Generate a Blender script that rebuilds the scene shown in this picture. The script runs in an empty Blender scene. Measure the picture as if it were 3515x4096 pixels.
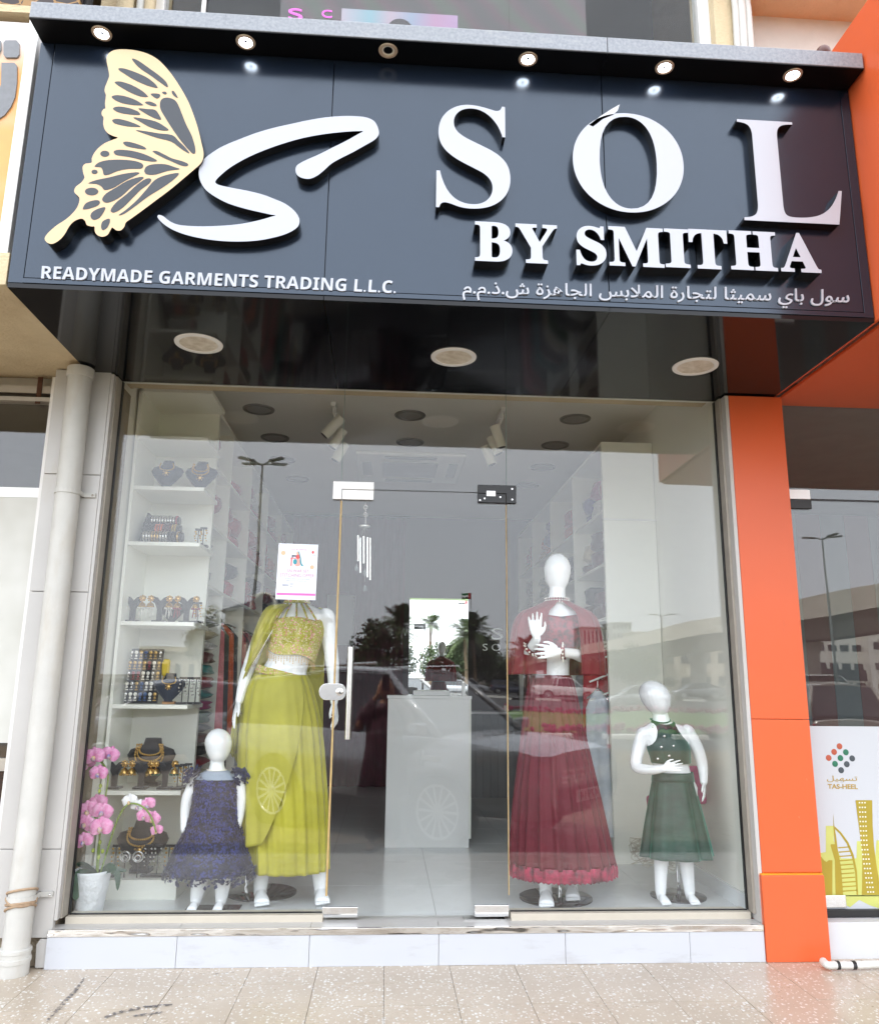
import bpy, bmesh, math, random
from mathutils import Vector, Matrix, geometry, noise as mnoise
RN = random.Random(11)
SC = bpy.context.scene
COL = SC.collection
rad = math.radians
# ------------------------------------------------------------------ camera
PW, PH = 3515, 4096                       # size of the photograph
FOC, YAW, PIT, ROLL = 3166.12, .0633234, .2151181, .0110815
CAM = Vector((0, -4.15, 1.27))
_f = Vector((math.sin(YAW)*math.cos(PIT), math.cos(YAW)*math.cos(PIT), math.sin(PIT)))
_r0 = Vector((math.cos(YAW), -math.sin(YAW), 0)); _u0 = _r0.cross(_f)
_r = _r0*math.cos(ROLL)+_u0*math.sin(ROLL); _u = _u0*math.cos(ROLL)-_r0*math.sin(ROLL)
cd = bpy.data.cameras.new('camera'); cam = bpy.data.objects.new('camera', cd); COL.objects.link(cam)
cd.sensor_fit = 'HORIZONTAL'; cd.sensor_width = 36; cd.lens = 36*FOC/PW; cd.clip_start = .05; cd.clip_end = 3000
cam.matrix_world = Matrix(((_r.x, _u.x, -_f.x, CAM.x), (_r.y, _u.y, -_f.y, CAM.y), (_r.z, _u.z, -_f.z, CAM.z), (0, 0, 0, 1)))
SC.camera = cam
# ------------------------------------------------------------------ light
SUN_EL, SUN_AZ = 60, -45                  # the sun stands high behind the building (+Y), to the left
w = bpy.data.worlds.new('World'); SC.world = w; w.use_nodes = True
nt = w.node_tree; bg = nt.nodes['Background']
sky = nt.nodes.new('ShaderNodeTexSky'); sky.sky_type = 'NISHITA'; sky.sun_disc = False
sky.sun_elevation = rad(SUN_EL); sky.sun_rotation = rad(SUN_AZ); sky.air_density = 1.0; sky.dust_density = 4.0; sky.ozone_density = 1.0
hs = nt.nodes.new('ShaderNodeHueSaturation'); hs.inputs['Saturation'].default_value = .55
nt.links.new(sky.outputs[0], hs.inputs['Color']); hz = nt.nodes.new('ShaderNodeMix'); hz.data_type = 'RGBA'; hz.inputs[0].default_value = .78; hz.inputs[7].default_value = (5.3, 5.5, 5.9, 1)   # even pale dust haze over the whole sky
nt.links.new(hs.outputs[0], hz.inputs[6]); nt.links.new(hz.outputs[2], bg.inputs[0]); bg.inputs[1].default_value = .15
sl = bpy.data.lights.new('sun', 'SUN'); sun = bpy.data.objects.new('sun', sl); COL.objects.link(sun)
sl.energy = 2.0; sl.angle = rad(.6); sl.color = (1, .95, .87)
_sd = Vector((math.sin(rad(SUN_AZ))*math.cos(rad(SUN_EL)), math.cos(rad(SUN_AZ))*math.cos(rad(SUN_EL)), math.sin(rad(SUN_EL))))
sun.rotation_euler = _sd.to_track_quat('Z', 'Y').to_euler(); sun.location = (0, 20, 40)
vs = SC.view_settings; vs.view_transform = 'Standard'; vs.look = 'None'; vs.gamma = 1; vs.exposure = 2.3; vs.use_curve_mapping = False
cy = SC.cycles; cy.use_denoising = True; cy.max_bounces = 10; cy.diffuse_bounces = 8; cy.glossy_bounces = 5; cy.transmission_bounces = 6
cy.transparent_max_bounces = 24; cy.caustics_reflective = False; cy.caustics_refractive = False; cy.sample_clamp_indirect = 6; cy.blur_glossy = .3
SC.render.film_transparent = False

# ------------------------------------------------------------------ pixel -> place
def ray(x, y): return (x-PW/2)/FOC*_r-(y-PH/2)/FOC*_u+_f
def pY(x, y, Y=0.0):
    d = ray(x, y); return CAM+d*((Y-CAM.y)/d.y)
def pZ(x, y, Z=0.0):
    d = ray(x, y); return CAM+d*((Z-CAM.z)/d.z)
def pX(x, y, X):
    d = ray(x, y); return CAM+d*((X-CAM.x)/d.x)
def rY(x, y, Yv):
    p = pY(x, y, Yv); return Vector((p.x, -p.y, p.z))     # a thing seen mirrored in the glass stands in the street at -Yv
def mpp(Y): return (Y-CAM.y)/FOC*1.03    # metres per photograph pixel at depth Y

# ------------------------------------------------------------------ helpers
def root_loc(p):
    while p is not None and p.parent is not None: p = p.parent
    return Vector(p.location) if p is not None else Vector((0, 0, 0))
def tag(o, label=None, cat=None, group=None, kind=None):
    if label: o['label'] = label
    if cat: o['category'] = cat
    if group: o['group'] = group
    if kind: o['kind'] = kind
    return o
def thing(name, label, cat, loc=(0, 0, 0), group=None):
    o = bpy.data.objects.new(name, None); COL.objects.link(o); o.location = loc; o.empty_display_size = .1
    return tag(o, label, cat, group)
def link(name, me, mat, parent=None, loc=None):
    o = bpy.data.objects.new(name, me); COL.objects.link(o)
    if parent is not None: o.parent = parent
    if loc is not None: o.location = loc
    if mat is not None and len(me.materials) == 0:
        for m in (mat if isinstance(mat, (list, tuple)) else [mat]): me.materials.append(m)
    return o
def crom(pts, n=4, closed=True):
    """smooth curve through points"""
    out = []; N = len(pts); P = [Vector(p) for p in pts]
    rng = range(N) if closed else range(N-1)
    for i in rng:
        if closed: a, b, c, d = P[i-1], P[i], P[(i+1) % N], P[(i+2) % N]
        else: a, b, c, d = P[max(i-1, 0)], P[i], P[i+1], P[min(i+2, N-1)]
        for k in range(n):
            t = k/n; out.append(.5*((2*b)+(c-a)*t+(2*a-5*b+4*c-d)*t*t+(3*b-a-3*c+d)*t**3))
    if not closed: out.append(P[-1].copy())
    return out
class MB:
    def __init__(s): s.v = []; s.f = []; s.m = []; s.c = 0
    def add(s, vs, fs):
        n = len(s.v); s.v += [Vector(v) for v in vs]
        for f in fs: s.f.append([n+i for i in f]); s.m.append(s.c)
        return s
    def box(s, x0, x1, y0, y1, z0, z1):
        return s.add([(x0, y0, z0), (x1, y0, z0), (x1, y1, z0), (x0, y1, z0), (x0, y0, z1), (x1, y0, z1), (x1, y1, z1), (x0, y1, z1)],
                     [(0, 3, 2, 1), (4, 5, 6, 7), (0, 1, 5, 4), (1, 2, 6, 5), (2, 3, 7, 6), (3, 0, 4, 7)])
    def obox(s, c, ux, uy, uz):
        c, ux, uy, uz = map(Vector, (c, ux, uy, uz))
        q = [c+a*ux+b*uy+d*uz for d in (-1, 1) for b in (-1, 1) for a in (-1, 1)]
        return s.add(q, [(0, 2, 3, 1), (4, 5, 7, 6), (0, 1, 5, 4), (1, 3, 7, 5), (3, 2, 6, 7), (2, 0, 4, 6)])
    def loft(s, rings, closed=True, cap=True):
        n = len(rings[0]); base = len(s.v)
        for r in rings: s.v += [Vector(p) for p in r]
        for i in range(len(rings)-1):
            for j in range(n if closed else n-1):
                k = (j+1) % n; s.f.append([base+i*n+j, base+i*n+k, base+(i+1)*n+k, base+(i+1)*n+j]); s.m.append(s.c)
        if cap and closed:
            s.f.append([base+j for j in range(n)][::-1]); s.m.append(s.c)
            s.f.append([base+(len(rings)-1)*n+j for j in range(n)]); s.m.append(s.c)
        return s
    def tube(s, pts, rs, n=8, cap=True):
        pts = [Vector(p) for p in pts]
        if not isinstance(rs, (list, tuple)): rs = [rs]*len(pts)
        rings = []; up = None
        for i, p in enumerate(pts):
            d = (pts[min(i+1, len(pts)-1)]-pts[max(i-1, 0)])
            d = d.normalized() if d.length > 1e-9 else Vector((0, 0, 1))
            if up is None: up = Vector((0, 0, 1)) if abs(d.z) < .9 else Vector((1, 0, 0))
            a = d.cross(up)
            if a.length < 1e-6: a = d.orthogonal()
            a.normalize(); b = a.cross(d).normalized(); up = b
            rings.append([p+(a*math.cos(2*math.pi*k/n)+b*math.sin(2*math.pi*k/n))*rs[i] for k in range(n)])
        return s.loft(rings, True, cap)
    def cyl(s, p0, p1, r0, r1=None, n=16): return s.tube([p0, p1], [r0, r0 if r1 is None else r1], n)
    def lathe(s, prof, c=(0, 0, 0), n=24, ax='Z', cap=True):
        c = Vector(c); rings = []
        for r, h in prof:
            rg = []
            for k in range(n):
                t = 2*math.pi*k/n; a, b = r*math.cos(t), r*math.sin(t)
                rg.append(c+(Vector((a, b, h)) if ax == 'Z' else Vector((a, h, b)) if ax == 'Y' else Vector((h, a, b))))
            rings.append(rg)
        return s.loft(rings, True, cap)
    def ball(s, c, r, n=10, m=6, sc=(1, 1, 1)):
        c = Vector(c); rings = []
        for i in range(m+1):
            t = math.pi*i/m; rr = max(math.sin(t), .02)*r; h = -math.cos(t)*r
            rings.append([c+Vector((rr*math.cos(2*math.pi*k/n)*sc[0], rr*math.sin(2*math.pi*k/n)*sc[1], h*sc[2])) for k in range(n)])
        return s.loft(rings)
    def prism(s, outer, d):
        """outer: list of 3D points in a plane; d: extrusion vector"""
        outer = [Vector(p) for p in outer]; n = len(outer); tri = geometry.tessellate_polygon([outer]); d = Vector(d)
        s.add(outer, tri); s.add([p+d for p in outer], [t[::-1] for t in tri])
        b = len(s.v)-2*n
        for i in range(n): j = (i+1) % n; s.f.append([b+i, b+j, b+n+j, b+n+i]); s.m.append(s.c)
        return s
    def mesh(s, name, off=Vector((0, 0, 0)), smooth=False):
        me = bpy.data.meshes.new(name); me.from_pydata([tuple(v-off) for v in s.v], [], s.f)
        me.polygons.foreach_set('material_index', s.m)
        bm = bmesh.new(); bm.from_mesh(me); bmesh.ops.recalc_face_normals(bm, faces=bm.faces); bm.to_mesh(me); bm.free()
        if smooth: me.polygons.foreach_set('use_smooth', [True]*len(me.polygons))
        me.update(); return me
    def build(s, name, mat, parent=None, smooth=False, bevel=0, loc=None, auto=None):
        """vertices are in world metres; the object's origin is its thing's base (or loc)"""
        if parent is not None: off = root_loc(parent)
        else:
            if loc is None:
                xs = [v.x for v in s.v]; ys = [v.y for v in s.v]; loc = ((min(xs)+max(xs))/2, (min(ys)+max(ys))/2, min(v.z for v in s.v))
            off = Vector(loc)
        me = s.mesh(name, off, smooth); o = link(name, me, mat, parent, None if parent is not None else off)
        if bevel:
            b = o.modifiers.new('bevel', 'BEVEL'); b.width = bevel; b.segments = 2; b.limit_method = 'ANGLE'; b.angle_limit = rad(40)
        if auto is not None:
            me.set_sharp_from_angle(angle=rad(auto)); me.polygons.foreach_set('use_smooth', [True]*len(me.polygons))
        return o
def struct(o): o['kind'] = 'structure'; return o
def copy_tree(o, parent=None, loc=None, rotz=None):
    c = o.copy(); COL.objects.link(c)
    if parent is not None: c.parent = parent
    if loc is not None: c.location = loc
    if rotz is not None: c.rotation_euler.z = rotz
    for ch in list(o.children): copy_tree(ch, c)
    return c
# ------------------------------------------------------------------ materials
def S(r, g, b, k=1.0):
    f = lambda u: ((u/255+.055)/1.055)**2.4 if u > 10 else u/255/12.92
    return (f(r)*k, f(g)*k, f(b)*k, 1)
MATS = {}
def mat(name, col, rough=.5, metal=0, var=.12, scale=6, bump=0, bscale=40, spec=.5, col2=None, rvar=.1, sheen=0, coat=0, emit=None, estr=0, detail=6, alpha=None, coords='pos', dist=.002, trans=0):
    """principled material whose colour and gloss wander a little with noise"""
    if name in MATS: return MATS[name]
    m = bpy.data.materials.new(name); m.use_nodes = True; t = m.node_tree; N = t.nodes; L = t.links; p = N['Principled BSDF']
    if coords == 'pos': tc = N.new('ShaderNodeNewGeometry').outputs['Position']
    else: tc = N.new('ShaderNodeTexCoord').outputs['Object']
    nz = N.new('ShaderNodeTexNoise'); nz.inputs['Scale'].default_value = scale; nz.inputs['Detail'].default_value = detail; nz.inputs['Roughness'].default_value = .6; L.new(tc, nz.inputs['Vector'])
    mx = N.new('ShaderNodeMix'); mx.data_type = 'RGBA'
    rmp = N.new('ShaderNodeMapRange'); rmp.inputs[1].default_value = .3; rmp.inputs[2].default_value = .7; L.new(nz.outputs[0], rmp.inputs[0]); L.new(rmp.outputs[0], mx.inputs[0])
    c2 = col2 if col2 else (col[0]*(1-var), col[1]*(1-var), col[2]*(1-var), 1)
    mx.inputs[6].default_value = col; mx.inputs[7].default_value = c2; L.new(mx.outputs[2], p.inputs['Base Color'])
    rr = N.new('ShaderNodeMapRange'); rr.inputs[3].default_value = max(rough-rvar*rough, .0); rr.inputs[4].default_value = min(rough+rvar*rough, 1); L.new(nz.outputs[0], rr.inputs[0]); L.new(rr.outputs[0], p.inputs['Roughness'])
    p.inputs['Metallic'].default_value = metal; p.inputs['Specular IOR Level'].default_value = spec
    if sheen: p.inputs['Sheen Weight'].default_value = sheen; p.inputs['Sheen Roughness'].default_value = .4
    if coat: p.inputs['Coat Weight'].default_value = coat; p.inputs['Coat Roughness'].default_value = .04
    if emit: p.inputs['Emission Color'].default_value = emit; p.inputs['Emission Strength'].default_value = estr
    if alpha is not None: p.inputs['Alpha'].default_value = alpha
    if trans: p.inputs['Transmission Weight'].default_value = trans
    if bump:
        bn = N.new('ShaderNodeTexNoise'); bn.inputs['Scale'].default_value = bscale; bn.inputs['Detail'].default_value = 5; L.new(tc, bn.inputs['Vector'])
        bp = N.new('ShaderNodeBump'); bp.inputs['Strength'].default_value = bump; bp.inputs['Distance'].default_value = dist; L.new(bn.outputs[0], bp.inputs['Height']); L.new(bp.outputs[0], p.inputs['Normal'])
    m['_p'] = 1; MATS[name] = m; return m
def nodes(m):
    t = m.node_tree; return t, t.nodes, t.links, t.nodes['Principled BSDF']
def stains(m, col, scale=3, lo=.55, hi=.75, amt=.6, stretch=(1, 1, 1), seed=0):
    """dirt with a shape of its own mixed over the base colour"""
    t, N, L, p = nodes(m); src = p.inputs['Base Color'].links[0].from_socket
    g = N.new('ShaderNodeNewGeometry'); mp = N.new('ShaderNodeMapping'); mp.inputs['Scale'].default_value = stretch; mp.inputs['Location'].default_value = (seed, seed*2, 0); L.new(g.outputs['Position'], mp.inputs['Vector'])
    n = N.new('ShaderNodeTexNoise'); n.inputs['Scale'].default_value = scale; n.inputs['Detail'].default_value = 8; n.inputs['Roughness'].default_value = .65; L.new(mp.outputs[0], n.inputs['Vector'])
    r = N.new('ShaderNodeMapRange'); r.inputs[1].default_value = lo; r.inputs[2].default_value = hi; r.inputs[4].default_value = amt; L.new(n.outputs[0], r.inputs[0])
    mx = N.new('ShaderNodeMix'); mx.data_type = 'RGBA'; L.new(r.outputs[0], mx.inputs[0]); L.new(src, mx.inputs[6]); mx.inputs[7].default_value = col; L.new(mx.outputs[2], p.inputs['Base Color'])
    return m
def glass_mat(name, tint=(.985, .995, .99, 1), ior=1.6, rough=0.0, wave=.0022, dust=.012):
    """clear pane: Fresnel mirror over a see-through body, the same from both sides"""
    m = bpy.data.materials.new(name); m.use_nodes = True; t = m.node_tree; N = t.nodes; L = t.links; N.remove(N['Principled BSDF']); out = N['Material Output']
    g = N.new('ShaderNodeNewGeometry'); mi = N.new('ShaderNodeMix'); L.new(g.outputs['Backfacing'], mi.inputs[0]); mi.inputs[2].default_value = ior; mi.inputs[3].default_value = 1/ior
    fr = N.new('ShaderNodeFresnel'); L.new(mi.outputs[0], fr.inputs[0])
    tr = N.new('ShaderNodeBsdfTransparent'); tr.inputs[0].default_value = tint; gl = N.new('ShaderNodeBsdfGlossy'); gl.inputs['Roughness'].default_value = rough
    sh = N.new('ShaderNodeMixShader'); L.new(fr.outputs[0], sh.inputs[0]); L.new(tr.outputs[0], sh.inputs[1]); L.new(gl.outputs[0], sh.inputs[2])
    # panes are never quite flat, and carry a little dust and wiped smears
    oi = N.new('ShaderNodeObjectInfo'); of = N.new('ShaderNodeMath'); of.operation = 'MULTIPLY'; of.inputs[1].default_value = 40; L.new(oi.outputs['Random'], of.inputs[0])
    ad = N.new('ShaderNodeVectorMath'); L.new(g.outputs['Position'], ad.inputs[0]); L.new(of.outputs[0], ad.inputs[1])
    wn = N.new('ShaderNodeTexNoise'); wn.inputs['Scale'].default_value = 1.1; wn.inputs['Detail'].default_value = 1; L.new(ad.outputs[0], wn.inputs['Vector'])
    bp = N.new('ShaderNodeBump'); bp.inputs['Strength'].default_value = 1; bp.inputs['Distance'].default_value = wave; L.new(wn.outputs[0], bp.inputs['Height']); L.new(bp.outputs[0], gl.inputs['Normal'])
    mp = N.new('ShaderNodeMapping'); mp.inputs['Rotation'].default_value = (0, .5, 0); mp.inputs['Scale'].default_value = (2.5, 1, 9); L.new(ad.outputs[0], mp.inputs[0])
    dn = N.new('ShaderNodeTexNoise'); dn.inputs['Scale'].default_value = 1.6; dn.inputs['Detail'].default_value = 9; dn.inputs['Roughness'].default_value = .7; L.new(mp.outputs[0], dn.inputs['Vector'])
    dr = N.new('ShaderNodeMapRange'); dr.inputs[1].default_value = .48; dr.inputs[2].default_value = .8; dr.inputs[3].default_value = .002; dr.inputs[4].default_value = dust; L.new(dn.outputs[0], dr.inputs[0])
    df = N.new('ShaderNodeBsdfDiffuse'); df.inputs[0].default_value = (.7, .69, .66, 1); s2 = N.new('ShaderNodeMixShader'); L.new(dr.outputs[0], s2.inputs[0]); L.new(sh.outputs[0], s2.inputs[1]); L.new(df.outputs[0], s2.inputs[2]); L.new(s2.outputs[0], out.inputs[0])
    MATS[name] = m; return m
def sheer(name, col, alpha=.6, rough=.6, var=.25, scale=10):
    m = mat(name, col, rough, var=var, scale=scale, sheen=.3, alpha=alpha); return m
WHITE = S(235, 235, 232)
M = {}
M['chrome'] = mat('polished_steel', (.75, .75, .74, 1), .08, 1, var=.06, scale=30)
M['steel'] = mat('brushed_steel', (.68, .67, .65, 1), .22, 1, var=.1, scale=60)
M['black'] = mat('black_plastic', (.012, .012, .013, 1), .4, var=.3)
M['white_board'] = mat('white_laminate', S(236, 236, 226), .38, var=.04, scale=3)
M['white_gloss'] = mat('white_gloss', S(238, 238, 236), .16, var=.02, scale=4, coat=.3)
M['glass'] = glass_mat('clear_glass')
M['dark_glass'] = mat('car_glass', (.006, .007, .008, 1), .04, var=.2, spec=.7)
M['gold'] = mat('gold_jewellery', (.78, .5, .17, 1), .28, 1, var=.35, scale=120)
M['silver'] = mat('silver_jewellery', (.8, .79, .76, 1), .25, 1, var=.3, scale=120)
M['pearl'] = mat('pearl', S(240, 236, 226), .2, coat=.5)
# ================================================================== GROUND AND STREET LEVEL
STZ = -.35                                 # level of the car park below the raised walkway
FARZ = .3
def chips_mat(name, base, dark, chip):
    m = mat(name, base, .28, col2=dark, scale=2.2, rvar=.3, bump=.15, bscale=90, dist=.001)
    t, N, L, p = nodes(m); src = p.inputs['Base Color'].links[0].from_socket
    g = N.new('ShaderNodeNewGeometry')
    for sc, lo, hi, cc, sx in ((64, .29, .33, chip, (1, .65, 1)), (36, .16, .265, (chip[0]*1.05, chip[1]*1.05, chip[2]*1.08, 1), (.8, 1, 1)), (160, .2, .24, (.30, .22, .15, 1), (1, 1, 1))):
        mp = N.new('ShaderNodeMapping'); mp.inputs['Scale'].default_value = sx; mp.inputs['Location'].default_value = (sc, sc*.3, 0)
        nz = N.new('ShaderNodeTexNoise'); nz.inputs['Scale'].default_value = sc*.9; L.new(g.outputs['Position'], nz.inputs['Vector'])
        mxv = N.new('ShaderNodeMix'); mxv.data_type = 'VECTOR'; mxv.inputs[0].default_value = .018
        L.new(g.outputs['Position'], mxv.inputs[4]); L.new(nz.outputs['Color'], mxv.inputs[5]); L.new(mxv.outputs[1], mp.inputs['Vector'])
        v = N.new('ShaderNodeTexVoronoi'); v.inputs['Scale'].default_value = sc; v.inputs['Randomness'].default_value = 1; L.new(mp.outputs[0], v.inputs['Vector'])
        sep = N.new('ShaderNodeSeparateColor'); L.new(v.outputs['Color'], sep.inputs[0])
        rz = N.new('ShaderNodeMapRange'); rz.inputs[3].default_value = lo*.35; rz.inputs[4].default_value = lo*1.25; L.new(sep.outputs[0], rz.inputs[0])
        lt = N.new('ShaderNodeMath'); lt.operation = 'LESS_THAN'; L.new(v.outputs['Distance'], lt.inputs[0]); L.new(rz.outputs[0], lt.inputs[1])
        mx = N.new('ShaderNodeMix'); mx.data_type = 'RGBA'; L.new(lt.outputs[0], mx.inputs[0]); L.new(src, mx.inputs[6]); mx.inputs[7].default_value = cc; src = mx.outputs[2]
    L.new(src, p.inputs['Base Color']); return m
M['terrazzo'] = chips_mat('terrazzo_paving', S(188, 175, 157), S(174, 160, 142), S(218, 217, 212))
stains(M['terrazzo'], (.16, .13, .10, 1), 2.1, .6, .82, .38, (1, 2, 1))
stains(M['terrazzo'], (.06, .055, .06, 1), 9, .71, .735, .75, (1, 1, 1), 7)
M['grout'] = mat('dark_grout', S(150, 134, 116), .9, var=.4, scale=30)
pv = MB().box(-9, 9, -2.25, .4, -.36, -.012).build('walkway', M['grout'], None, loc=(0, 0, -.36)); struct(pv)
tile_me = MB().box(-.1496, .1496, -.1236, .1236, -.02, 0).mesh('paving_tile')
tile_me.materials.append(M['terrazzo'])
for i in range(-15, 16):
    for j in range(9):
        x, y = .0225+i*.3012+.15, -.098-.124-j*.2485
        if abs(i) > 11 and j > 3: continue
        o = link('paving_tile', tile_me, None, pv, (x, y, .36+RN.uniform(-.0012, .0))); o.rotation_euler = (RN.uniform(-.002, .002), RN.uniform(-.002, .002), 0)
kb = MB()
for i in range(-18, 18):
    kb.box(i*.5+.003, i*.5+.497, -2.40, -2.252, -.55, -.004)
struct(kb.build('walkway_kerb', mat('kerb_concrete', S(190, 186, 178), .8, var=.2, bump=.4), None, bevel=.008))
# scuff strokes and a scrap on the paving are dirt of the paving: thin sheets of dried paint
def stroke(pts, wd, name='paint_scuff'):
    a = []; b = []
    for k, (x, y) in enumerate(pts):
        p = pZ(x, y, .0022); q = pZ(*(pts[min(k+1, len(pts)-1)]), .0022)-pZ(*(pts[max(k-1, 0)]), .0022); n = Vector((-q.y, q.x, 0)).normalized()
        ww = wd*(.35+.65*math.sin(math.pi*(k+.5)/len(pts)))*RN.uniform(.7, 1.2); a.append(p+n*ww); b.append(p-n*ww)
    m = MB(); n = len(a); m.add(a+b, [(k, k+1, n+k+1, n+k) for k in range(n-1)])
    return m
M['scuff'] = mat('dried_paint_scuff', S(112, 110, 112), .6, var=.5, scale=40)
t, N, L, p = nodes(M['scuff']); g = N.new('ShaderNodeNewGeometry'); n = N.new('ShaderNodeTexNoise'); n.inputs['Scale'].default_value = 55; n.inputs['Detail'].default_value = 6; L.new(g.outputs['Position'], n.inputs['Vector'])
r = N.new('ShaderNodeMapRange'); r.inputs[1].default_value = .42; r.inputs[2].default_value = .62; r.inputs[4].default_value = .85; L.new(n.outputs[0], r.inputs[0]); L.new(r.outputs[0], p.inputs['Alpha'])
for q, lab, pts, wd in ((0, 'long grey scuff streak on the paving near the drain pipe', [(338, 3912), (322, 3935), (300, 3965), (270, 3995), (240, 4030), (205, 4065), (185, 4090)], .010),
                        (1, 'wide grey smear on the paving below the left window', [(410, 4075), (460, 4055), (520, 4040), (580, 4030), (640, 4024), (690, 4020)], .016),
                        (2, 'short grey smear beside the wide one on the paving', [(510, 4068), (560, 4062), (610, 4055), (650, 4050)], .012),
                        (3, 'thin grey scuff on the paving close to the step', [(860, 3896), (900, 3893), (940, 3890)], .004)):
    tag(stroke(pts, wd).build('paint_scuff', M['scuff']), lab, 'scuff')
# ---- street beyond the walkway
gm = mat('asphalt', S(78, 78, 78), .85, var=.25, scale=3, bump=.3, bscale=60)
g = MB(); g.add([(-400, -2.40, STZ-.12), (400, -2.40, STZ-.12), (400, -30, STZ-.12), (-400, -30, STZ-.12)], [(0, 1, 2, 3)])
g.add([(-400, -30, STZ-.12), (400, -30, STZ-.12), (400, -60, FARZ-.1), (-400, -60, FARZ-.1)], [(0, 1, 2, 3)])
g.add([(-900, -60, FARZ-.1), (900, -60, FARZ-.1), (900, -1500, FARZ-.1), (-900, -1500, FARZ-.1)], [(0, 1, 2, 3)])
g.add([(-400, -2.4, STZ-.12), (400, -2.4, STZ-.12), (400, 60, STZ-.12), (-400, 60, STZ-.12)], [(0, 1, 2, 3)])
struct(g.build('road', gm, None, loc=(0, -20, STZ-.12)))
pk = MB().box(-30, 30, -17.5, -2.405, STZ-.10, STZ-.008).build('car_park', mat('sand_joints', S(120, 104, 84), .95), None); struct(pk)
pm = mat('concrete_paver', S(122, 110, 96), .75, var=.2, scale=5, bump=.4, col2=S(98, 88, 76))
pb = MB()
y = -2.42; r = 0
while y > -13.3:
    x = -12.0+(r % 2)*.11
    while x < 14:
        wv = .012*(1 if r % 2 else -1)
        z = STZ+RN.uniform(-.004, .003)
        p = [(x+.003, y-.003), (x+.07, y-.003-wv), (x+.14, y-.003+wv), (x+.217, y-.003), (x+.217, y-.107), (x+.14, y-.107+wv), (x+.07, y-.107-wv), (x+.003, y-.107)]
        pb.add([(a, b, z) for a, b in p]+[(a+(-.002 if a < x+.1 else .002), b, z-.03) for a, b in p], [tuple(range(8))]+[(k, (k+1) % 8, 8+(k+1) % 8, 8+k) for k in range(8)])
        x += .22
    y -= .11; r += 1
tag(pb.build('paver', pm, pk), None, None, None, 'stuff')
# ================================================================== BUILDING
M['coping_black'] = mat('black_coping_soffit', (.004, .0045, .006, 1), .3, spec=.15)
M['glass_low'] = glass_mat('upper_window_glass', ior=1.3)
M['plaster'] = mat('beige_plaster', S(204, 186, 152), .9, var=.12, scale=4, bump=.9, bscale=70, dist=.006)
stains(M['plaster'], S(150, 122, 88), 2.5, .52, .8, .45, (1, 1, .35))
M['acp_black'] = mat('black_composite_panel', (.005, .006, .008, 1), .06, var=.3, scale=5, spec=.3, rvar=.5)
M['acp_face'] = mat('slate_composite_panel', (.0065, .011, .021, 1), .2, var=.12, scale=7, spec=.75, rvar=.35)
M['acp_face'].node_tree.nodes['Principled BSDF'].inputs['Specular Tint'].default_value = (.74, .86, 1, 1)
stains(M['acp_face'], (.09, .09, .09, 1), 26, .66, .8, .22, (1, 1, .5), 3)
M['granite'] = mat('dusty_grey_coping', S(150, 154, 160), .42, col2=S(120, 125, 132), scale=70, detail=8, bump=.2, bscale=120)
stains(M['granite'], S(170, 172, 170), 9, .58, .8, .5, (1, 1, 2))
stains(M['granite'], S(60, 66, 74), 14, .62, .72, .5, (2.2, 1, .35), 5)
M['orange'] = mat('orange_composite_panel', S(216, 97, 54), .32, var=.07, scale=1.3, spec=.4, bump=.25, bscale=2.2, dist=.01)
stains(M['orange'], S(150, 84, 60), 7, .6, .85, .35, (1, 1, .5), 9)
stains(M['orange'], S(236, 190, 160), 40, .7, .78, .4, (1, 1, .6), 2)
M['marble'] = mat('white_marble_cladding', S(190, 188, 184), .32, var=.09, scale=2.5, rvar=.3)
stains(M['marble'], S(176, 166, 146), 5, .56, .82, .55, (1, 1, .4), 2)
M['pvc'] = mat('weathered_pvc', S(196, 195, 189), .5, var=.12, scale=7, bump=.25, bscale=30)
stains(M['pvc'], S(165, 150, 125), 6, .55, .8, .5, (1, 1, .25), 4)
M['alu'] = mat('grey_aluminium', S(176, 168, 156), .45, .3, var=.15, scale=12)
M['white_alu'] = mat('white_aluminium', S(228, 226, 222), .35, var=.06)
B = thing('shop_building', 'tall beige plastered building above and behind the black shop sign', 'building', (0, 0, 0))
BH = 11.2
def bpart(name, m, box, **k): return MB().box(*box).build(name, m, B, **k)
WX0, WX1, WZ0, WZ1 = -1.50, 1.93, 4.3, 6.6
bpart('wall', M['plaster'], (-3.6, -1.80, .002, .3, 4.33, 4.9))
bpart('pier', M['plaster'], (-1.80, WX0, -.06, .3, 2.93, 6.59), bevel=.01)
bpart('pier', M['plaster'], (WX1+.03, 2.13, -.06, .3, 2.93, 6.59), bevel=.01)
bpart('spandrel', M['plaster'], (-1.5, 1.96, .0, .28, 2.93, WZ0))
bpart('lintel', M['plaster'], (-14, 16, -.02, .3, 6.6, 7.4))
bpart('parapet_wall', M['plaster'], (-14, 16, .0, .3, 9.4, BH))
bpart('wall', M['plaster'], (-14, -3.6, .0, .3, 3.0, 6.59))
bpart('wall', M['plaster'], (4.6, 16, .0, .3, 3.0, 6.59))
bpart('beam', M['plaster'], (2.13, 4.6, -.25, .3, 5.62, 6.59))
bpart('back_panel', mat('white_ribbed_sheet', S(205, 205, 200), .6, bump=.3), (2.13, 4.6, .12, .28, 3.0, 5.62))
for i in range(10):
    x = -13.5+i*2.95
    bpart('pier', M['plaster'], (x, x+1.2, .0, .3, 7.4, 9.4))
    wnd = bpart('window', M['white_alu'], (x+1.2, x+2.95, .10, .16, 7.4, 9.4)); MB().box(x+1.28, x+2.87, .085, .098, 7.48, 9.32).build('pane', M['dark_glass'], wnd)
bpart('roof', M['plaster'], (-14, 16, .3, 13, BH-.3, BH))
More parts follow.
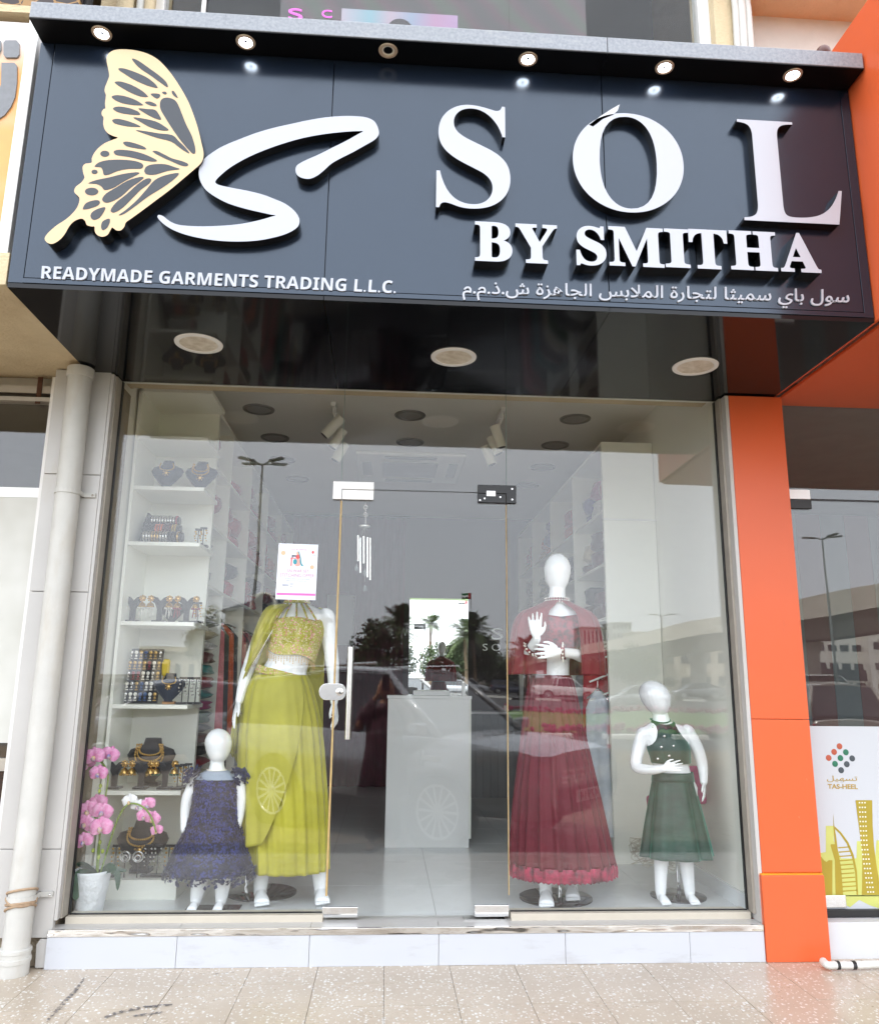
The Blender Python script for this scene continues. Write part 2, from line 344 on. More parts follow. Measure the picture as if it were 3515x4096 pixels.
bpart('side_wall', M['plaster'], (-14, -13.7, .3, 13, -.4, BH-.31)); bpart('side_wall', M['plaster'], (15.7, 16, .3, 13, -.4, BH-.31)); bpart('rear_wall', M['plaster'], (-13.7, 15.7, 12.7, 13, -.4, BH-.31))
# brown left window panel with gold pattern, top-left corner
# ---- upper window with display screen
uw = thing('upper_window', 'wide dark upper-floor window with white frame above the sign', 'window', (.2, .1, WZ0))
MB().box(WX1-.045, WX1+.03, .0, .09, WZ0, WZ1).box(WX0, WX0+.05, .0, .09, WZ0, WZ1).box(WX0+.05, WX1-.045, .0, .09, WZ0, WZ0+.05).box(WX0+.05, WX1-.045, .0, .09, WZ1-.3, WZ1).build('window_frame', M['white_alu'], uw, bevel=.004)
for x0, x1 in ((WX0+.05, -.80), (-.798, .67), (.673, WX1-.045)):
    MB().box(x0, x1, .04, .048, WZ0+.05, WZ1-.3).build('pane', M['glass_low'], uw)
for x in (-1.22, ): MB().box(x-.012, x+.012, .02, .038, WZ0+.05, WZ1-.3).build('glazing_bar', M['white_alu'], uw)
MB().box(WX0+.03, WX1, .9, .95, WZ0, WZ1).build('blind', mat('dark_blind', (.012, .012, .013, 1), .9), uw)
cu = MB()
for k in range(14):
    x = 1.22+k*.045; cu.tube([(x, .55+.03*(k % 2), WZ0), (x, .55+.03*(k % 2), 5.5)], .03, 6)
cu.build('curtain', mat('dark_curtain', (.05, .05, .055, 1), .9, sheen=.2), uw, smooth=True)
def led_mat():
    m = mat('led_screen', (.01, .01, .01, 1), .5)
    t, N, L, p = nodes(m); g = N.new('ShaderNodeNewGeometry'); wv = N.new('ShaderNodeTexWave'); wv.inputs['Scale'].default_value = 1.4; wv.inputs['Distortion'].default_value = 4; wv.bands_direction = 'DIAGONAL'
    L.new(g.outputs['Position'], wv.inputs['Vector']); r = N.new('ShaderNodeValToRGB'); e = r.color_ramp.elements; e[0].color = (.02, .012, .012, 1); e[1].color = (.03, .045, .02, 1); x = e.new(.55); x.color = (.07, .012, .03, 1)
    L.new(wv.outputs[0], r.inputs[0]); L.new(r.outputs[0], p.inputs['Emission Color']); p.inputs['Emission Strength'].default_value = .22; return m
a = pY(1122, 20, .2); b = pY(2345, 130, .2)
scr = thing('display_screen', 'LED display screen behind the upper window showing pink letters and a portrait', 'screen', (0.2, .3, 4.6))
MB().box(a.x, b.x, .2, .26, 4.6, a.z+.75).build('screen_panel', led_mat(), scr)
c = pY(1366, 60, .195); d = pY(1830, 110, .195)
def img_mat():
    m = mat('portrait_picture', (.02, .02, .02, 1), .5); t, N, L, p = nodes(m); g = N.new('ShaderNodeNewGeometry'); sx = N.new('ShaderNodeSeparateXYZ'); L.new(g.outputs['Position'], sx.inputs[0])
    mr = N.new('ShaderNodeMapRange'); mr.inputs[1].default_value = c.x; mr.inputs[2].default_value = d.x; L.new(sx.outputs[0], mr.inputs[0]); r = N.new('ShaderNodeValToRGB'); e = r.color_ramp.elements
    e[0].color = (.85, .75, .95, 1); e[1].color = (.75, .45, .9, 1)
    for q, cc in ((.25, (.35, .75, .95, 1)), (.42, (.85, .65, .85, 1)), (.6, (.45, .6, .9, 1)), (.8, (.8, .4, .75, 1))): z = e.new(q); z.color = cc
    L.new(mr.outputs[0], r.inputs[0]); L.new(r.outputs[0], p.inputs['Emission Color']); p.inputs['Emission Strength'].default_value = .12; return m
MB().box(c.x, d.x, .19, .198, 5.0, c.z+.05).build('picture', img_mat(), scr)
hc = pY(1600, 108, .18)
MB().ball((hc.x, .186, hc.z-.02), .085, 16, 10, (1, .03, 1.1)).build('portrait_hair', mat('portrait_hair', (.015, .01, .01, 1), .6, emit=(.05, .03, .05, 1), estr=.05), scr, smooth=True)
MB().ball((hc.x, .182, hc.z-.045), .06, 16, 10, (1, .03, 1.1)).build('portrait_face', mat('portrait_face', (.3, .15, .1, 1), .6, emit=(.75, .4, .32, 1), estr=.12), scr, smooth=True)
# ---- sign box, soffit, coping
SYF, SXL, SXR, SZB, SZT = -1.04, -1.605, 2.118, 2.86, 4.052
SG = thing('shop_sign', 'large black fascia sign with white and gold raised lettering over the shopfront', 'sign', (.25, -1.04, SZB))
SEAM = [(-.302, -.312), (.928, .925)]
xs = [SXL+.062, -.305, .927, SXR-.045]
for i in range(3):
    MB().box(xs[i]+.0018, xs[i+1]-.0018, SYF, SYF+.02, SZB+.045, SZT-.003).build('fascia_panel', M['acp_face'], SG, bevel=.001)
    MB().box(xs[i]+.0015 if i else SXL, (xs[i+1]-.0015) if i < 2 else SXR, SYF+.004, -.002, SZB, SZB+.02).build('soffit_panel', M['acp_black'], SG)
MB().box(SXL, SXL+.06, SYF+.001, SYF+.021, SZB+.021, SZT-.003).build('edge_trim', M['acp_face'], SG, bevel=.001)
MB().box(SXR-.043, SXR, SYF+.001, SYF+.021, SZB+.021, SZT-.003).build('edge_trim', M['acp_face'], SG, bevel=.001)
MB().box(SXL+.06, SXR-.043, SYF-.001, SYF+.02, SZB+.021, SZB+.042).build('edge_trim', M['acp_face'], SG, bevel=.001)
MB().box(SXL, SXL+.015, SYF+.022, -.005, SZB+.021, SZT-.003).build('side_panel', M['acp_face'], SG)
MB().box(SXR-.02, SXR, SYF+.022, -.005, SZB+.021, SZT-.003).build('side_panel', M['acp_face'], SG)
MB().box(SXL+.02, SXR-.03, SYF+.024, SYF+.03, SZB+.03, SZT-.01).build('backing_board', M['black'], SG)
for x0, x1 in ((SXL+.004, pY(2428, 160, -1.17).x-.0012), (pY(2428, 160, -1.17).x+.0012, SXR-.002)):
    cp = MB().box(x0, x1, -1.172, -.95, SZT+.004, 4.136).build('coping', M['granite'], SG, bevel=.003)
    MB().box(x0, x1, -1.170, -.9, SZT-.001, SZT+.0035).build('coping_soffit', M['coping_black'], SG)
MB().box(SXL+.01, SXR-.01, -.949, -.02, SZT+.02, 4.10).build('top_cover', M['granite'], SG)
# ---- left neighbour: soffit slab, sign, pilaster with drain pipe
slab = thing('canopy_slab', 'beige rough plaster canopy slab left of the black sign', 'canopy', (-4, -.5, 2.87))
MB().box(-9, SXL-.012, -1.03, .29, 2.875, 3.02).build('slab', M['plaster'], slab)
MB().box(-9, -1.80, .03, .28, 2.80, 2.872).build('edge_beam', M['alu'], slab)
ns = thing('neighbour_sign', 'orange and white neighbouring sign with a cut grey letter at the left edge', 'sign', (-3, -1, 2.98))
def grad_mat():
    m = mat('orange_white_print', S(224, 160, 88), .35, var=.1, scale=10); t, N, L, p = nodes(m); src = p.inputs['Base Color'].links[0].from_socket
    g = N.new('ShaderNodeNewGeometry'); sx = N.new('ShaderNodeSeparateXYZ'); L.new(g.outputs['Position'], sx.inputs[0]); r = N.new('ShaderNodeMapRange'); r.inputs[1].default_value = 3.95; r.inputs[2].default_value = 4.16; L.new(sx.outputs[2], r.inputs[0])
    nz = N.new('ShaderNodeTexNoise'); nz.inputs['Scale'].default_value = 6; ad = N.new('ShaderNodeMath'); ad.operation = 'MULTIPLY_ADD'; L.new(nz.outputs[0], ad.inputs[0]); ad.inputs[1].default_value = .6; L.new(r.outputs[0], ad.inputs[2])
    sb = N.new('ShaderNodeMath'); sb.operation = 'SUBTRACT'; sb.use_clamp = True; L.new(ad.outputs[0], sb.inputs[0]); sb.inputs[1].default_value = .3
    mx = N.new('ShaderNodeMix'); mx.data_type = 'RGBA'; L.new(sb.outputs[0], mx.inputs[0]); L.new(src, mx.inputs[6]); mx.inputs[7].default_value = S(226, 222, 220); L.new(mx.outputs[2], p.inputs['Base Color']); return m
MB().box(-6, -1.705, -.96, -.90, 3.03, 4.22).build('sign_face', grad_mat(), ns)
MB().box(-1.703, -1.655, -.975, -.88, 2.98, 4.25).build('frame_post', M['white_alu'], ns, bevel=.003)
MB().box(-6, -1.703, -.97, -.88, 2.98, 3.028).build('frame_rail', M['white_alu'], ns)
MB().box(-6, -1.655, -.985, -.3, 4.252, 4.29).build('ledge', M['plaster'], ns)
lg = mat('grey_letter_vinyl', S(128, 130, 134), .6, var=.15, scale=30)
q1 = [(5, 165), (18, 165), (18, 205), (5, 225)]
for pts in ([(24, 163), (68, 163), (79, 175), (79, 220), (70, 232), (26, 232), (16, 220), (16, 172)],
            [(8, 253), (60, 253), (70, 265), (70, 330), (62, 390), (45, 430), (20, 462), (-10, 482), (-40, 490), (-40, 380), (-5, 370), (6, 340)],
            [(-40, 165), (6, 165), (6, 200), (-6, 225), (-40, 225)]):
    MB().prism([pY(x, y, -.962) for x, y in pts], (0, -.006, 0)).build('letter_piece', lg, ns)
lw = thing('neighbour_display', 'dark brown poster with gold letter pattern at the top left corner', 'poster', (-3, .5, 4.3))
def pat_mat():
    m = mat('brown_gold_pattern', (.018, .008, .005, 1), .5); t, N, L, p = nodes(m); src = p.inputs['Base Color'].links[0].from_socket
    g = N.new('ShaderNodeNewGeometry'); mp = N.new('ShaderNodeMapping'); mp.inputs['Rotation'].default_value = (0, .6, 0); mp.inputs['Scale'].default_value = (14, 1, 26); L.new(g.outputs['Position'], mp.inputs[0])
    v = N.new('ShaderNodeTexVoronoi'); v.feature = 'DISTANCE_TO_EDGE'; v.inputs['Scale'].default_value = 1; v.distance = 'CHEBYCHEV' if hasattr(v, 'distance') and v.feature == 'F1' else v.distance; L.new(mp.outputs[0], v.inputs['Vector'])
    lt = N.new('ShaderNodeMath'); lt.operation = 'LESS_THAN'; lt.inputs[1].default_value = .07; L.new(v.outputs[0], lt.inputs[0])
    mx = N.new('ShaderNodeMix'); mx.data_type = 'RGBA'; L.new(lt.outputs[0], mx.inputs[0]); L.new(src, mx.inputs[6]); mx.inputs[7].default_value = (.28, .15, .04, 1); L.new(mx.outputs[2], p.inputs['Base Color']); return m
MB().box(-3.6, -1.62, -.70, -.66, 4.30, 5.6).build('poster_face', pat_mat(), lw)
MB().box(-3.6, -1.6, -.65, -.6, 4.30, 5.6).build('poster_back', M['black'], lw)
PC = thing('clad_pilaster', 'white marble clad pilaster with stained joints behind the drain pipe', 'pilaster', (-1.63, -.05, 0))
zj = [.02]+[pY(x, y, -.12).z for x, y in ((60, 3755), (30, 3398), (130, 2365), (190, 1895), (330, 1470))]
MB().box(-1.765, -1.50, -.09, .25, 0, 2.87).build('core', mat('bare_mortar', S(150, 138, 118), .95, bump=1, bscale=60, dist=.01), PC)
for i in range(1, 5): MB().box(-1.77, -1.487, -.122, -.092, zj[i]+.0015, min(zj[i+1], 2.87)-.0015).build('marble_tile', M['marble'], PC, bevel=.002)
MB().add([(-1.545, -.122, .005), (-1.488, -.122, .005), (-1.488, -.122, zj[1]-.003), (-1.535, -.122, zj[1]-.003), (-1.55, -.122, .1),
          (-1.545, -.092, .005), (-1.488, -.092, .005), (-1.488, -.092, zj[1]-.003), (-1.535, -.092, zj[1]-.003), (-1.55, -.092, .1)],
         [(0, 1, 2, 3, 4), (5, 9, 8, 7, 6), (0, 5, 6, 1), (1, 6, 7, 2), (2, 7, 8, 3), (3, 8, 9, 4), (4, 9, 5, 0)]).build('broken_tile', M['marble'], PC)
MB().box(-1.800, -1.772, -.085, .2, .02, 2.84).build('side_strip', M['white_alu'], PC)
J = thing('left_jamb', 'narrow grey aluminium jamb strip between pilaster and left window glass', 'jamb', (-1.47, -.05, .165))
MB().box(-1.486, -1.472, -.118, .02, .2, 2.855).build('angle_strip', M['marble'], J)
MB().box(-1.4715, -1.4635, -.085, .0, .2, 2.855).build('angle_strip', M['alu'], J)
MB().box(-1.463, -1.458, -.014, .010, .2, 2.855).build('seal', M['black'], J)
PP = thing('drain_pipe', 'weathered white plastic drain pipe strapped to the left pilaster', 'pipe', (-1.615, -.19, 0))
def pp(z): return Vector((-1.615+.006*math.sin(z*1.3), -.185, z))
MB().tube([pp(.06+k*.31) for k in range(10)], .058, 20).build('pipe', M['pvc'], PP, smooth=True, auto=50)
MB().lathe([(.066, 0), (.066, .05), (.070, .052), (.070, .07), (.066, .072), (.066, .09), (.069, .092), (.069, .105), (.059, .11)], pp(0), 20).build('socket', M['pvc'], PP, auto=40)
MB().lathe([(.064, 0), (.066, .01), (.066, .05), (.0585, .055)], pp(2.80), 20).build('collar', M['pvc'], PP, auto=40)
for z in (pY(262, 1975, -.2).z, pY(90, 3605, -.2).z):
    st = MB().lathe([(.0590, 0), (.0625, 0), (.0625, .022), (.0590, .022)], pp(z), 20, cap=False)
    st.box(pp(z).x+.05, pp(z).x+.115, -.135, -.1225, z, z+.022).box(pp(z).x+.05, pp(z).x+.060, -.185, -.123, z, z+.022)
    s = st.build('strap', M['pvc'], PP); MB().ball((pp(z).x+.103, -.136, z+.011), .006).build('bolt', M['steel'], s)
wr = MB()
for dz, tl in ((.34, .02), (.31, -.02), (.29, .012), (.27, .025)):
    wr.tube([pp(dz)+Vector((.0610*math.cos(a), .0610*math.sin(a), tl*math.cos(a+1))) for a in [k*2*math.pi/24 for k in range(25)]], .006, 6)
wr.build('tied_cord', mat('dirty_cord', S(176, 150, 122), .8, var=.3, scale=60), PP, smooth=True)
# ---- left neighbour's shopfront
LW = thing('neighbour_shopfront', 'neighbouring glass shopfront covered with frosted white film left of the pipe', 'shopfront', (-3, 0, 0))
MB().box(-6, -1.802, .0, .01, .9, 2.72).build('pane', M['glass'], LW)
MB().box(-6, -1.802, -.004, -.0005, pY(20, 2972, 0).z, pY(60, 1990, 0).z).build('frosted_film', mat('frosted_film', S(206, 206, 200), .55, col2=S(192, 192, 184), scale=4, detail=2), LW)
MB().box(-6, -1.802, -.006, .012, pY(60, 1990, 0).z+.001, pY(60, 1950, 0).z).build('white_rail', M['white_gloss'], LW)
MB().box(-6, -1.802, -.02, .03, .84, .899).build('sill_rail', M['alu'], LW)
MB().box(-6, -1.802, .0, .1, -.01, .84).build('base_panel', mat('dark_granite_base', (.02, .016, .016, 1), .15, col2=(.06, .03, .02, 1), scale=90), LW)
sh = MB().box(-6, -1.802, -.03, .06, 2.722, 2.745).box(-6, -1.802, -.022, -.012, 2.77, 2.81).build('shutter_track', M['alu'], LW)
MB().box(-1.90, -1.875, -.028, -.0225, 2.71, 2.86).build('bracket', mat('rusty_steel', S(96, 60, 40), .8, .3, var=.5, scale=30), LW)
MB().box(-6, -1.9, 3, 3.1, 0, 2.85).build('room_wall', mat('brown_room_wall', S(110, 90, 70), .8), LW)
MB().box(-6, -1.803, .03, 3, 2.72, 2.79).build('room_ceiling', mat('dark_room_ceiling', S(96, 92, 86), .8), LW)
MB().box(-6, -1.803, .103, 3, -.05, -.005).build('room_floor', mat('room_floor', S(140, 135, 128), .4), LW)
MB().box(-1.80, -1.775, .25, 3, -.05, 2.8).build('room_side_wall', mat('peeling_board', S(170, 140, 100), .8, var=.4, scale=8), LW)
MB().lathe([(.075, 2.700), (.085, 2.715)], (-2.22, 1.25, 0), 20).build('ceiling_lamp', mat('cool_lamp', (.8, .9, .9, 1), .5, emit=(.8, 1, 1, 1), estr=.6), LW)
# ---- right: orange cladding and neighbour
OC = thing('orange_pillar', 'bright orange clad pillar right of the shop window', 'pillar', (2.0, -.05, 0))
MB().box(1.85, 2.152, -.122, -.004, 1.1185, 2.853).build('cladding_panel', M['orange'], OC, bevel=.003)
MB().box(1.85, 2.152, -.122, -.004, .392, 1.1165).build('cladding_panel', M['orange'], OC, bevel=.003)
MB().box(1.834, 2.148, -.143, -.004, .0, .384).build('plinth_panel', M['orange'], OC, bevel=.003)
MB().box(1.838, 2.145, -.136, -.01, .3842, .3905).build('sealant_joint', mat('orange_sealant', S(240, 150, 30), .5), OC)
RJ = thing('right_jamb', 'white marble jamb strip with grey edge between right window and orange pillar', 'jamb', (1.83, -.05, .165))
MB().box(1.829, 1.8485, -.1185, .02, .165, 2.852).build('marble_strip', M['marble'], RJ)
MB().box(1.816, 1.8285, -.07, .02, .196, 2.852).build('grey_strip', M['alu'], RJ)
MB().box(1.811, 1.8155, -.014, .010, .2, 2.852).build('seal', M['black'], RJ)
OS = thing('orange_fascia', 'projecting orange fascia box of the shop on the right', 'fascia', (4, -1.4, 2.86))
MB().box(2.124, 2.138, -1.83, -.002, 2.866, 4.362).build('side_panel', M['orange'], OS, bevel=.002)
MB().box(2.139, 6.5, -1.83, -1.81, 2.866, 4.362).build('front_panel', M['orange'], OS)
MB().box(2.155, 6.5, -1.825, -.002, 2.850, 2.8645).build('soffit_panel', M['orange'], OS)
MB().box(2.139, 6.5, -1.809, -.01, 4.34, 4.362).build('top_panel', M['orange'], OS)
MB().ball((pY(3290, 195, -.9).x, -.9, pY(3290, 195, -.9).z-.02), .035, 14, 8).build('lamp_knob', mat('brown_knob', (.10, .03, .02, 1), .35), OS, smooth=True)
RW = thing('service_shopfront', 'glass shopfront with printed white and green film right of the orange pillar', 'shopfront', (3.5, 0, 0))
MB().box(2.156, 6, .0, .010, .20, 2.848).build('pane', M['glass'], RW)
MB().box(2.153, 6, -.10, .2, -.01, .162).build('plinth', mat('white_painted_plinth', S(206, 208, 210), .5, var=.06, scale=3), RW)
MB().box(2.153, 6, -.03, .04, .164, .198).build('bottom_rail', M['black'], RW)
fz0, fz1 = pY(3340, 3648, 0).z, pY(3400, 2906, 0).z
MB().box(2.156, 6, -.006, -.0008, fz0, fz1).build('printed_film', mat('film_white', S(192, 196, 200), .5, var=.05, scale=300), RW)
def film(name, m, pts, lvl, sm=1):
    return MB().prism([pY(x, y, -.0062-lvl*.0006) for x, y in pts], (0, -.0005, 0)).build(name, m, RW)
def z6(x, y): return (2900+x*.7235, 2400+y*.7235)
olive = mat('print_olive', S(168, 148, 40), .55); lime = mat('print_lime', S(196, 200, 110), .55); pale = mat('print_pale', S(222, 226, 205), .55)
film('printed_skyline', lime, [z6(*p) for p in ((505, 1310), (522, 1310), (522, 1400), (556, 1395), (556, 1250), (600, 1250), (600, 1330), (640, 1430), (725, 1430), (728, 1335), (760, 1335), (765, 1420), (830, 1420), (836, 1330), (850, 1330), (900, 1330), (900, 1640), (520, 1640))], 0)
film('printed_tower', olive, [z6(*p) for p in ((720, 1108), (812, 1108), (815, 1250), (822, 1360), (835, 1460), (852, 1560), (858, 1632), (755, 1632), (757, 1540), (757, 1400), (745, 1300), (730, 1190))], 1)
film('printed_tower', olive, [z6(*p) for p in ((516, 1460), (530, 1420), (545, 1440), (560, 1450), (572, 1440), (592, 1440), (592, 1632), (520, 1632))], 1)
film('printed_sail', olive, [z6(*p) for p in ((597, 1185), (602, 1250), (612, 1300), (622, 1380), (640, 1480), (652, 1632), (610, 1632), (606, 1440), (583, 1362), (583, 1352), (606, 1352), (598, 1260))], 1)
film('printed_sail_edge', olive, [z6(*p) for p in ((604, 1252), (640, 1285), (680, 1340), (710, 1410), (728, 1500), (735, 1632), (726, 1632), (718, 1510), (700, 1420), (672, 1350), (634, 1295), (606, 1268))], 1)
for k in range(11):
    y = 1368+k*24; film('printed_rib', olive, [z6(*p) for p in ((624+k*2.5, y), (692+k*3.6, y-5), (693+k*3.6, y+1), (626+k*2.5, y+7))], 1)
film('printed_base', lime, [z6(*p) for p in ((525, 1634), (860, 1634), (860, 1710), (800, 1690), (740, 1660), (690, 1700), (600, 1660), (540, 1650))], 0)
pw = MB()
for r_ in range(20):
    y = 1122+r_*26
    for q in range(3):
        x = 738+q*15+(r_*1.2 if r_ < 9 else 11+(r_-9)*3.6)
        pw.prism([pY(*z6(*p), -.0074) for p in ((x, y-4), (x+8, y-4), (x+8, y+4), (x, y+4))], (0, -.0004, 0))
tag(pw.build('printed_windows', pale, RW), kind='stuff')
for (x, y), cc in zip(((632, 810), (602, 841), (572, 874), (667, 843), (637, 875), (607, 907), (702, 877), (672, 909), (641, 942)), [S(176, 84, 58)]*3+[S(34, 110, 82)]*3+[S(66, 74, 80)]*3):
    c = pY(*z6(x, y), -.0068); MB().ball(c, .0155, 16, 8, (1, .04, 1)).build('logo_dot', mat('dot_%d_%d' % (x, y), cc, .4), RW, smooth=True)
h = pY(3155, 1960, 0); MB().box(2.156, pY(3238, 1960, -.01).x, -.012, -.001, pY(3200, 1998, 0).z, pY(3200, 1960, 0).z).build('hinge_cover', M['white_gloss'], RW, bevel=.002)
MB().box(2.156, pY(3240, 1960, -.01).x, -.012, -.001, pY(3200, 2036, 0).z, pY(3200, 1999, 0).z).build('hinge_body', M['black'], RW, bevel=.002)
MB().box(2.33, 6, -.0012, .011, pY(3400, 2006, 0).z, pY(3400, 1999, 0).z).build('door_gap', M['black'], RW)
MB().box(pY(3300, 3615, -.01).x, pY(3382, 3615, -.01).x, -.016, -.0085, .205, .262).build('floor_hinge', M['chrome'], RW, bevel=.002)
# room of the right shop
pink = mat('pink_slats', S(92, 58, 58), .6, var=.1, bump=.5, bscale=8); blueish = mat('pale_slats', S(88, 96, 98), .6, var=.06)
MB().box(2.156, 6, .3, 5, -.02, .16).build('room_floor', mat('grey_room_floor', S(60, 56, 54), .3), RW)
MB().box(2.156, 6, .02, 5, 2.93, 3.0).build('room_ceiling', mat('pale_room_ceiling', S(150, 152, 152), .7), RW)
for k in range(16):
    x = 2.17+k*.24; MB().box(x, x+.238, 3.0, 3.06, .17, 2.9).build('wall_panel', pink if k % 2 else blueish, RW)
MB().box(1.91, 2.155, -.003, 5, .0, 3.0).build('room_side_wall', mat('dim_room_wall', S(60, 54, 52), .7), RW)
for x, y in ((3420, 2098), (3175, 2168)):
    c = pZ(x, y, 2.925); MB().lathe([(.08, 2.921), (.09, 2.926)], (c.x, c.y, 0), 20).build('ceiling_lamp', mat('warm_lamp', (1, .97, .9, 1), .5, emit=(1, .96, .88, 1), estr=.5), RW)
for x, y in ((3230, 1740), (3345, 1735)):
    c = pZ(x, y, 2.85); pass
for x, cc in ((3200, 0), (3330, 1)):
    c = pZ(x, 1500, 2.85)
# cable lying at the foot of the right plinth
cb = MB(); pts = [pZ(3290, 3845, .03), pZ(3310, 3862, .026), pZ(3345, 3862, .024), pZ(3420, 3862, .024), pZ(3515, 3858, .024), pZ(3650, 3855, .024)]
pts = [Vector((p.x, min(p.y, -.128), p.z)) for p in crom(pts, 6, False)]
HZ = thing('white_hose', 'white corrugated hose lying along the foot of the right plinth', 'hose', pts[0])
MB().tube(pts, [.016+(.0018 if i % 2 else 0) for i in range(len(pts))], 12).build('hose', mat('white_hose', S(214, 214, 208), .5), HZ, smooth=True)
for i in (12, 17): MB().tube([pts[i], pts[i+1]], .0195, 12).build('tape_band', M['black'], HZ)
# ---- cables on the upper right pier
for k, (x, wd) in enumerate(((2938, .02), (2962, .026), (2988, .022))):
    p = pY(x, 90, -.09); MB().tube([(p.x-.01*math.sin(q), -.09+.006*math.sin(q*2+k), 4.2+q*.25) for q in range(9)], wd, 10).build('cable_conduit', M['pvc'], B, smooth=True)
for k, (x, wd, mm) in enumerate(((500, .05, M['plaster']), (560, .024, M['pvc']), (596, .03, M['plaster']))):
    p = pY(x, 20, -.12); MB().tube([(p.x, -.11, 4.2+q*.25) for q in range(9)], wd, 10).build('riser_pipe', mm, B, smooth=True)
# ---- step
ST = thing('entrance_step', 'white tiled entrance step with polished steel nosing under the shopfront', 'step', (.16, -.05, 0))
M['riser'] = mat('white_riser_tile', S(192, 195, 200), .3, var=.03, scale=2)
stains(M['riser'], S(120, 110, 98), 4, .55, .85, .55, (.6, 1, 2.5), 6)
rx = [-1.503, -.923, -.3235, .2735, .870, 1.467, 1.832]
for i in range(6): MB().box(rx[i]+.001, rx[i+1]-.001, -.134, -.118, .0, .1335).build('riser_tile', M['riser'], ST, bevel=.001)
MB().box(-1.5, 1.83, -.117, .06, -.01, .155).build('core', M['grout'], ST)
def nosing():
    m = mat('steel_nosing', (.72, .7, .66, 1), .12, 1, var=.1, scale=8); t, N, L, p = nodes(m); g = N.new('ShaderNodeNewGeometry'); mp = N.new('ShaderNodeMapping'); mp.inputs['Scale'].default_value = (5, 5, 22); L.new(g.outputs['Position'], mp.inputs[0])
    n = N.new('ShaderNodeTexNoise'); n.inputs['Scale'].default_value = 1.2; n.inputs['Detail'].default_value = 1; L.new(mp.outputs[0], n.inputs['Vector']); b = N.new('ShaderNodeBump'); b.inputs['Strength'].default_value = .5; b.inputs['Distance'].default_value = .02; L.new(n.outputs[0], b.inputs['Height']); L.new(b.outputs[0], p.inputs['Normal']); return m
MB().box(-1.5, 1.83, -.137, -.1185, .1345, .163).build('steel_nosing', nosing(), ST, bevel=.001)
for i in range(6): MB().box(rx[i]+.001, rx[i+1]-.001, -.1182, -.040, .1555, .1638).build('tread_tile', M['marble'], ST)
for x0, x1 in ((-1.464, -.273), (.628, 1.815)):
    MB().box(x0, x1, -.0395, .06, .1555, .1945).build('glass_kerb', mat('beige_kerb_stone', S(196, 188, 172), .5, var=.1, scale=9), ST, bevel=.002)
MB().box(-.272, .627, -.0395, .06, .1555, .1638).build('threshold_tile', M['marble'], ST)
# ---- glass shopfront
GF = thing('glass_shopfront', 'frameless glass shopfront panes around the door with black seals', 'shopfront', (.17, 0, .195))
dx0, dx1, dzt = -.262, .621, 2.289
MB().box(-1.458, -.268, -.005, .005, .1965, 2.858).build('glass_pane', M['glass'], GF)
MB().box(.628, 1.811, -.005, .005, .1965, 2.858).build('glass_pane', M['glass'], GF)
MB().box(-.265, .625, -.005, .005, dzt+.004, 2.858).build('transom_pane', M['glass'], GF)
MB().box(-.2677, -.2654, -.0052, .0052, dzt, 2.857).box(.6254, .6277, -.0052, .0052, dzt, 2.857).build('glass_joint', mat('green_glass_edge', S(120, 140, 130), .3), GF)
MB().box(-1.458, -.27, -.0065, .0065, .1945, .199).box(.63, 1.811, -.0065, .0065, .1945, .199).build('bottom_seal', M['black'], GF)
amber = mat('amber_seal', S(190, 160, 105), .4, var=.3, scale=20)
DR = thing('glass_door', 'single glass door with steel bar handle and patch fittings', 'door', (.18, 0, .17))
MB().box(dx0, dx1, -.005, .005, .175, dzt).build('door_pane', M['glass'], DR)
MB().box(dx0-.0052, dx0+.004, -.009, .007, .27, 2.225).build('edge_seal', amber, DR)
MB().box(dx1+.0004, dx1+.0042, -.009, .007, .27, 2.225).build('edge_seal', amber, DR)
hx = pY(1396, 2770, -.055).x
MB().cyl((hx, -.055, pY(1385, 2958, -.055).z), (hx, -.055, pY(1405, 2588, -.055).z), .0135, n=20).build('handle', M['steel'], DR, auto=40)
for z in (1.10, 1.36): MB().cyl((hx, -.055, z), (hx, -.003, z), .007, n=10).build('handle_standoff', M['steel'], DR)
lc = pY(1333, 2768, -.02)
MB().prism([Vector((lc.x-.003+sx*.032+ .037*math.cos(t), -.0053, lc.z+.041*math.sin(t))) for t, sx in [(k*math.pi/10-math.pi/2, 1) for k in range(11)]+[(k*math.pi/10+math.pi/2, -1) for k in range(11)]], (0, -.02, 0)).build('lock_case', M['steel'], DR, bevel=.009)
MB().lathe([(.019, -.0255), (.019, -.03), (.012, -.033)], (lc.x+.032, 0, lc.z), 18, 'Y').build('lock_cylinder', M['steel'], DR, auto=40)
MB().box(lc.x+.030, lc.x+.034, -.0345, -.0332, lc.z-.007, lc.z+.007).build('keyhole', M['black'], DR)
a, b = pY(1334, 1928, 0), pY(1494, 2003, 0)
zg = pY(1420, 1962, 0).z
MB().prism([(a.x, -.0055, a.z), (b.x, -.0055, a.z), (b.x, -.0055, zg+.002), (dx0, -.0055, zg+.002), (dx0, -.0055, b.z), (a.x, -.0055, b.z)], (0, -.014, 0)).build('upper_patch', M['white_gloss'], GF, bevel=.002)
MB().box(dx0+.003, b.x, -.0195, -.0055, b.z, zg-.001).build('patch_fitting', M['white_gloss'], DR, bevel=.002)
k_ = pY(1415, 1977, -.02); MB().lathe([(.008, -.0197), (.008, -.021)], (k_.x, 0, k_.z), 12, 'Y').box(k_.x, k_.x+.022, -.0207, -.0197, k_.z-.0035, k_.z+.0035).build('keyhole', M['chrome'], DR)
a, b = pY(1910, 1941, 0), pY(2063, 2016, 0)
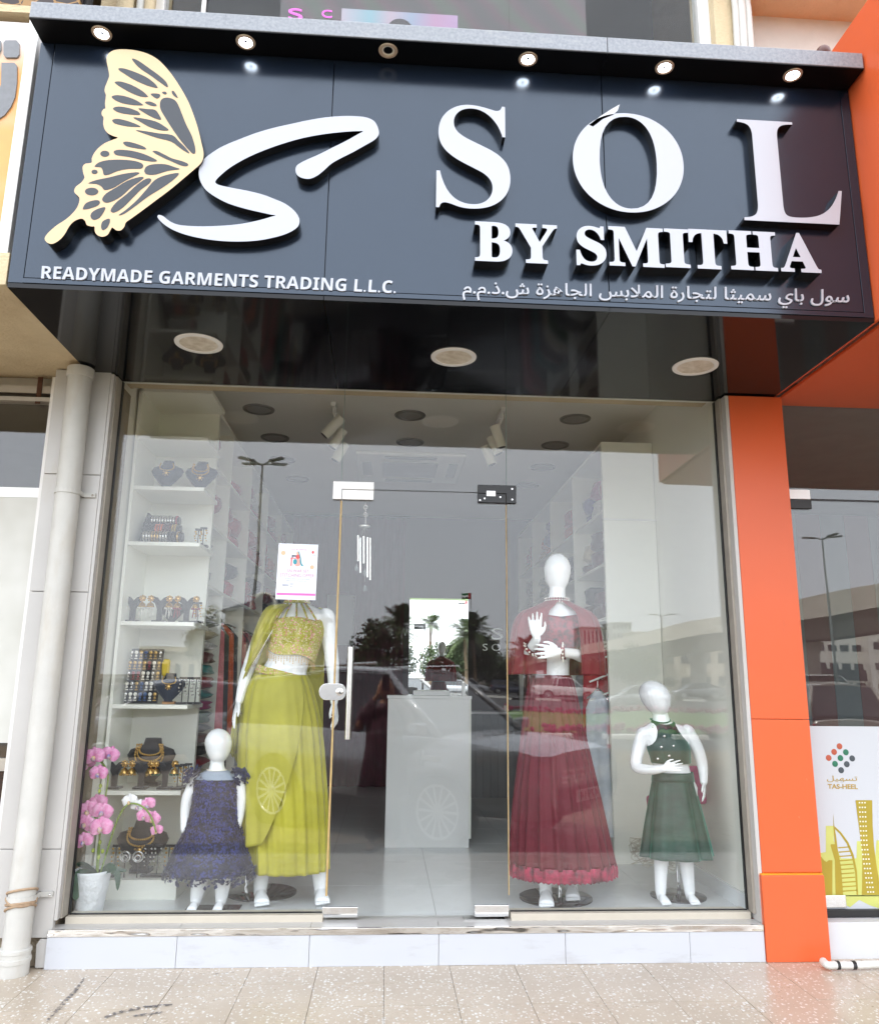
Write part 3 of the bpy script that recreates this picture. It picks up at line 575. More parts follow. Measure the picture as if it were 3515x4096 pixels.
MB().prism([(a.x, -.0055, a.z), (b.x, -.0055, a.z), (b.x, -.0055, b.z), (dx1+.003, -.0055, b.z), (dx1+.003, -.0055, zg+.001), (a.x, -.0055, zg+.001)], (0, -.012, 0)).build('pivot_patch', M['black'], GF, bevel=.0015)
MB().box(a.x, dx1, -.0175, -.0055, b.z, zg-.002).build('pivot_fitting', M['black'], DR, bevel=.0015)
MB().box(.515, .565, -.022, -.0176, zg-.018, zg+.014).build('pivot_pin', M['steel'], DR, bevel=.003)
for x, z in ((.655, a.z-.02), (.655, b.z+.02), (.505, zg-.03), (.59, zg-.02), (.48, b.z+.012)): MB().lathe([(.0045, -.018), (.0045, -.0195)], (x, 0, z), 10, 'Y').build('screw', M['steel'], DR)
a, b = pY(1290, 3628, -.01), pY(1430, 3678, -.01); MB().box(a.x, b.x, -.02, -.0055, .177, pY(1360, 3628, -.01).z).build('bottom_patch', M['chrome'], DR, bevel=.002)
a, b = pY(1898, 3620, -.01), pY(2034, 3668, -.01); MB().box(a.x, b.x, -.02, -.0055, .177, pY(1960, 3620, -.01).z).build('bottom_patch', M['chrome'], DR, bevel=.002)
MB().box(.40, .60, -.035, .035, .164, .169).build('floor_plate', M['steel'], DR)
# header above the glass inside
bpart('header', M['white_board'], (-1.5, 1.83, .012, .03, 2.862, 3.22)); pass
# ================================================================== SIGN LETTERING
M['letter'] = mat('white_acrylic_face', S(176, 179, 187), .25, var=.015, scale=5, coat=.3)
M['return'] = mat('polished_letter_return', (.42, .41, .40, 1), .12, 1, var=.2, scale=20)
M['dark_return'] = mat('black_letter_return', (.010, .010, .011, 1), .2, spec=.4)
M['cream'] = mat('cream_gold_face', S(206, 184, 136), .2, col2=S(206, 172, 134), scale=2.2, coat=.3)
def text_solid(s, offset=0.0, res=4, spacing=1.0):
    c = bpy.data.curves.new('t', 'FONT'); c.body = s; c.fill_mode = 'BOTH'; c.extrude = .5; c.offset = offset; c.resolution_u = res; c.space_character = spacing
    o = bpy.data.objects.new('t', c); COL.objects.link(o); bpy.context.view_layer.update()
    me = bpy.data.meshes.new_from_object(o.evaluated_get(bpy.context.evaluated_depsgraph_get()))
    COL.objects.unlink(o); bpy.data.objects.remove(o); bpy.data.curves.remove(c)
    bm = bmesh.new(); bm.from_mesh(me); bmesh.ops.remove_doubles(bm, verts=bm.verts, dist=1e-5); bpy.data.meshes.remove(me); return bm
def islands(bm):
    seen = set(); out = []
    for f in bm.faces:
        if f.index in seen: continue
        st = [f]; comp = []; seen.add(f.index)
        while st:
            g = st.pop(); comp.append(g)
            for e in g.edges:
                for h in e.link_faces:
                    if h.index not in seen: seen.add(h.index); st.append(h)
        out.append(comp)
    return out
def lettering(s, box, yf, yb, parent, mats, name='letter', offset=0.0, res=4, split=True, tilt=(0, 0), spacing=1.0, to=None):
    """set a text into the world rectangle box = (x0, x1, z0, z1); yf front, yb back"""
    bm = text_solid(s, offset, res, spacing); bm.faces.ensure_lookup_table(); bm.faces.index_update()
    xs = [v.co.x for v in bm.verts]; ys = [v.co.y for v in bm.verts]; x0, x1, y0, y1 = min(xs), max(xs), min(ys), max(ys)
    def mp(co):
        u = (co.x-x0)/(x1-x0); v = (co.y-y0)/(y1-y0); d = yf if co.z > 0 else yb
        if to: return to(u, v, d)
        return Vector((box[0]+(box[1]-box[0])*u+tilt[0]*v, d, box[2]+(box[3]-box[2])*v+tilt[1]*u))
    comps = islands(bm) if split else [list(bm.faces)]
    comps.sort(key=lambda c: min(v.co.x for f in c for v in f.verts)); out = []
    for comp in comps:
        mb = MB(); idx = {}
        for f in comp:
            ids = []
            for v in f.verts:
                if v.index not in idx: idx[v.index] = len(mb.v); mb.v.append(mp(v.co))
                ids.append(idx[v.index])
            zs = [v.co.z for v in f.verts]; mb.f.append(ids); mb.m.append(0 if min(zs) > 0 else (1 if len(mats) > 1 else 0))
        out.append(mb.build(name, mats, parent))
    bm.free(); return out
LF, LB = SYF-.048, SYF-.0005               # letter face and back
def bx(x0, x1, y0, y1, Y=LF):
    a = pY(x0, (y0+y1)/2, Y); b = pY(x1, (y0+y1)/2, Y); c = pY((x0+x1)/2, y0, Y); d = pY((x0+x1)/2, y1, Y); return (a.x, b.x, d.z, c.z)
LM = [M['letter'], M['dark_return']]
mb_ = lambda s: ''.join(chr(0x1D400+ord(c)-65) if c.isalpha() else c for c in s)
for ch, b in (('S', (1746, 2040, 419, 834)), ('O', (2291, 2733, 452, 848)), ('L', (2962, 3358, 487, 888))): lettering(mb_(ch), bx(*b), LF, LB, SG, LM, res=8, offset=-.004)
def z3(x, y): return (1800+x*.928, 850+y*.928)
for ch, (x0, x1, y0, y1) in zip('BYSMITHA', ((107, 268, 40, 210), (282, 462, 50, 218), (543, 672, 57, 228), (684, 920, 63, 232), (925, 1032, 70, 236), (1030, 1196, 73, 242), (1206, 1406, 80, 248), (1420, 1592, 87, 256))):
    (a, c), (d, e) = z3(x0, y0), z3(x1, y1); lettering(mb_(ch), bx(a, d, c, e, SYF-.07), SYF-.07, LB, SG, LM, res=6, offset=.018)
# accent blade over the O
MB().loft([[pY(x, y, LF)+Vector((0, dy, 0)) for (x, y), dy in ((a, 0), (b, 0), (b, .012), (a, .012))] for a, b in (((2355, 498), (2372, 505)), ((2400, 464), (2410, 475)), ((2440, 438), (2452, 458)), ((2478, 416), (2470, 440)))]).build('loose_trim', M['return'], SG)
def zS(x, y): return (600+x*.5624, 400+y*.5624)
sw = [(65, 815), (95, 825), (140, 860), (200, 885), (300, 895), (420, 896), (540, 890), (660, 877), (780, 852), (860, 829), (893, 818), (860, 813), (800, 800), (680, 772), (560, 735), (470, 690), (400, 640), (362, 585), (347, 530), (352, 480), (380, 425), (430, 380), (520, 325), (640, 275), (760, 230), (880, 195), (1000, 168), (1120, 142), (1240, 122), (1360, 112), (1460, 112), (1540, 122), (1590, 145), (1615, 180), (1628, 225), (1620, 255), (1590, 285), (1520, 325), (1440, 370), (1360, 410), (1290, 450), (1240, 495), (1190, 535), (1140, 557), (1090, 555), (1050, 535), (1035, 505), (1040, 470), (1070, 445), (1120, 420), (1200, 385), (1300, 335), (1400, 285), (1480, 240), (1515, 220), (1480, 219), (1440, 220), (1340, 228), (1220, 243), (1100, 265), (980, 297), (860, 337), (740, 385), (640, 435), (560, 485), (500, 535), (468, 570), (468, 590), (500, 605), (580, 622), (700, 645), (800, 670), (880, 700), (960, 735), (1020, 780), (1055, 825), (1063, 865), (1050, 900), (1010, 930), (940, 960), (840, 985), (740, 1000), (620, 1005), (500, 1000), (380, 985), (260, 958), (170, 925), (110, 890), (75, 860), (55, 835), (55, 820)]
def slab(pts, Y, d, name, mats, parent):
    o3 = [pY(p.x, p.y, Y) for p in crom([Vector((x, y, 0)) for x, y in pts], 3)]
    n = len(o3); tri = geometry.tessellate_polygon([o3]); mb = MB(); mb.add(o3, tri); back = [p+Vector((0, d, 0)) for p in o3]; mb.c = 1 if len(mats) > 1 else 0
    mb.v += back
    for i in range(n): j = (i+1) % n; mb.f.append([i, j, n+j, n+i]); mb.m.append(mb.c)
    return mb.build(name, mats, parent)
slab([zS(*p) for p in sw], LF, LF*0+.047, 'swoosh_letter', LM, SG)
def zB(x, y): return (150+x*.4343, 150+y*.4343)
bo = [(640, 170), (670, 130), (730, 108), (820, 106), (920, 118), (1020, 148), (1110, 200), (1190, 280), (1260, 370), (1330, 480), (1390, 590), (1430, 690), (1465, 790), (1490, 880), (1510, 970), (1528, 1050), (1525, 1110), (1500, 1160), (1440, 1215), (1340, 1300), (1220, 1400), (1100, 1490), (980, 1580), (870, 1660), (815, 1700), (800, 1740), (770, 1772), (730, 1775), (700, 1755), (685, 1748), (670, 1775), (645, 1815), (600, 1833), (555, 1820), (528, 1785), (525, 1740), (500, 1738), (455, 1725), (440, 1690), (415, 1668), (380, 1670), (330, 1695), (290, 1740), (250, 1810), (200, 1865), (140, 1898), (95, 1890), (68, 1860), (75, 1825), (120, 1775), (180, 1725), (250, 1680), (310, 1630), (360, 1570), (383, 1515), (383, 1470), (345, 1430), (338, 1405), (355, 1370), (400, 1335), (432, 1290), (420, 1240), (415, 1190), (440, 1160), (497, 1150), (500, 1110), (520, 1065), (560, 1015), (620, 970), (690, 940), (740, 920), (700, 905), (650, 880), (618, 840), (605, 790), (608, 735), (592, 710), (592, 680), (610, 655), (625, 650), (622, 600), (630, 530), (618, 490), (622, 455), (640, 410), (655, 370), (660, 340), (648, 270), (638, 220)]
bf = slab([zB(*p) for p in bo], SYF-.062, .061, 'butterfly_wing', [M['cream'], M['dark_return']], SG)
def ell(cx, cy, rx_, ry_): return [(cx+rx_*math.cos(k*.7854), cy+ry_*math.sin(k*.7854)) for k in range(8)]
cells = [[(872, 190), (930, 210), (1030, 280), (1120, 345), (1180, 400), (1200, 440), (1190, 452), (1130, 410), (1040, 345), (950, 285), (890, 225)],
 [(747, 280), (800, 282), (900, 315), (1000, 360), (1075, 415), (1103, 450), (1095, 460), (1000, 435), (880, 380), (800, 330), (755, 300)],
 [(712, 405), (770, 402), (870, 435), (960, 485), (1010, 530), (1010, 543), (950, 540), (860, 505), (770, 455), (725, 425)],
 [(682, 540), (730, 527), (810, 538), (900, 570), (965, 610), (965, 620), (880, 618), (780, 600), (710, 570)],
 [(697, 645), (750, 632), (840, 645), (920, 675), (945, 700), (930, 710), (850, 705), (760, 690), (710, 668)],
 [(690, 755), (740, 745), (830, 765), (910, 795), (947, 815), (930, 820), (830, 815), (740, 797), (700, 780)],
 [(1042, 515), (1100, 512), (1130, 525), (1120, 550), (1095, 557), (1065, 540)], [(1147, 500), (1175, 494), (1190, 508), (1180, 520), (1160, 515)],
 [(1237, 490), (1255, 490), (1280, 525), (1292, 552), (1265, 540), (1240, 512)], [(990, 592), (1030, 585), (1080, 603), (1097, 625), (1060, 627), (1010, 610)],
 [(928, 650), (1010, 655), (1080, 662), (1115, 700), (1138, 752), (1080, 740), (1000, 700)], [(882, 733), (970, 742), (1090, 770), (1170, 815), (1207, 850), (1130, 850), (1030, 820), (950, 775)],
 [(905, 850), (1000, 860), (1120, 880), (1240, 895), (1300, 950), (1370, 1020), (1397, 1065), (1320, 1020), (1230, 955), (1100, 920), (980, 880)],
 [(1128, 600), (1150, 560), (1200, 550), (1260, 570), (1295, 615), (1330, 700), (1370, 800), (1420, 900), (1450, 1000), (1453, 1055), (1435, 1067), (1400, 1040), (1330, 960), (1250, 850), (1180, 740), (1135, 660)],
 [(788, 965), (830, 955), (920, 978), (985, 1005), (995, 1027), (900, 1015), (820, 997)], ell(620, 1067, 42, 28),
 [(703, 1045), (750, 1030), (870, 1040), (980, 1070), (1070, 1110), (1100, 1132), (1060, 1140), (960, 1125), (850, 1098), (740, 1082), (710, 1068)],
 [(1060, 1048), (1100, 1042), (1170, 1075), (1240, 1110), (1330, 1135), (1385, 1160), (1375, 1182), (1320, 1175), (1240, 1140), (1150, 1100)],
 [(525, 1185), (570, 1145), (660, 1125), (780, 1122), (900, 1135), (965, 1160), (970, 1190), (945, 1205), (840, 1207), (740, 1225), (660, 1258), (612, 1262), (600, 1220), (580, 1192)],
 [(985, 1215), (1010, 1180), (1080, 1163), (1180, 1165), (1260, 1190), (1308, 1210), (1200, 1225), (1090, 1258), (1020, 1260), (990, 1245)], ell(525, 1234, 28, 20),
 [(468, 1340), (540, 1310), (660, 1285), (780, 1255), (900, 1238), (938, 1245), (900, 1270), (800, 1320), (700, 1380), (620, 1402), (590, 1370), (540, 1345)], ell(498, 1415, 62, 35),
 [(595, 1490), (630, 1435), (720, 1380), (830, 1315), (940, 1282), (978, 1288), (930, 1330), (860, 1380), (770, 1460), (690, 1505), (630, 1518)],
 [(673, 1590), (720, 1520), (820, 1440), (920, 1350), (1000, 1298), (1045, 1300), (1030, 1340), (950, 1400), (870, 1480), (790, 1560), (710, 1608)],
 [(748, 1632), (820, 1580), (920, 1490), (1000, 1400), (1080, 1310), (1180, 1265), (1300, 1245), (1260, 1300), (1150, 1380), (1020, 1460), (900, 1550), (800, 1620)],
 [(418, 1570), (450, 1520), (530, 1495), (572, 1505), (560, 1540), (490, 1570), (430, 1580)], [(487, 1640), (510, 1600), (570, 1570), (624, 1562), (600, 1620), (560, 1665), (510, 1675)], [(585, 1740), (600, 1690), (660, 1665), (665, 1700), (640, 1750), (600, 1772)]]
M['wing_cell'] = mat('grey_wing_inlay', S(76, 84, 94, .38), .35, var=.1, scale=30)
for c in cells: slab([zB(*p) for p in c], SYF-.0632, .001, 'wing_cell', [M['wing_cell']], bf)
def corner_map(tl, tr, bl, br, Yf):
    def to(u, v, d):
        x = (tl[0]*(1-u)+tr[0]*u)*v+(bl[0]*(1-u)+br[0]*u)*(1-v); y = (tl[1]*(1-u)+tr[1]*u)*v+(bl[1]*(1-u)+br[1]*u)*(1-v); p = pY(x, y, Yf); p.y = d; return p
    return to
SL = SYF-.007
lettering(''.join(chr(0x1D5D4+ord(c)-65) if c.isalpha() else c for c in 'READYMADE GARMENTS TRADING L.L.C.'), None, SL, LB, SG, [M['letter']], offset=.0, res=3, spacing=1.0, to=corner_map((168, 1062), (1586, 1122), (164, 1113), (1582, 1172), SL))
AR = {'ا': (0xFE8D, 1), 'ب': (0xFE8F, 2), 'ة': (0xFE93, 1), 'ت': (0xFE95, 2), 'ث': (0xFE99, 2), 'ج': (0xFE9D, 2), 'ذ': (0xFEAB, 1), 'ر': (0xFEAD, 1), 'ز': (0xFEAF, 1), 'س': (0xFEB1, 2), 'ش': (0xFEB5, 2), 'ل': (0xFEDD, 2), 'م': (0xFEE1, 2), 'ه': (0xFEE9, 2), 'و': (0xFEED, 1), 'ي': (0xFEF1, 2)}
def arabic(s):
    out = []; i = 0; prev = False
    while i < len(s):
        ch = s[i]
        if ch not in AR: out.append(ch); prev = False; i += 1; continue
        if ch == 'ل' and i+1 < len(s) and s[i+1] == 'ا': out.append(chr(0xFEFC if prev else 0xFEFB)); prev = False; i += 2; continue
        base, k = AR[ch]; nxt = i+1 < len(s) and s[i+1] in AR and k == 2
        out.append(chr(base+((3 if prev else 2) if nxt else (1 if prev else 0)))); prev = nxt; i += 1
    return ''.join(reversed(out))
lettering(arabic('سول باي سميثا لتجارة الملابس الجاهزة ش.ذ.م.م'), None, SL, LB, SG, [M['letter']], offset=.008, res=4, to=corner_map((1851, 1122), (3398, 1158), (1849, 1200), (3396, 1238), SL))
# right shop film words
gt = mat('print_gold_text', S(176, 146, 60), .5)
lettering('TAS-HEEL', None, -.0078, -.0066, RW, [gt], name='printed_letter', offset=.02, res=3, to=corner_map(z6(566, 1018), z6(732, 1020), z6(567, 1045), z6(733, 1047), -.007))
lettering(arabic('تسهيل'), None, -.0078, -.0066, RW, [gt], name='printed_letter', offset=.0, res=3, to=corner_map(z6(562, 972), z6(730, 974), z6(562, 1008), z6(730, 1010), -.007))
# LED letters
lp = mat('pink_led', (.05, 0, .03, 1), .5, emit=(.9, .1, .75, 1), estr=.3)
lettering('S', None, .193, .1985, scr, [lp], res=6, to=corner_map((1153, 30), (1210, 33), (1153, 74), (1210, 77), .193))
lettering('C', None, .193, .1985, scr, [lp], res=6, to=corner_map((1287, 36), (1328, 38), (1287, 66), (1328, 68), .193))
# ---- downlights
def downlight(c, r, lab, lit, group, tilt=0):
    t = thing('downlight', lab, 'downlight', c, group)
    MB().lathe([(r*.66, .0), (r*.72, -.005), (r*.97, -.004), (r, .0)], c, 28, cap=False).build('trim_ring', mat('beige_trim_ring', S(206, 190, 172), .4), t, auto=50)
    if lit: MB().lathe([(.0005, .002), (r*.45, -.001), (r*.66, .001)], c, 24, cap=False).build('lens', mat('lit_led_lens', (.9, .9, 1, 1), .3, emit=(.92, .95, 1, 1), estr=5), t, smooth=True)
    else:
        MB().lathe([(r*.36, .005), (r*.5, .0), (r*.66, .0)], c, 24, cap=False).build('reflector', M['white_board'], t, smooth=True)
        MB().lathe([(.0005, .001), (r*.36, .001)], c, 20, cap=False).build('lens', mat('yellow_led_chip', S(200, 190, 90), .4), t)
DLN = ['first', 'second', 'third', 'fourth', 'fifth', 'sixth']
for i, (x, y) in enumerate(((408, 133), (983, 168), (1552, 206), (2112, 232), (2657, 268), (3172, 295))):
    c = pZ(x, y, SZT-.0015); downlight(Vector((c.x, -1.112, SZT-.0018)), .043, ('unlit' if i == 2 else 'glowing')+' recessed spotlight under the sign coping, %s from the left' % DLN[i], i != 2, 'spotlights under the coping')
for i, (x, y) in enumerate(((795, 1373), (1814, 1427), (2780, 1465))):
    c = pZ(x, y, SZB); t = thing('round_downlight', 'large round white unlit downlight in the black soffit, '+['left', 'middle', 'right'][i]+' of three', 'downlight', (c.x, c.y, SZB), 'soffit downlights')
    MB().lathe([(.088, -.0015), (.09, -.006), (.112, -.005), (.114, -.0005)], (c.x, c.y, SZB), 36, cap=False).build('trim_ring', M['white_gloss'], t, auto=50)
    MB().lathe([(.0005, -.003), (.089, -.003)], (c.x, c.y, SZB), 32, cap=False).build('diffuser', mat('dusty_diffuser', S(222, 216, 204), .6, col2=S(186, 176, 156), scale=26), t)
# ================================================================== SHOP INTERIOR
FZ, CZ, XLW, XRW, YB = .163, 3.22, -1.52, 1.862, 5.07
wl = mat('white_wall_paint', S(232, 231, 222), .6, var=.04, scale=2)
struct(MB().box(XLW-.05, XLW, .01, YB, FZ-.01, CZ).build('interior_wall_left', wl))
struct(MB().box(XRW, XRW+.045, .01, YB, FZ-.01, CZ).build('interior_wall_right', wl))
struct(MB().box(XLW-.05, XRW+.05, YB, YB+.08, FZ-.01, CZ).build('interior_wall_back', mat('dark_back_wall', S(52, 26, 34), .55, var=.1)))
struct(MB().box(XLW-.05, XRW+.05, .032, YB+.08, CZ, CZ+.06).build('interior_ceiling', mat('ceiling_paint', S(226, 222, 212), .7, var=.03, scale=1.5)))
fl = struct(MB().box(XLW, XRW, .06, YB, FZ-.03, FZ-.002).build('interior_floor', mat('floor_grout', S(140, 140, 138), .8), None, loc=(0, 0, FZ-.03)))
M['floor_tile'] = mat('glossy_floor_tile', S(222, 225, 226), .12, var=.05, scale=3)
ft = MB().box(-.2988, .2988, -.2988, .2988, -.012, 0).mesh('floor_tile'); ft.materials.append(M['floor_tile'])
for i in range(-3, 3):
    for j in range(9):
        xc = .2735+.3+i*.6; yc = .3475+.013+j*.6-.0
        x0, x1 = max(xc-.2988, XLW+.002), min(xc+.2988, XRW-.002)
        if x1-x0 < .05 or yc-.3 > YB: continue
        if x1-x0 > .59: link('floor_tile', ft, None, fl, (xc, yc, .03))
        else: MB().box(x0, x1, yc-.2988, yc+.2988, FZ-.012, FZ).build('floor_tile', M['floor_tile'], fl)
# skirting on the right
MB().box(1.845, 1.861, .07, 1.19, FZ, FZ+.08).build('skirting', M['floor_tile'], fl)
# ---- left display bay
WB = M['white_board']
BY0, BY1, BXL, BXR = .40, .775, -1.505, -1.085
DB = thing('display_shelves', 'white display shelves full of jewellery stands inside the left window', 'shelves', (-1.3, .6, FZ))
MB().box(BXL, BXL+.018, BY0, BY1, FZ, 2.98).build('side_panel', WB, DB, bevel=.001)
MB().box(BXL, pY(850, 1565, BY0).x, BY0, BY1, 2.955, 2.98).build('top_panel', WB, DB, bevel=.001)
XL2 = pY(868, 1812, BY1).x
MB().box(BXL, XL2, BY1, BY1+.018, FZ, 2.98).build('back_panel', WB, DB)
SHZ = [pY(600, y, BY0).z for y in (1742, 1943, 2166, 2486, 2819, 3165)]
for z in SHZ: MB().box(BXL+.018, BXR, BY0+.004, BY1, z-.022, z).build('shelf', WB, DB, bevel=.001)
PLZ = pY(570, 3521, BY0-.02).z
MB().box(BXL+.018, BXR+.02, BY0-.02, BY1, FZ, PLZ).build('plinth_box', WB, DB, bevel=.001)
# ---- long shelving, left and right
def pxs(l, X): return [pX(x, y, X).y for x, y in l]
def long_unit(name, lab, x0, x1, y0, y1, parts, shelves, top=2.98, low=1.62):
    t = thing(name, lab, 'shelving', ((x0+x1)/2, (y0+y1)/2, FZ)); fx = x1 if abs(x0) > abs(x1) else x0
    MB().box(x0, x1, y0, y1, top-.02, top).build('top_panel', WB, t)
    bxk = x0 if fx == x1 else x1-.012
    MB().box(bxk, bxk+.012, y0, y1, FZ, top-.02).build('back_panel', WB, t)
    for k, y in enumerate(parts): MB().box(x0+(.012 if fx == x1 else 0), x1-(0 if fx == x1 else .012), y, y+.018, FZ, top-.021).build('partition', WB, t)
    for z in shelves: MB().box(x0+.013, x1-.013+(.012 if fx == x1 else 0), y0+.018, y1-.002, z-.02, z).build('shelf', WB, t)
    return t
LP = [BY1+.02, 1.25, 2.05, 2.95, 3.9, 4.88]
LU = long_unit('wall_shelving', 'long white wall shelving packed with folded fabrics behind the jewellery display', XLW+.003, XL2, BY1+.02, 4.9, LP, [2.62, 2.24, 1.86])
RXF = 1.49
RP = [1.2, 2.1, 3.0, 3.95, 4.85]
RU = long_unit('wall_shelving', 'tall white shelving unit with plain end panel behind the red dressed mannequin', RXF, 1.856, 1.2, 4.87, RP, [2.50, 2.12, 1.74])
sz = pY(2500, 2083, 1.2).z
MB().box(RXF-.002, 1.857, 1.178, 1.199, sz+.008, 2.98).build('end_panel', WB, RU, bevel=.001)
MB().box(RXF-.002, 1.857, 1.178, 1.199, FZ, sz-.004).build('end_panel', WB, RU, bevel=.001)
MB().box(RXF-.008, 1.861, 1.172, 1.199, sz-.0035, sz+.0075).build('joint_strip', M['white_gloss'], RU)
# ---- folded fabrics
def lump(c, s, m, seed=0, n=14, mm=8, folds=5, name='fabric_bundle', parent=None):
    mb = MB(); rr = random.Random(seed); ph = rr.uniform(0, 6); rings = []
    for i in range(mm+1):
        t = -math.pi/2+math.pi*i/mm; rg = []
        ct = math.copysign(abs(math.cos(t))**.5, math.cos(t)); stt = math.copysign(abs(math.sin(t))**.7, math.sin(t))
        for k in range(n):
            a = 2*math.pi*k/n; ca = math.copysign(abs(math.cos(a))**.6, math.cos(a)); sa = math.copysign(abs(math.sin(a))**.6, math.sin(a))
            d = 1+.10*math.sin(folds*stt*2.2+ph+ca)+.07*mnoise.noise(Vector((ca*2+seed, sa*2, stt*3)))
            rg.append(Vector(c)+Vector((ca*ct*s[0]*d, sa*ct*s[1]*d, s[2]*stt)))
        rings.append(rg)
    mb.loft(rings); return mb.build(name, m, parent, smooth=True)
FC = {'red': S(176, 30, 48), 'crimson': S(140, 18, 40), 'pink': S(214, 120, 130), 'white lace': S(224, 222, 216), 'dark grey': S(58, 60, 66), 'black': S(26, 26, 30), 'orange': S(214, 96, 50), 'teal': S(24, 130, 128), 'purple': S(74, 52, 138), 'mustard': S(186, 150, 66), 'maroon': S(84, 16, 30), 'cream': S(206, 192, 160), 'silver grey': S(150, 152, 156), 'green': S(46, 96, 56), 'magenta': S(160, 30, 100), 'brown': S(90, 62, 48), 'beige print': S(176, 160, 140)}
FM = {k: mat('fabric_'+k.replace(' ', '_'), v, .8, var=.35, scale=26, sheen=.25, bump=.5, bscale=60) for k, v in FC.items()}
FM['white lace'] = mat('fabric_lace', S(228, 226, 222), .8, col2=S(150, 148, 146), scale=90, sheen=.2)
FM['beige print'] = mat('fabric_print', S(206, 196, 170), .8, col2=S(96, 112, 100), scale=70, sheen=.2)
cnt = {}
ORD = ['first', 'second', 'third', 'fourth', 'fifth', 'sixth', 'seventh', 'eighth', 'ninth', 'tenth', 'eleventh', 'twelfth', 'thirteenth', 'fourteenth', 'fifteenth', 'sixteenth', 'seventeenth', 'eighteenth', 'nineteenth', 'twentieth']
def ordn(n): return ORD[n] if n < 20 else 'number %d' % (n+1)
SHN = ['top', 'second', 'third', 'fourth', 'lowest']
def fill(side, xc, hx_, bays, zs, seed, cols):
    rr = random.Random(seed)
    for si, (z, hh) in enumerate(zs):
        for bi, (y0, y1) in enumerate(bays):
            y = y0+.03; q = 0
            while y < y1-.12:
                ly = min(rr.uniform(.11, .19), (y1-y)/2-.01); c = rr.choice(cols[si % len(cols)]); zz = z; nst = rr.choice((2, 2, 3, 3))
                for k in range(nst):
                    hk = rr.uniform(.05, .085) if nst > 1 else rr.uniform(.06, .10)
                    if zz+2*hk > z+hh-.03: break
                    cc = c if k == 0 else rr.choice(cols[si % len(cols)])
                    key = (side, si, bi, cc); m_ = cnt.get(key, 0); cnt[key] = m_+1
                    o = lump((xc+rr.uniform(-.015, .015), y+ly, zz+hk+.001), (hx_*rr.uniform(.85, 1), ly*.96, hk), FM[cc], seed*1000+int(y*100)+k*7+si)
                    tag(o, '%s folded %s fabric in bay %s of the %s wall shelving, %s shelf' % (ordn(m_), cc, ORD[bi], side, SHN[si]), 'fabric', 'folded fabrics on the %s shelving' % side); zz += 2*hk
                y += 2*ly+rr.uniform(.01, .04); q += 1
xc_l = (XLW+XL2)/2+.03; hxl = (XL2-XLW)/2-.05
lb = [(LP[i]+.02, LP[i+1]) for i in range(len(LP)-1)]; rb = [(RP[i]+.02, RP[i+1]) for i in range(len(RP)-1)]
fill('left', xc_l, hxl, lb, [(2.62, .33), (2.24, .36), (1.86, .36)], 5, [['red', 'crimson', 'white lace', 'red'], ['red', 'crimson', 'red', 'orange', 'dark grey'], ['red', 'crimson', 'crimson', 'dark grey']])
fill('right', 1.68, .14, rb, [(2.50, .43), (2.12, .36), (1.74, .36)], 8, [['purple', 'mustard', 'orange', 'white lace', 'red', 'magenta'], ['maroon', 'beige print', 'black', 'cream', 'brown'], ['maroon', 'brown', 'beige print', 'dark grey', 'black']])
# small stack of folded cloths beside the jewellery bay
rr = random.Random(3); z = .55
for k, cname in enumerate(['dark grey', 'magenta', 'green', 'crimson', 'black', 'maroon', 'silver grey', 'green', 'magenta', 'teal', 'crimson', 'teal', 'maroon', 'white lace', 'cream', 'silver grey', 'beige print', 'cream', 'dark grey']):
    h_ = rr.uniform(.028, .042)
    if abs(z-1.86) < .12: break
    o = lump(((XLW+XL2)/2+.05, 1.03, z+h_), (.17, .14, h_), FM[cname], 900+k, folds=2); tag(o, '%s folded %s cloth from the bottom in the narrow stack beside the jewellery shelves' % (ordn(k), cname), 'fabric', 'cloths stacked beside the jewellery shelves'); z += 2*h_+.001
MB().box(XLW+.016, XL2, LP[0]+.02, 1.25, .53, .5485).build('shelf', WB, LU)
# ---- hanging clothes
def garment(c, w_, h_, m, seed, axis='Y', lab='', grp='', flare=1.25, th=.05, sub=None):
    """a garment on a hanger seen from the side of the rail; axis = direction across the shoulders"""
    rr = random.Random(seed); t = thing('hanging_garment', lab, 'garment', (c[0], c[1], c[2]-h_), grp); rows = 16; n = 28; rings = []
    for i in range(rows+1):
        u = i/rows; wd = w_*.5*(.30+.7*min(1, u/.10) if u < .1 else 1+(flare-1)*u); tk = th*(.5+u*.7); rg = []
        for k in range(n):
            a = 2*math.pi*k/n; f = 1+(.05+.28*u)*math.sin(a*6+seed)+.06*math.sin(a*11+seed*2)
            p, q = wd*math.cos(a), tk*math.sin(a)*f
            rg.append(Vector(c)+(Vector((q, p, -h_*u)) if axis == 'Y' else Vector((p, q, -h_*u))))
        rings.append(rg)
    MB().loft(rings, cap=False).build('cloth', m, t, smooth=True)
    hk = Vector(c); dv = Vector((0, 1, 0)) if axis == 'Y' else Vector((1, 0, 0))
    MB().tube([hk+dv*w_*.45-Vector((0, 0, .05)), hk+Vector((0, 0, .02)), hk-dv*w_*.45-Vector((0, 0, .05))], .006, 6).tube([hk+Vector((0, 0, .02)), hk+Vector((0, 0, .07)), hk+Vector((0, 0, .09))+dv*.02, hk+Vector((0, 0, .075))+dv*.035], .003, 6).build('hanger', M['steel'], t)
    return t
xr = XL2-.08
MB().cyl((xr-.1, 1.27, 1.80), (xr-.1, 4.88, 1.80), .012, n=10).build('clothes_rail', M['steel'], LU)
hc = ['pink', 'dark grey', 'orange', 'dark grey', 'silver grey', 'red', 'maroon', 'red', 'crimson', 'green', 'teal', 'black', 'maroon', 'red', 'dark grey', 'brown', 'mustard', 'magenta', 'silver grey', 'crimson']
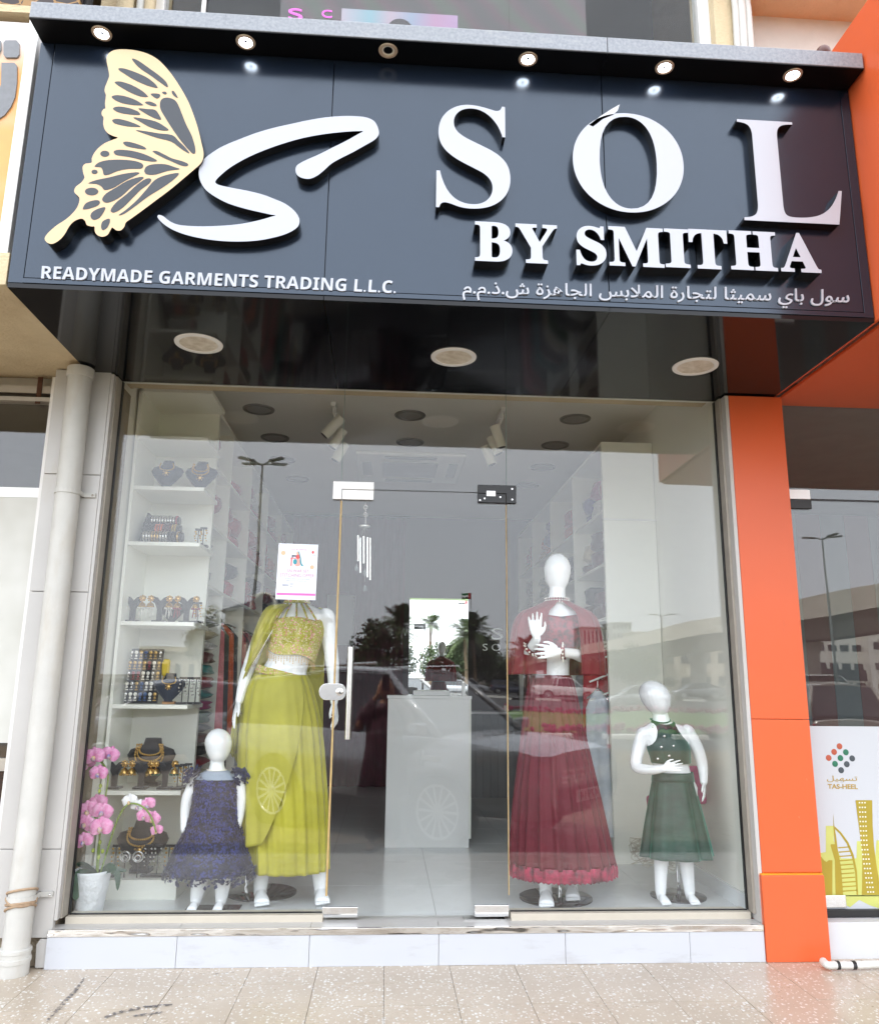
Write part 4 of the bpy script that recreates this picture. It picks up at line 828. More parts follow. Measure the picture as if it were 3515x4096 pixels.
for k, cn in enumerate(hc):
    garment((xr-.1, 1.42+k*.17, 1.72), .34, .95+.12*math.sin(k*2.1), FM[cn], k, 'X', '%s garment from the window on the left rail, %s cloth' % (ordn(k), cn), 'clothes on the left rail', th=.055)
MB().cyl((RXF+.12, 1.22, 1.58), (RXF+.12, 4.85, 1.58), .012, n=10).build('clothes_rail', M['steel'], RU)
hc2 = ['red', 'silver grey', 'white lace', 'black', 'green', 'cream', 'maroon', 'teal', 'dark grey', 'red', 'pink', 'brown']
for k, cn in enumerate(hc2):
    t = garment((RXF+.035, 1.32+k*.22, 1.52), .34, 1.0+.15*math.sin(k*1.7), FM[cn], 40+k, 'X', '%s garment from the window on the right rail, %s cloth' % (ordn(k), cn), 'clothes on the right rail', th=.06)
    if k == 0:
        for z in (1.42, 1.30, 1.18): MB().tube([(1.37+q*.03, 1.32-.075-.006*math.sin(q*2), z+.012*q) for q in range(6)], .007, 6).build('lace_band', M['white_gloss'], t)
garment((1.43, 1.26, 1.24), .17, .92, mat('blue_white_robe', S(176, 186, 198), .7, col2=S(210, 214, 216), scale=9, sheen=.2), 77, 'X', 'pale blue and white robe hanging beside the right shelving end panel', None, th=.05, flare=1.1)
# ---- counter and back of shop
CT = thing('counter', 'plain white box counter in the middle of the shop', 'counter', (.31, 1.95, FZ))
MB().box(.016, .602, 1.705, 2.2, FZ, 1.170).build('front_body', M['white_gloss'], CT, bevel=.002)
MB().box(.010, .62, 1.700, 2.25, 1.171, 1.193).build('top', M['white_gloss'], CT, bevel=.002)
MB().box(.6025, .616, 1.702, 2.2, FZ+.06, 1.170).build('side_board', M['white_board'], CT)
it = thing('document_tray', 'small white tray with papers on the counter top', 'tray', (.34, 1.95, 1.194))
MB().box(.20, .47, 1.85, 2.05, 1.194, 1.225).build('tray', M['white_gloss'], it, bevel=.003); MB().box(.22, .45, 1.87, 2.03, 1.226, 1.231).build('papers', M['white_board'], it)
o = MB().box(.55, .575, 1.73, 1.75, 1.194, 1.29).build('card_stand', M['white_gloss']); tag(o, 'small upright white stand at the right end of the counter', 'stand')
DK = thing('reception_desk', 'grey ribbed reception desk at the back of the shop', 'desk', (1.0, 4.4, FZ))
for k in range(11): MB().box(.62+k*.077, .62+k*.077+.072, 4.20, 4.22, FZ, .98).build('rib_panel', mat('grey_ribbed_panel', S(120, 124, 126), .5), DK)
MB().box(.62, 1.46, 4.221, 4.6, FZ, .98).build('body', mat('grey_panel_dark', S(84, 88, 90), .5), DK); MB().box(.60, 1.48, 4.18, 4.62, .981, 1.005).build('top', M['white_gloss'], DK)
MR = thing('wall_mirror', 'tall frameless mirror on the back wall above the counter', 'mirror', (.58, 5.04, .9))
MB().box(.25, .93, 5.03, 5.068, .9, 2.25).build('mirror_glass', mat('mirror_silver', (.93, .94, .93, 1), .01, 1, var=0), MR)
CU = thing('maroon_curtain', 'dark maroon curtain covering the left half of the back wall', 'curtain', (-.65, 4.97, FZ))
rg = []
for z in (FZ+.01, 1.2, 2.4, 3.18): rg.append([Vector((-1.12+k*.0225, 4.97+.03*math.sin(k*.9)+.012*math.sin(k*2.3+z), z)) for k in range(59)])
MB().loft(rg, closed=False).build('cloth', mat('maroon_cloth', S(84, 16, 44), .8, var=.25, scale=8, sheen=.3), CU, smooth=True)
MB().cyl((-1.15, 4.97, 3.19), (.24, 4.97, 3.19), .014).build('curtain_rod', M['black'], CU)
lgo = thing('wall_logo', 'small silver shop logo letters on the dark back wall', 'logo', (1.25, 5.06, 1.7))
lettering('SOL', (1.10, 1.42, 1.66, 1.74), 5.05, 5.067, lgo, [M['silver']], spacing=1.5)
lettering('S', (1.20, 1.34, 1.79, 1.92), 5.05, 5.067, lgo, [M['silver']])
pl = thing('wall_plaque', 'pale framed plaque with scalloped border on the maroon curtain', 'plaque', (-.42, 4.9, 1.9)); a = pY(1345, 2380, 4.9); b = pY(1412, 2582, 4.9)
MB().box(a.x-.1, b.x, 4.89, 4.905, b.z, a.z).build('board', mat('plaque_board', S(150, 150, 150), .4), pl, bevel=.01)
for k in range(14): MB().ball((b.x-.005, 4.888, b.z+(a.z-b.z)*(k+.5)/14), .012, 8, 5).build('scallop', M['silver'], pl)
# ---- ceiling fittings
def cl(x, y): p = pZ(x, y, CZ); return Vector((p.x, p.y, CZ))
ch = ['front left', 'front middle', 'front right', 'second row left', 'second row middle', 'second row right', 'third row left', 'third row right', 'fourth row left', 'fourth row right']
for i, (x, y) in enumerate(((1035, 1636), (1640, 1660), (2300, 1675), (1100, 1750), (1640, 1768), (2220, 1780), (1130, 1838), (2170, 1868), (1190, 1915), (2110, 1940))):
    c = cl(x, y); t = thing('ceiling_downlight', 'unlit grey ringed ceiling light inside the shop, '+ch[i], 'ceiling light', c, 'round lights in the shop ceiling')
    MB().lathe([(.088, -.004), (.092, -.011), (.112, -.008), (.116, -.0005)], c, 28, cap=False).build('trim_ring', mat('dark_trim_ring', S(120, 114, 106), .5), t, auto=50)
    MB().lathe([(.0005, -.004), (.089, -.004)], c, 24, cap=False).build('diffuser', mat('grey_diffuser', S(150, 144, 134), .5), t)
AC = thing('air_conditioner', 'white square ceiling cassette air conditioner in the middle of the shop', 'air conditioner', (.16, 2.85, CZ))
MB().box(-.31, .64, 2.37, 3.32, CZ-.03, CZ-.001).build('panel', M['white_board'], AC, bevel=.012)
MB().box(-.08, .41, 2.6, 3.09, CZ-.036, CZ-.0305).build('grille', mat('grey_grille', S(170, 172, 172), .5, bump=.6, bscale=80), AC)
for bxx in ((-.06, .39, 2.42, 2.50), (-.06, .39, 3.19, 3.27), (-.26, -.18, 2.62, 3.07), (.51, .59, 2.62, 3.07)): MB().box(*bxx, CZ-.034, CZ-.0305).build('air_flap', mat('flap_grey', S(150, 150, 146), .5), AC)
def track(side, p0, heads):
    a = cl(*p0); t = thing('track_lights', 'white ceiling track with three tilted spotlight heads, '+side+' of the door', 'spotlight', a)
    MB().box(a.x-.017, a.x+.017, a.y, a.y+.55, CZ-.03, CZ-.001).build('track', M['white_gloss'], t, bevel=.002)
    for i, (x0, y0, x1, y1) in enumerate(heads):
        Y = a.y+.04+i*.12; p, q = pY(x0, y0, Y), pY(x1, y1, Y); mid = (p+q)/2; mid2 = Vector((a.x, Y, CZ-.03))
        d = (q-p).normalized()
        h = MB().cyl(p, q, .036, n=20).build('spotlight_head', M['white_board'], t, auto=40)
        MB().cyl(q-d*.002, q+d*.001, .031, n=18).build('lens', M['black'], h)
        MB().tube([mid2, Vector((a.x, Y, CZ-.07)), p+(q-p)*.25], .007, 8).build('swivel_arm', M['white_gloss'], h)
track('left', (1333, 1606), ((1365, 1672, 1296, 1742), (1372, 1720, 1328, 1790), (1380, 1775, 1340, 1842)))
track('right', (2013, 1628), ((1978, 1704, 2005, 1790), (1962, 1748, 1995, 1815), (1940, 1785, 1968, 1858)))
# ---- notice on the glass
PT = thing('paper_notice', 'white paper offer notice with a sewing woman taped to the glass above the yellow dress', 'notice', (-.48, -.006, 1.69))
tl, tr, bl_, br_ = (1115, 2173), (1273, 2179), (1101, 2397), (1262, 2401)
q = [pY(*c, -.0068) for c in (tl, tr, br_, bl_)]
MB().prism(q, (0, .0007, 0)).build('sheet', mat('notice_paper', S(232, 236, 246), .6, var=.01), PT)
cm = lambda u0, u1, v0, v1: corner_map(*[(lambda u, v: ((tl[0]*(1-u)+tr[0]*u)*v+(bl_[0]*(1-u)+br_[0]*u)*(1-v), (tl[1]*(1-u)+tr[1]*u)*v+(bl_[1]*(1-u)+br_[1]*u)*(1-v)))(u, v) for u, v in ((u0, v1), (u1, v1), (u0, v0), (u1, v0))], -.0072)
pk_ = mat('print_pink_text', S(196, 130, 160), .6); gy = mat('print_grey_text', S(130, 130, 142), .6)
def pt(s, u0, u1, v0, v1, m): lettering(s, None, -.0075, -.0069, PT, [m], name='printed_words', split=False, res=2, to=cm(u0, u1, v0, v1))
pt('SOL BY SMITHA', .33, .72, .885, .912, pk_); pt(mb_('SALWAR SET').lower() if 0 else 'SALWAR SET', .25, .80, .49, .545, pk_); pt('STITCHING OFFER', .08, .94, .405, .465, pk_)
pt('TAILORED TO PERFECTION AT SOL BY SMITHA', .2, .83, .362, .378, gy); pt('OFFER VALID TILL THIS SUNDAY ONLY', .24, .77, .328, .344, gy); pt('AED', .33, .43, .268, .292, gy); pt('60', .35, .41, .225, .25, gy); pt('STITCHING STARTS FROM', .15, .31, .24, .27, gy)
def prect(u0, u1, v0, v1, m, name, lvl=0):
    f = cm(0, 1, 0, 1); MB().prism([f(u, v, -.0074-lvl*.0003) for u, v in ((u0, v0), (u1, v0), (u1, v1), (u0, v1))], (0, .0003, 0)).build(name, m, PT)
def pdisc(u, v, r, m, name, ry=1.0, lvl=0):
    f = cm(0, 1, 0, 1); MB().prism([f(u+r*math.cos(k*.4488), v+r*.7*ry*math.sin(k*.4488), -.0074-lvl*.0003) for k in range(14)], (0, .0003, 0)).build(name, m, PT)
prect(.025, .99, .075, .118, mat('print_magenta', S(222, 120, 190), .6), 'printed_band'); prect(.15, .88, .148, .152, gy, 'printed_rule')
tan_ = mat('print_tan', S(236, 190, 160), .6); teal_ = mat('print_teal', S(60, 160, 176), .6); coral = mat('print_coral', S(226, 96, 92), .6)
pdisc(.13, .83, .058, mat('print_button', S(240, 196, 160), .6), 'printed_button'); pdisc(.87, .59, .055, MATS['print_button'], 'printed_button')
pdisc(.5, .665, .09, mat('print_peach', S(240, 176, 164), .6), 'printed_figure', 1.1); pdisc(.505, .77, .055, coral, 'printed_figure', 1.1, 1); pdisc(.495, .835, .034, tan_, 'printed_figure', 1.2, 2)
f = cm(0, 1, 0, 1); MB().prism([f(u, v, -.0086) for u, v in ((.49, .87), (.53, .86), (.58, .75), (.60, .66), (.66, .60), (.60, .61), (.56, .66), (.55, .76), (.52, .83))], (0, .0003, 0)).build('printed_veil', teal_, PT)
prect(.33, .36, .60, .735, coral, 'printed_table', 1); prect(.32, .46, .735, .75, coral, 'printed_table', 1); prect(.35, .46, .77, .795, mat('print_dark', S(70, 74, 92), .6), 'printed_machine', 1); prect(.35, .375, .75, .80, MATS['print_dark'], 'printed_machine', 2)
pdisc(.44, .68, .05, teal_, 'printed_cloth', 1.4, 2)
pdisc(.875, .86, .03, coral, 'printed_logo', 1.3); pt('SOL', .85, .96, .80, .82, gy)
# ---- wind chime
WC = thing('wind_chime', 'silver wind chime hanging inside behind the top of the glass door', 'wind chime', pY(1462, 2300, .06))
def wc(x, y): return pY(x, y, .06)
MB().tube([wc(1462, 2003), wc(1462, 2100)], .0012, 6).build('cord', M['silver'], WC)
for y in (2028, 2058): MB().tube([wc(1462, y)+Vector((.011*math.cos(k*.524), 0, .011*math.sin(k*.524))) for k in range(13)], .0018, 6).build('ring', M['silver'], WC)
c = wc(1458, 2105); MB().lathe([(.001, .012), (.030, .004), (.032, -.002), (.028, -.006)], c, 20).build('top_disc', M['silver'], WC, smooth=True)
for k, (x, y0, y1) in enumerate(((1432, 2142, 2245), (1441, 2150, 2290), (1455, 2146, 2255), (1470, 2150, 2310), (1480, 2150, 2320))):
    o = MB().cyl(wc(x, y0)+Vector((0, .01*math.sin(k*2), 0)), wc(x, y1)+Vector((0, .01*math.sin(k*2), 0)), .0052, n=12).build('chime_tube', M['silver'], WC, auto=40)
    MB().tube([c+Vector((.012*math.cos(k*1.3), .012*math.sin(k*1.3), 0)), wc(x, y0)+Vector((0, .01*math.sin(k*2), 0))], .0006, 4).build('thread', M['silver'], o)
MB().tube([wc(1460, 2110), wc(1460, 2330)], .0007, 4).build('cord', M['silver'], WC)
for x, y in ((1427, 2270), (1460, 2290), (1460, 2352)): MB().lathe([(.004, .016), (.004, .010), (.009, .006), (.009, -.014), (.006, -.016)], wc(x, y), 12).build('charm_bottle', M['glass'], WC)
# ================================================================== JEWELLERY
dvel = mat('charcoal_velvet', S(60, 58, 60), .85, var=.2, sheen=.4); bvel = mat('blue_black_velvet', S(34, 42, 58), .85, var=.2, sheen=.4); wood = mat('stand_wood', S(190, 140, 90), .5, var=.3, scale=30)
def ringbeads(mb, pts, r): 
    for p in pts: mb.ball(p, r, 6, 4)
def bust(p, h, lab, vel=None, neck='gold', rows=1, pend=True, pend_long=0):
    """necklace bust: p is the base centre"""
    vel = vel or bvel; t = thing('necklace_bust', lab, 'bust', p); P = Vector(p)
    prof = [(.0, .16, .05), (.05, .13, .06), (.25, .30, .13), (.45, .46, .16), (.62, .52, .15), (.74, .46, .13), (.80, .30, .12), (.85, .20, .11), (1, .17, .10)]
    rings = [[P+Vector((h*w_*math.cos(a), -h*.12+h*(.12*u)+h*d*math.sin(a), h*(.08+.92*u))) for a in [k*2*math.pi/18 for k in range(18)]] for u, w_, d in prof]
    MB().loft(rings).build('form', vel, t, smooth=True)
    MB().box(P.x-.2*h, P.x+.2*h, P.y-.12*h, P.y+.18*h, P.z, P.z+.09*h).build('foot', wood if vel is bvel else vel, t, bevel=.003)
    g = M[neck]; mb = MB()
    for r in range(rows):
        dz = .62-.13*r; pts = []
        for k in range(25):
            a = math.pi*(1.0+k/24); u = .86+(dz-.86)*math.sin(math.pi*k/24)**.8; x = math.cos(a)*(.19+.13*math.sin(math.pi*k/24)+.04*r)
            pts.append(P+Vector((h*x, -h*(.20+.02*r), h*(.08+.92*u))))
        ringbeads(mb, pts, h*.024); mb.tube(pts, h*.012, 5)
    o = MB(); 
    nk = mb.build('necklace', g, t, smooth=True)
    if pend:
        c = P+Vector((0, -h*.235, h*(.08+.92*(.52-.13*(rows-1))))); pm_ = MB().ball(c, h*.065, 10, 6, (1, .4, 1))
        for k in range(7): pm_.ball(c+Vector((h*.09*math.cos(k*.9), 0, h*.09*math.sin(k*.9))), h*.022, 6, 4)
        pm_.build('pendant', g, nk, smooth=True)
    return t
def earring(p, s, lab, tip='pearl', grp='earrings on the display stands', tass=False):
    t = thing('earring', lab, 'earring', p, grp); P = Vector(p)
    mb = MB().ball(P, s*.16, 8, 5, (1, .5, 1))
    for k in range(8): mb.ball(P+Vector((s*.2*math.cos(k*.785), -.002, s*.2*math.sin(k*.785))), s*.075, 6, 4)
    mb.lathe([(.02*s, -.25*s), (.12*s, -.32*s), (.24*s, -.42*s), (.30*s, -.62*s), (.32*s, -.66*s)], P, 14).build('drop', M['gold'], t, smooth=True)
    b = MB()
    for k in range(10): b.ball(P+Vector((.29*s*math.cos(k*.628), .29*s*math.sin(k*.628), -.74*s)), .07*s, 6, 4)
    if tass:
        for k in range(5): b.tube([P+Vector((.15*s*math.cos(k*1.25), .15*s*math.sin(k*1.25), -.75*s)), P+Vector((.25*s*math.cos(k*1.25), .1*s*math.sin(k*1.25), -1.3*s-.05*s*k))], .03*s, 5)
    b.build('bead_fringe', {'pearl': M['pearl'], 'red': mat('red_beads', S(150, 30, 50), .3), 'green': mat('green_beads', S(30, 90, 70), .3), 'gold': M['gold']}[tip], t, smooth=True)
def ystand(p, h, lab):
    t = thing('earring_stand', lab, 'stand', p, 'grey velvet earring stands'); P = Vector(p)
    w_ = h*.34
    pts = [(-.10, .06), (-.10, .5), (-.2, .72), (-w_/h-.08, .86), (-w_/h-.1, .95), (-w_/h, 1.0), (-.12, .93), (0, .80), (.12, .93), (w_/h, 1.0), (w_/h+.1, .95), (w_/h+.08, .86), (.2, .72), (.10, .5), (.10, .06)]
    MB().prism([P+Vector((x*h, 0, z*h)) for x, z in pts], (0, .012, 0)).build('plate', dvel, t)
    MB().box(P.x-.24*h, P.x+.24*h, P.y-.02, P.y+.05, P.z, P.z+.08*h).build('foot', dvel, t, bevel=.002)
    return t
def on(x, y, z, Y): p = pY(x, y, Y); return Vector((p.x, Y, z+.0005))
k_ = mpp(.55)
bust(on(669, 1930, SHZ[1], .53), .185, 'dark blue bust with a thin gold necklace on the upper display shelf, left one')
bust(on(805, 1930, SHZ[1], .55), .19, 'dark blue bust with a chunky gold necklace on the upper display shelf, right one', rows=2)
# bangle rack
BR = thing('bangle_rack', 'black three-bar rack loaded with bangles on the third display shelf', 'rack', on(640, 2160, SHZ[2], .55))
a = on(570, 2160, SHZ[2], .56); MB().prism([a+Vector((0, -.08, 0)), a+Vector((0, .1, 0)), a+Vector((0, .1, .20)), a+Vector((0, .05, .21)), a+Vector((0, -.02, .12))], (.012, 0, 0)).build('end_plate', M['black'], BR)
for k, (dy, z_, xx, cols) in enumerate(((.07, .165, .19, ('silver', 'silver', 'silver', 'red', 'silver')), (.0, .10, .22, ('black', 'orange', 'maroon', 'mustard', 'purple')), (-.06, .045, .25, ('silver', 'gold', 'silver', 'black', 'gold')))):
    b = MB().cyl(a+Vector((.012, dy, z_)), a+Vector((xx, dy, z_)), .028, n=16).build('bar', dvel, BR, auto=40)
    for q in range(int(xx/.017)-1):
        cc = cols[(q//3) % 5]; mm_ = M[cc] if cc in ('silver', 'gold') else FM[cc]
        MB().lathe([(.029, -.005), (.034, -.005), (.035, 0), (.034, .005), (.029, .005)], a+Vector((.03+q*.016, dy, z_)), 16, 'X', cap=False).build('bangle', mm_, BR, smooth=True)
def twigstand(p, h, lab, n=2, m='gold'):
    t = thing('jewellery_tree', lab, 'stand', p, 'small upright jewellery stands'); P = Vector(p)
    MB().box(P.x-.03, P.x+.03, P.y-.02, P.y+.03, P.z, P.z+.012).build('foot', dvel, t, bevel=.002); MB().cyl(P, P+Vector((0, 0, h)), .003, n=6).box(P.x-.02, P.x+.02, P.y-.003, P.y+.003, P.z+h-.012, P.z+h).build('post', dvel, t)
    for s_ in (-1, 1):
        mb = MB()
        for k in range(5): mb.ball(P+Vector((s_*.016+.004*math.sin(k*2), -.005, h-.02-k*h*.13)), .007-.0006*k, 7, 4)
        mb.build('earring', M[m], t, smooth=True)
twigstand(on(792, 2160, SHZ[2], .5), .10, 'gold twig earring stand on the third display shelf, left one'); twigstand(on(812, 2160, SHZ[2], .56), .12, 'gold twig earring stand on the third display shelf, right one')
for i, (x, tip, nm) in enumerate(((528, 'pearl', 'left'), (636, 'pearl', 'middle'), (744, 'red', 'right'))):
    p = on(x, 2470, SHZ[3], .5); ystand(p, .155, 'grey velvet earring stand on the fourth display shelf, %s of three' % nm)
    for sx, sn in ((-1, 'left'), (1, 'right')): earring(p+Vector((sx*.052, -.006, .137)), .075, 'gold bell earring with %s beads at the %s of the %s stand, fourth shelf' % (tip, sn, nm), tip, tass=True)
twigstand(on(790, 2470, SHZ[3], .48), .12, 'slim dark earring stand at the right end of the fourth display shelf')
bust(on(690, 2470, SHZ[3], .64), .15, 'small dark bust with red cord between the earring stands on the fourth shelf', vel=dvel, pend=False)
# earring board
EB = thing('earring_board', 'black board covered with rows of earrings on the fifth display shelf', 'board', on(565, 2806, SHZ[4], .55)); P = EB.location.copy()
MB().obox(P+Vector((0, .02, .155)), (.092, 0, 0), (0, .006, 0), (0, .03, .153)).build('board', M['black'], EB)
rr = random.Random(4)
for r_ in range(5):
    for k in range(7):
        c = P+Vector((-.08+k*.027, -.012+.2*(.28-r_*.058)*.196*.0-.005+(.28-r_*.058-.155)*.19, .285-r_*.058)); mm_ = rr.choice([M['gold'], M['silver'], M['pearl'], M['gold'], FM['crimson'], mat('blue_beads', S(60, 90, 140), .3)])
        mb = MB().ball(c, .011, 8, 5, (1, .5, 1)).ball(c-Vector((0, 0, .02)), .008, 6, 4)
        for q in range(3): mb.ball(c-Vector((-.006+q*.006, 0, .034)), .004, 5, 3)
        mb.build('earring', mm_, EB, smooth=True)
o = lump(P+Vector((.125, -.01, .20)), (.022, .02, .05), mat('yellow_tassel', S(214, 186, 40), .7), 5, name='tassel'); tag(o, 'yellow tassel hanging at the right edge of the earring board', 'tassel')
bt = bust(on(676, 2806, SHZ[4], .52), .17, 'blue bust with gold flower necklace on the fifth display shelf', rows=1)
for i, (x, nm) in enumerate(((726, 'first'), (752, 'second'), (780, 'third'))): twigstand(on(x, 2806, SHZ[4], .48+.03*i), .15, 'slim silver earring stand on the fifth shelf, %s from the blue bust' % nm, m='silver')
for i, (x, tip, nm) in enumerate(((454, 'gold', 'left'), (560, 'gold', 'middle'), (656, 'green', 'right'))):
    p = on(x, 3150, SHZ[5], .47); ystand(p, .15, 'grey velvet earring stand on the sixth display shelf, %s of three' % nm)
    for sx, sn in ((-1, 'left'), (1, 'right')): earring(p+Vector((sx*.051, -.006, .132)), .075, 'gold earring with %s beads at the %s of the %s stand, sixth shelf' % (tip, sn, nm), tip)
bust(on(598, 3150, SHZ[5], .62), .26, 'dark bust layered with heavy gold necklaces on the sixth display shelf', vel=dvel, rows=3)
for i, (x, nm) in enumerate(((708, 'first'), (728, 'second'), (748, 'third'))): twigstand(on(x, 3150, SHZ[5], .46+.04*i), .13, 'slim gold earring stand on the sixth shelf, %s after the bead earrings' % nm)
bust(on(560, 3515, PLZ, .55), .27, 'dark bust with long layered gold necklaces on the bottom plinth', vel=dvel, rows=2)
p = on(480, 3515, PLZ, .44)
for i, (x, nm) in enumerate(((500, 'left'), (552, 'right'))):
    c = pY(x, 3428, .42); t = thing('hoop_earring', 'large silver hoop earring in front of the bottom bust, '+nm, 'earring', c, 'silver hoop earrings')
    MB().tube([c+Vector((.026*math.cos(k*.4488), 0, .026*math.sin(k*.4488))) for k in range(15)], .005, 6).tube([c+Vector((.014*math.cos(k*.4488), -.002, .014*math.sin(k*.4488)-.005)) for k in range(15)], .004, 6).build('hoop', M['silver'], t, smooth=True)
    MB().cyl((c.x, c.y, c.z+.026), (c.x, c.y+.01, PLZ), .003, n=6).build('prop', dvel, t)
for i, (x, nm, m_) in enumerate(((455, 'first', 'gold'), (585, 'second', 'silver'), (625, 'third', 'silver'), (668, 'fourth', 'gold'), (690, 'fifth', 'gold'))): twigstand(on(x, 3515, PLZ, .45), .16, '%s slim earring stand from the left on the bottom plinth' % nm, m=m_)
# ================================================================== ORCHIDS
op = mat('orchid_pink', S(214, 110, 170), .5, col2=S(234, 178, 212), scale=60, sheen=.2); ow = mat('orchid_white', S(238, 238, 240), .5, var=.04); oy = mat('orchid_lip', S(226, 190, 90), .5, col2=S(150, 140, 210), scale=50); gs = mat('orchid_stem', S(120, 146, 60), .5); gl = mat('orchid_leaf', S(34, 74, 52), .35, var=.3, scale=8)
PL = thing('orchid_plant', 'pink and white orchid in a crinkled white pot behind the left glass', 'plant', (pZ(370, 3645, FZ).x, .12, FZ)); pc = PL.location.copy(); k1 = mpp(.12)
pr = pY(378, 3480, .12); ptop = pr.z
def potm():
    m = mat('crinkled_white_pot', S(222, 226, 230), .35, var=.08, scale=10, bump=1, bscale=38, dist=.008); return m
MB().lathe([(.058, 0), (.064, .01), (.090, ptop-FZ-.01), (.093, ptop-FZ), (.084, ptop-FZ), (.082, ptop-FZ-.02)], pc, 32).build('pot', potm(), PL, smooth=True)
MB().lathe([(.001, ptop-FZ-.015), (.082, ptop-FZ-.015)], pc, 20, cap=False).build('soil', mat('dark_soil', (.03, .02, .012, 1), .9, bump=1), PL)
def op_(x, y, Y=.12): return pY(x, y, Y)
def stem(pts): return MB().tube(crom([op_(*p) for p in pts], 6, False), .0045, 8).build('stem', gs, PL, smooth=True)
stem([(385, 3500), (392, 3400), (420, 3200, .14), (432, 3110), (415, 3060), (380, 3030, .10)])
stem([(390, 3500), (398, 3380, .11), (392, 3300, .1), (370, 3250, .09)])
stem([(400, 3500), (430, 3400), (470, 3280), (510, 3220), (560, 3222), (600, 3260), (625, 3330)])
def flower(x, y, Y, sz, m, rot=0):
    c = op_(x, y, Y); f = thing('_', 'x', 'x') if 0 else None
    mb = MB()
    for a, ln, wd in ((90, .9, .42), (205, .85, .40), (335, .85, .40), (165, 1.0, .72), (15, 1.0, .72)):
        a = rad(a+rot); d = Vector((math.cos(a), 0, math.sin(a))); n = Vector((-math.sin(a), 0, math.cos(a))); rows = []
        for i in range(6):
            u = i/5; ww = wd*sz*.5*math.sin(math.pi*min(u*.86+.12, 1))**.7; rows.append([c+d*(ln*sz*.55*u)+n*(ww*s)+Vector((0, -.012*sz/.1*math.sin(u*2.6)+.016*abs(s)*sz/.1*u-(.006 if wd > .5 else 0), 0)) for s in (-1, -.5, 0, .5, 1)])
        mb.loft(rows, closed=False)
    o = mb.build('flower', m, PL, smooth=True); MB().ball(c+Vector((0, -.018, -.008)), sz*.12, 8, 6, (1, 1, 1.2)).build('lip', oy, o, smooth=True)
for x, y, Y, s_, m, r in ((378, 3028, .07, .115, op, 10), (440, 3020, .12, .105, op, -15), (350, 3055, .11, .10, op, 30), (395, 3095, .06, .10, op, 0), (352, 3245, .10, .12, op, 12), (410, 3248, .09, .115, op, -10), (392, 3215, .14, .11, op, 20), (405, 3312, .05, .125, op, 5), (340, 3295, .08, .11, op, -20), (337, 3365, .06, .10, op, 15), (520, 3205, .14, .085, ow, 10), (552, 3225, .15, .085, ow, -20), (592, 3220, .15, .09, op, 25), (578, 3265, .14, .085, op, 0), (610, 3275, .15, .09, op, -15), (628, 3322, .15, .07, op, 10)): flower(x, y, Y, s_*.86, m, r)
for x, y in ((400, 3370), (372, 3403), (410, 3406), (395, 3430), (402, 3145), (398, 3165)): MB().ball(op_(x, y, .09), .0085, 8, 6, (1, 1, 1.3)).build('bud', mat('bud_green', S(160, 178, 70), .5), PL, smooth=True)
for pts, wd in (([(385, 3500), (340, 3470, .08), (305, 3463, .06)], .028), ([(380, 3502), (330, 3500, .06), (310, 3540, .04), (302, 3605, .04)], .036), ([(400, 3500), (435, 3478, .08), (462, 3488, .06)], .026), ([(405, 3500), (450, 3490, .14), (470, 3510, .15), (470, 3565, .15)], .018), ([(410, 3498), (460, 3486, .2), (505, 3490, .22)], .014)):
    c = crom([op_(*p) for p in pts], 6, False); rows = []
    for i, p in enumerate(c):
        u = i/(len(c)-1); ww = wd*math.sin(math.pi*min(u*.9+.08, .999))**.6; tn = (c[min(i+1, len(c)-1)]-c[max(i-1, 0)]).normalized(); sd = tn.cross(Vector((0, 1, 0))).normalized()*.75+Vector((0, .6, 0)); rows.append([p+sd*ww*s+Vector((0, 0, .006*abs(s))) for s in (-1, -.5, 0, .5, 1)])
    MB().loft(rows, closed=False).build('leaf', gl, PL, smooth=True)
# twig vase on the right
c = pZ(2690, 3490, FZ); VS = thing('twig_vase', 'white vase with tangled dry twigs and magenta blooms behind the green dress', 'vase', (c.x, c.y, FZ)); c = VS.location.copy()
MB().lathe([(.05, 0), (.075, .02), (.085, .10), (.07, .14), (.06, .15)], c, 24).build('vase', M['white_board'], VS, smooth=True)
rr = random.Random(9); mb = MB()
for k in range(46):
    a = rr.uniform(0, 6.28); pts = [c+Vector((rr.uniform(-.03, .03), rr.uniform(-.03, .03), .14))]; dx = -.06
    for i in range(5): pts.append(c+Vector((dx+rr.uniform(.02, .21)*math.cos(a+i*.9), rr.uniform(.02, .15)*math.sin(a+i*.9), rr.uniform(.03, .20))))
    mb.tube(crom(pts, 3, False), .0022, 4)
tag(mb.build('dry_twigs', mat('pale_twig', S(196, 190, 172), .7, var=.2), VS), kind='stuff')
for x, y, Y in ((2775, 3095, .6), (2790, 3140, .6), (2610, 3215, .6), (2800, 3185, .55)): lump(pY(x, y, Y), (.035, .03, .045), mat('magenta_bloom', S(186, 60, 120), .6, var=.3, scale=20), int(x), name='bloom', parent=VS)
MB().tube([c+Vector((0, 0, .1)), pY(2700, 3300, .65), pY(2775, 3100, .6)], .003, 5).tube([c+Vector((0, 0, .1)), pY(2660, 3340, .65), pY(2610, 3215, .6)], .003, 5).build('branch', gs, VS)
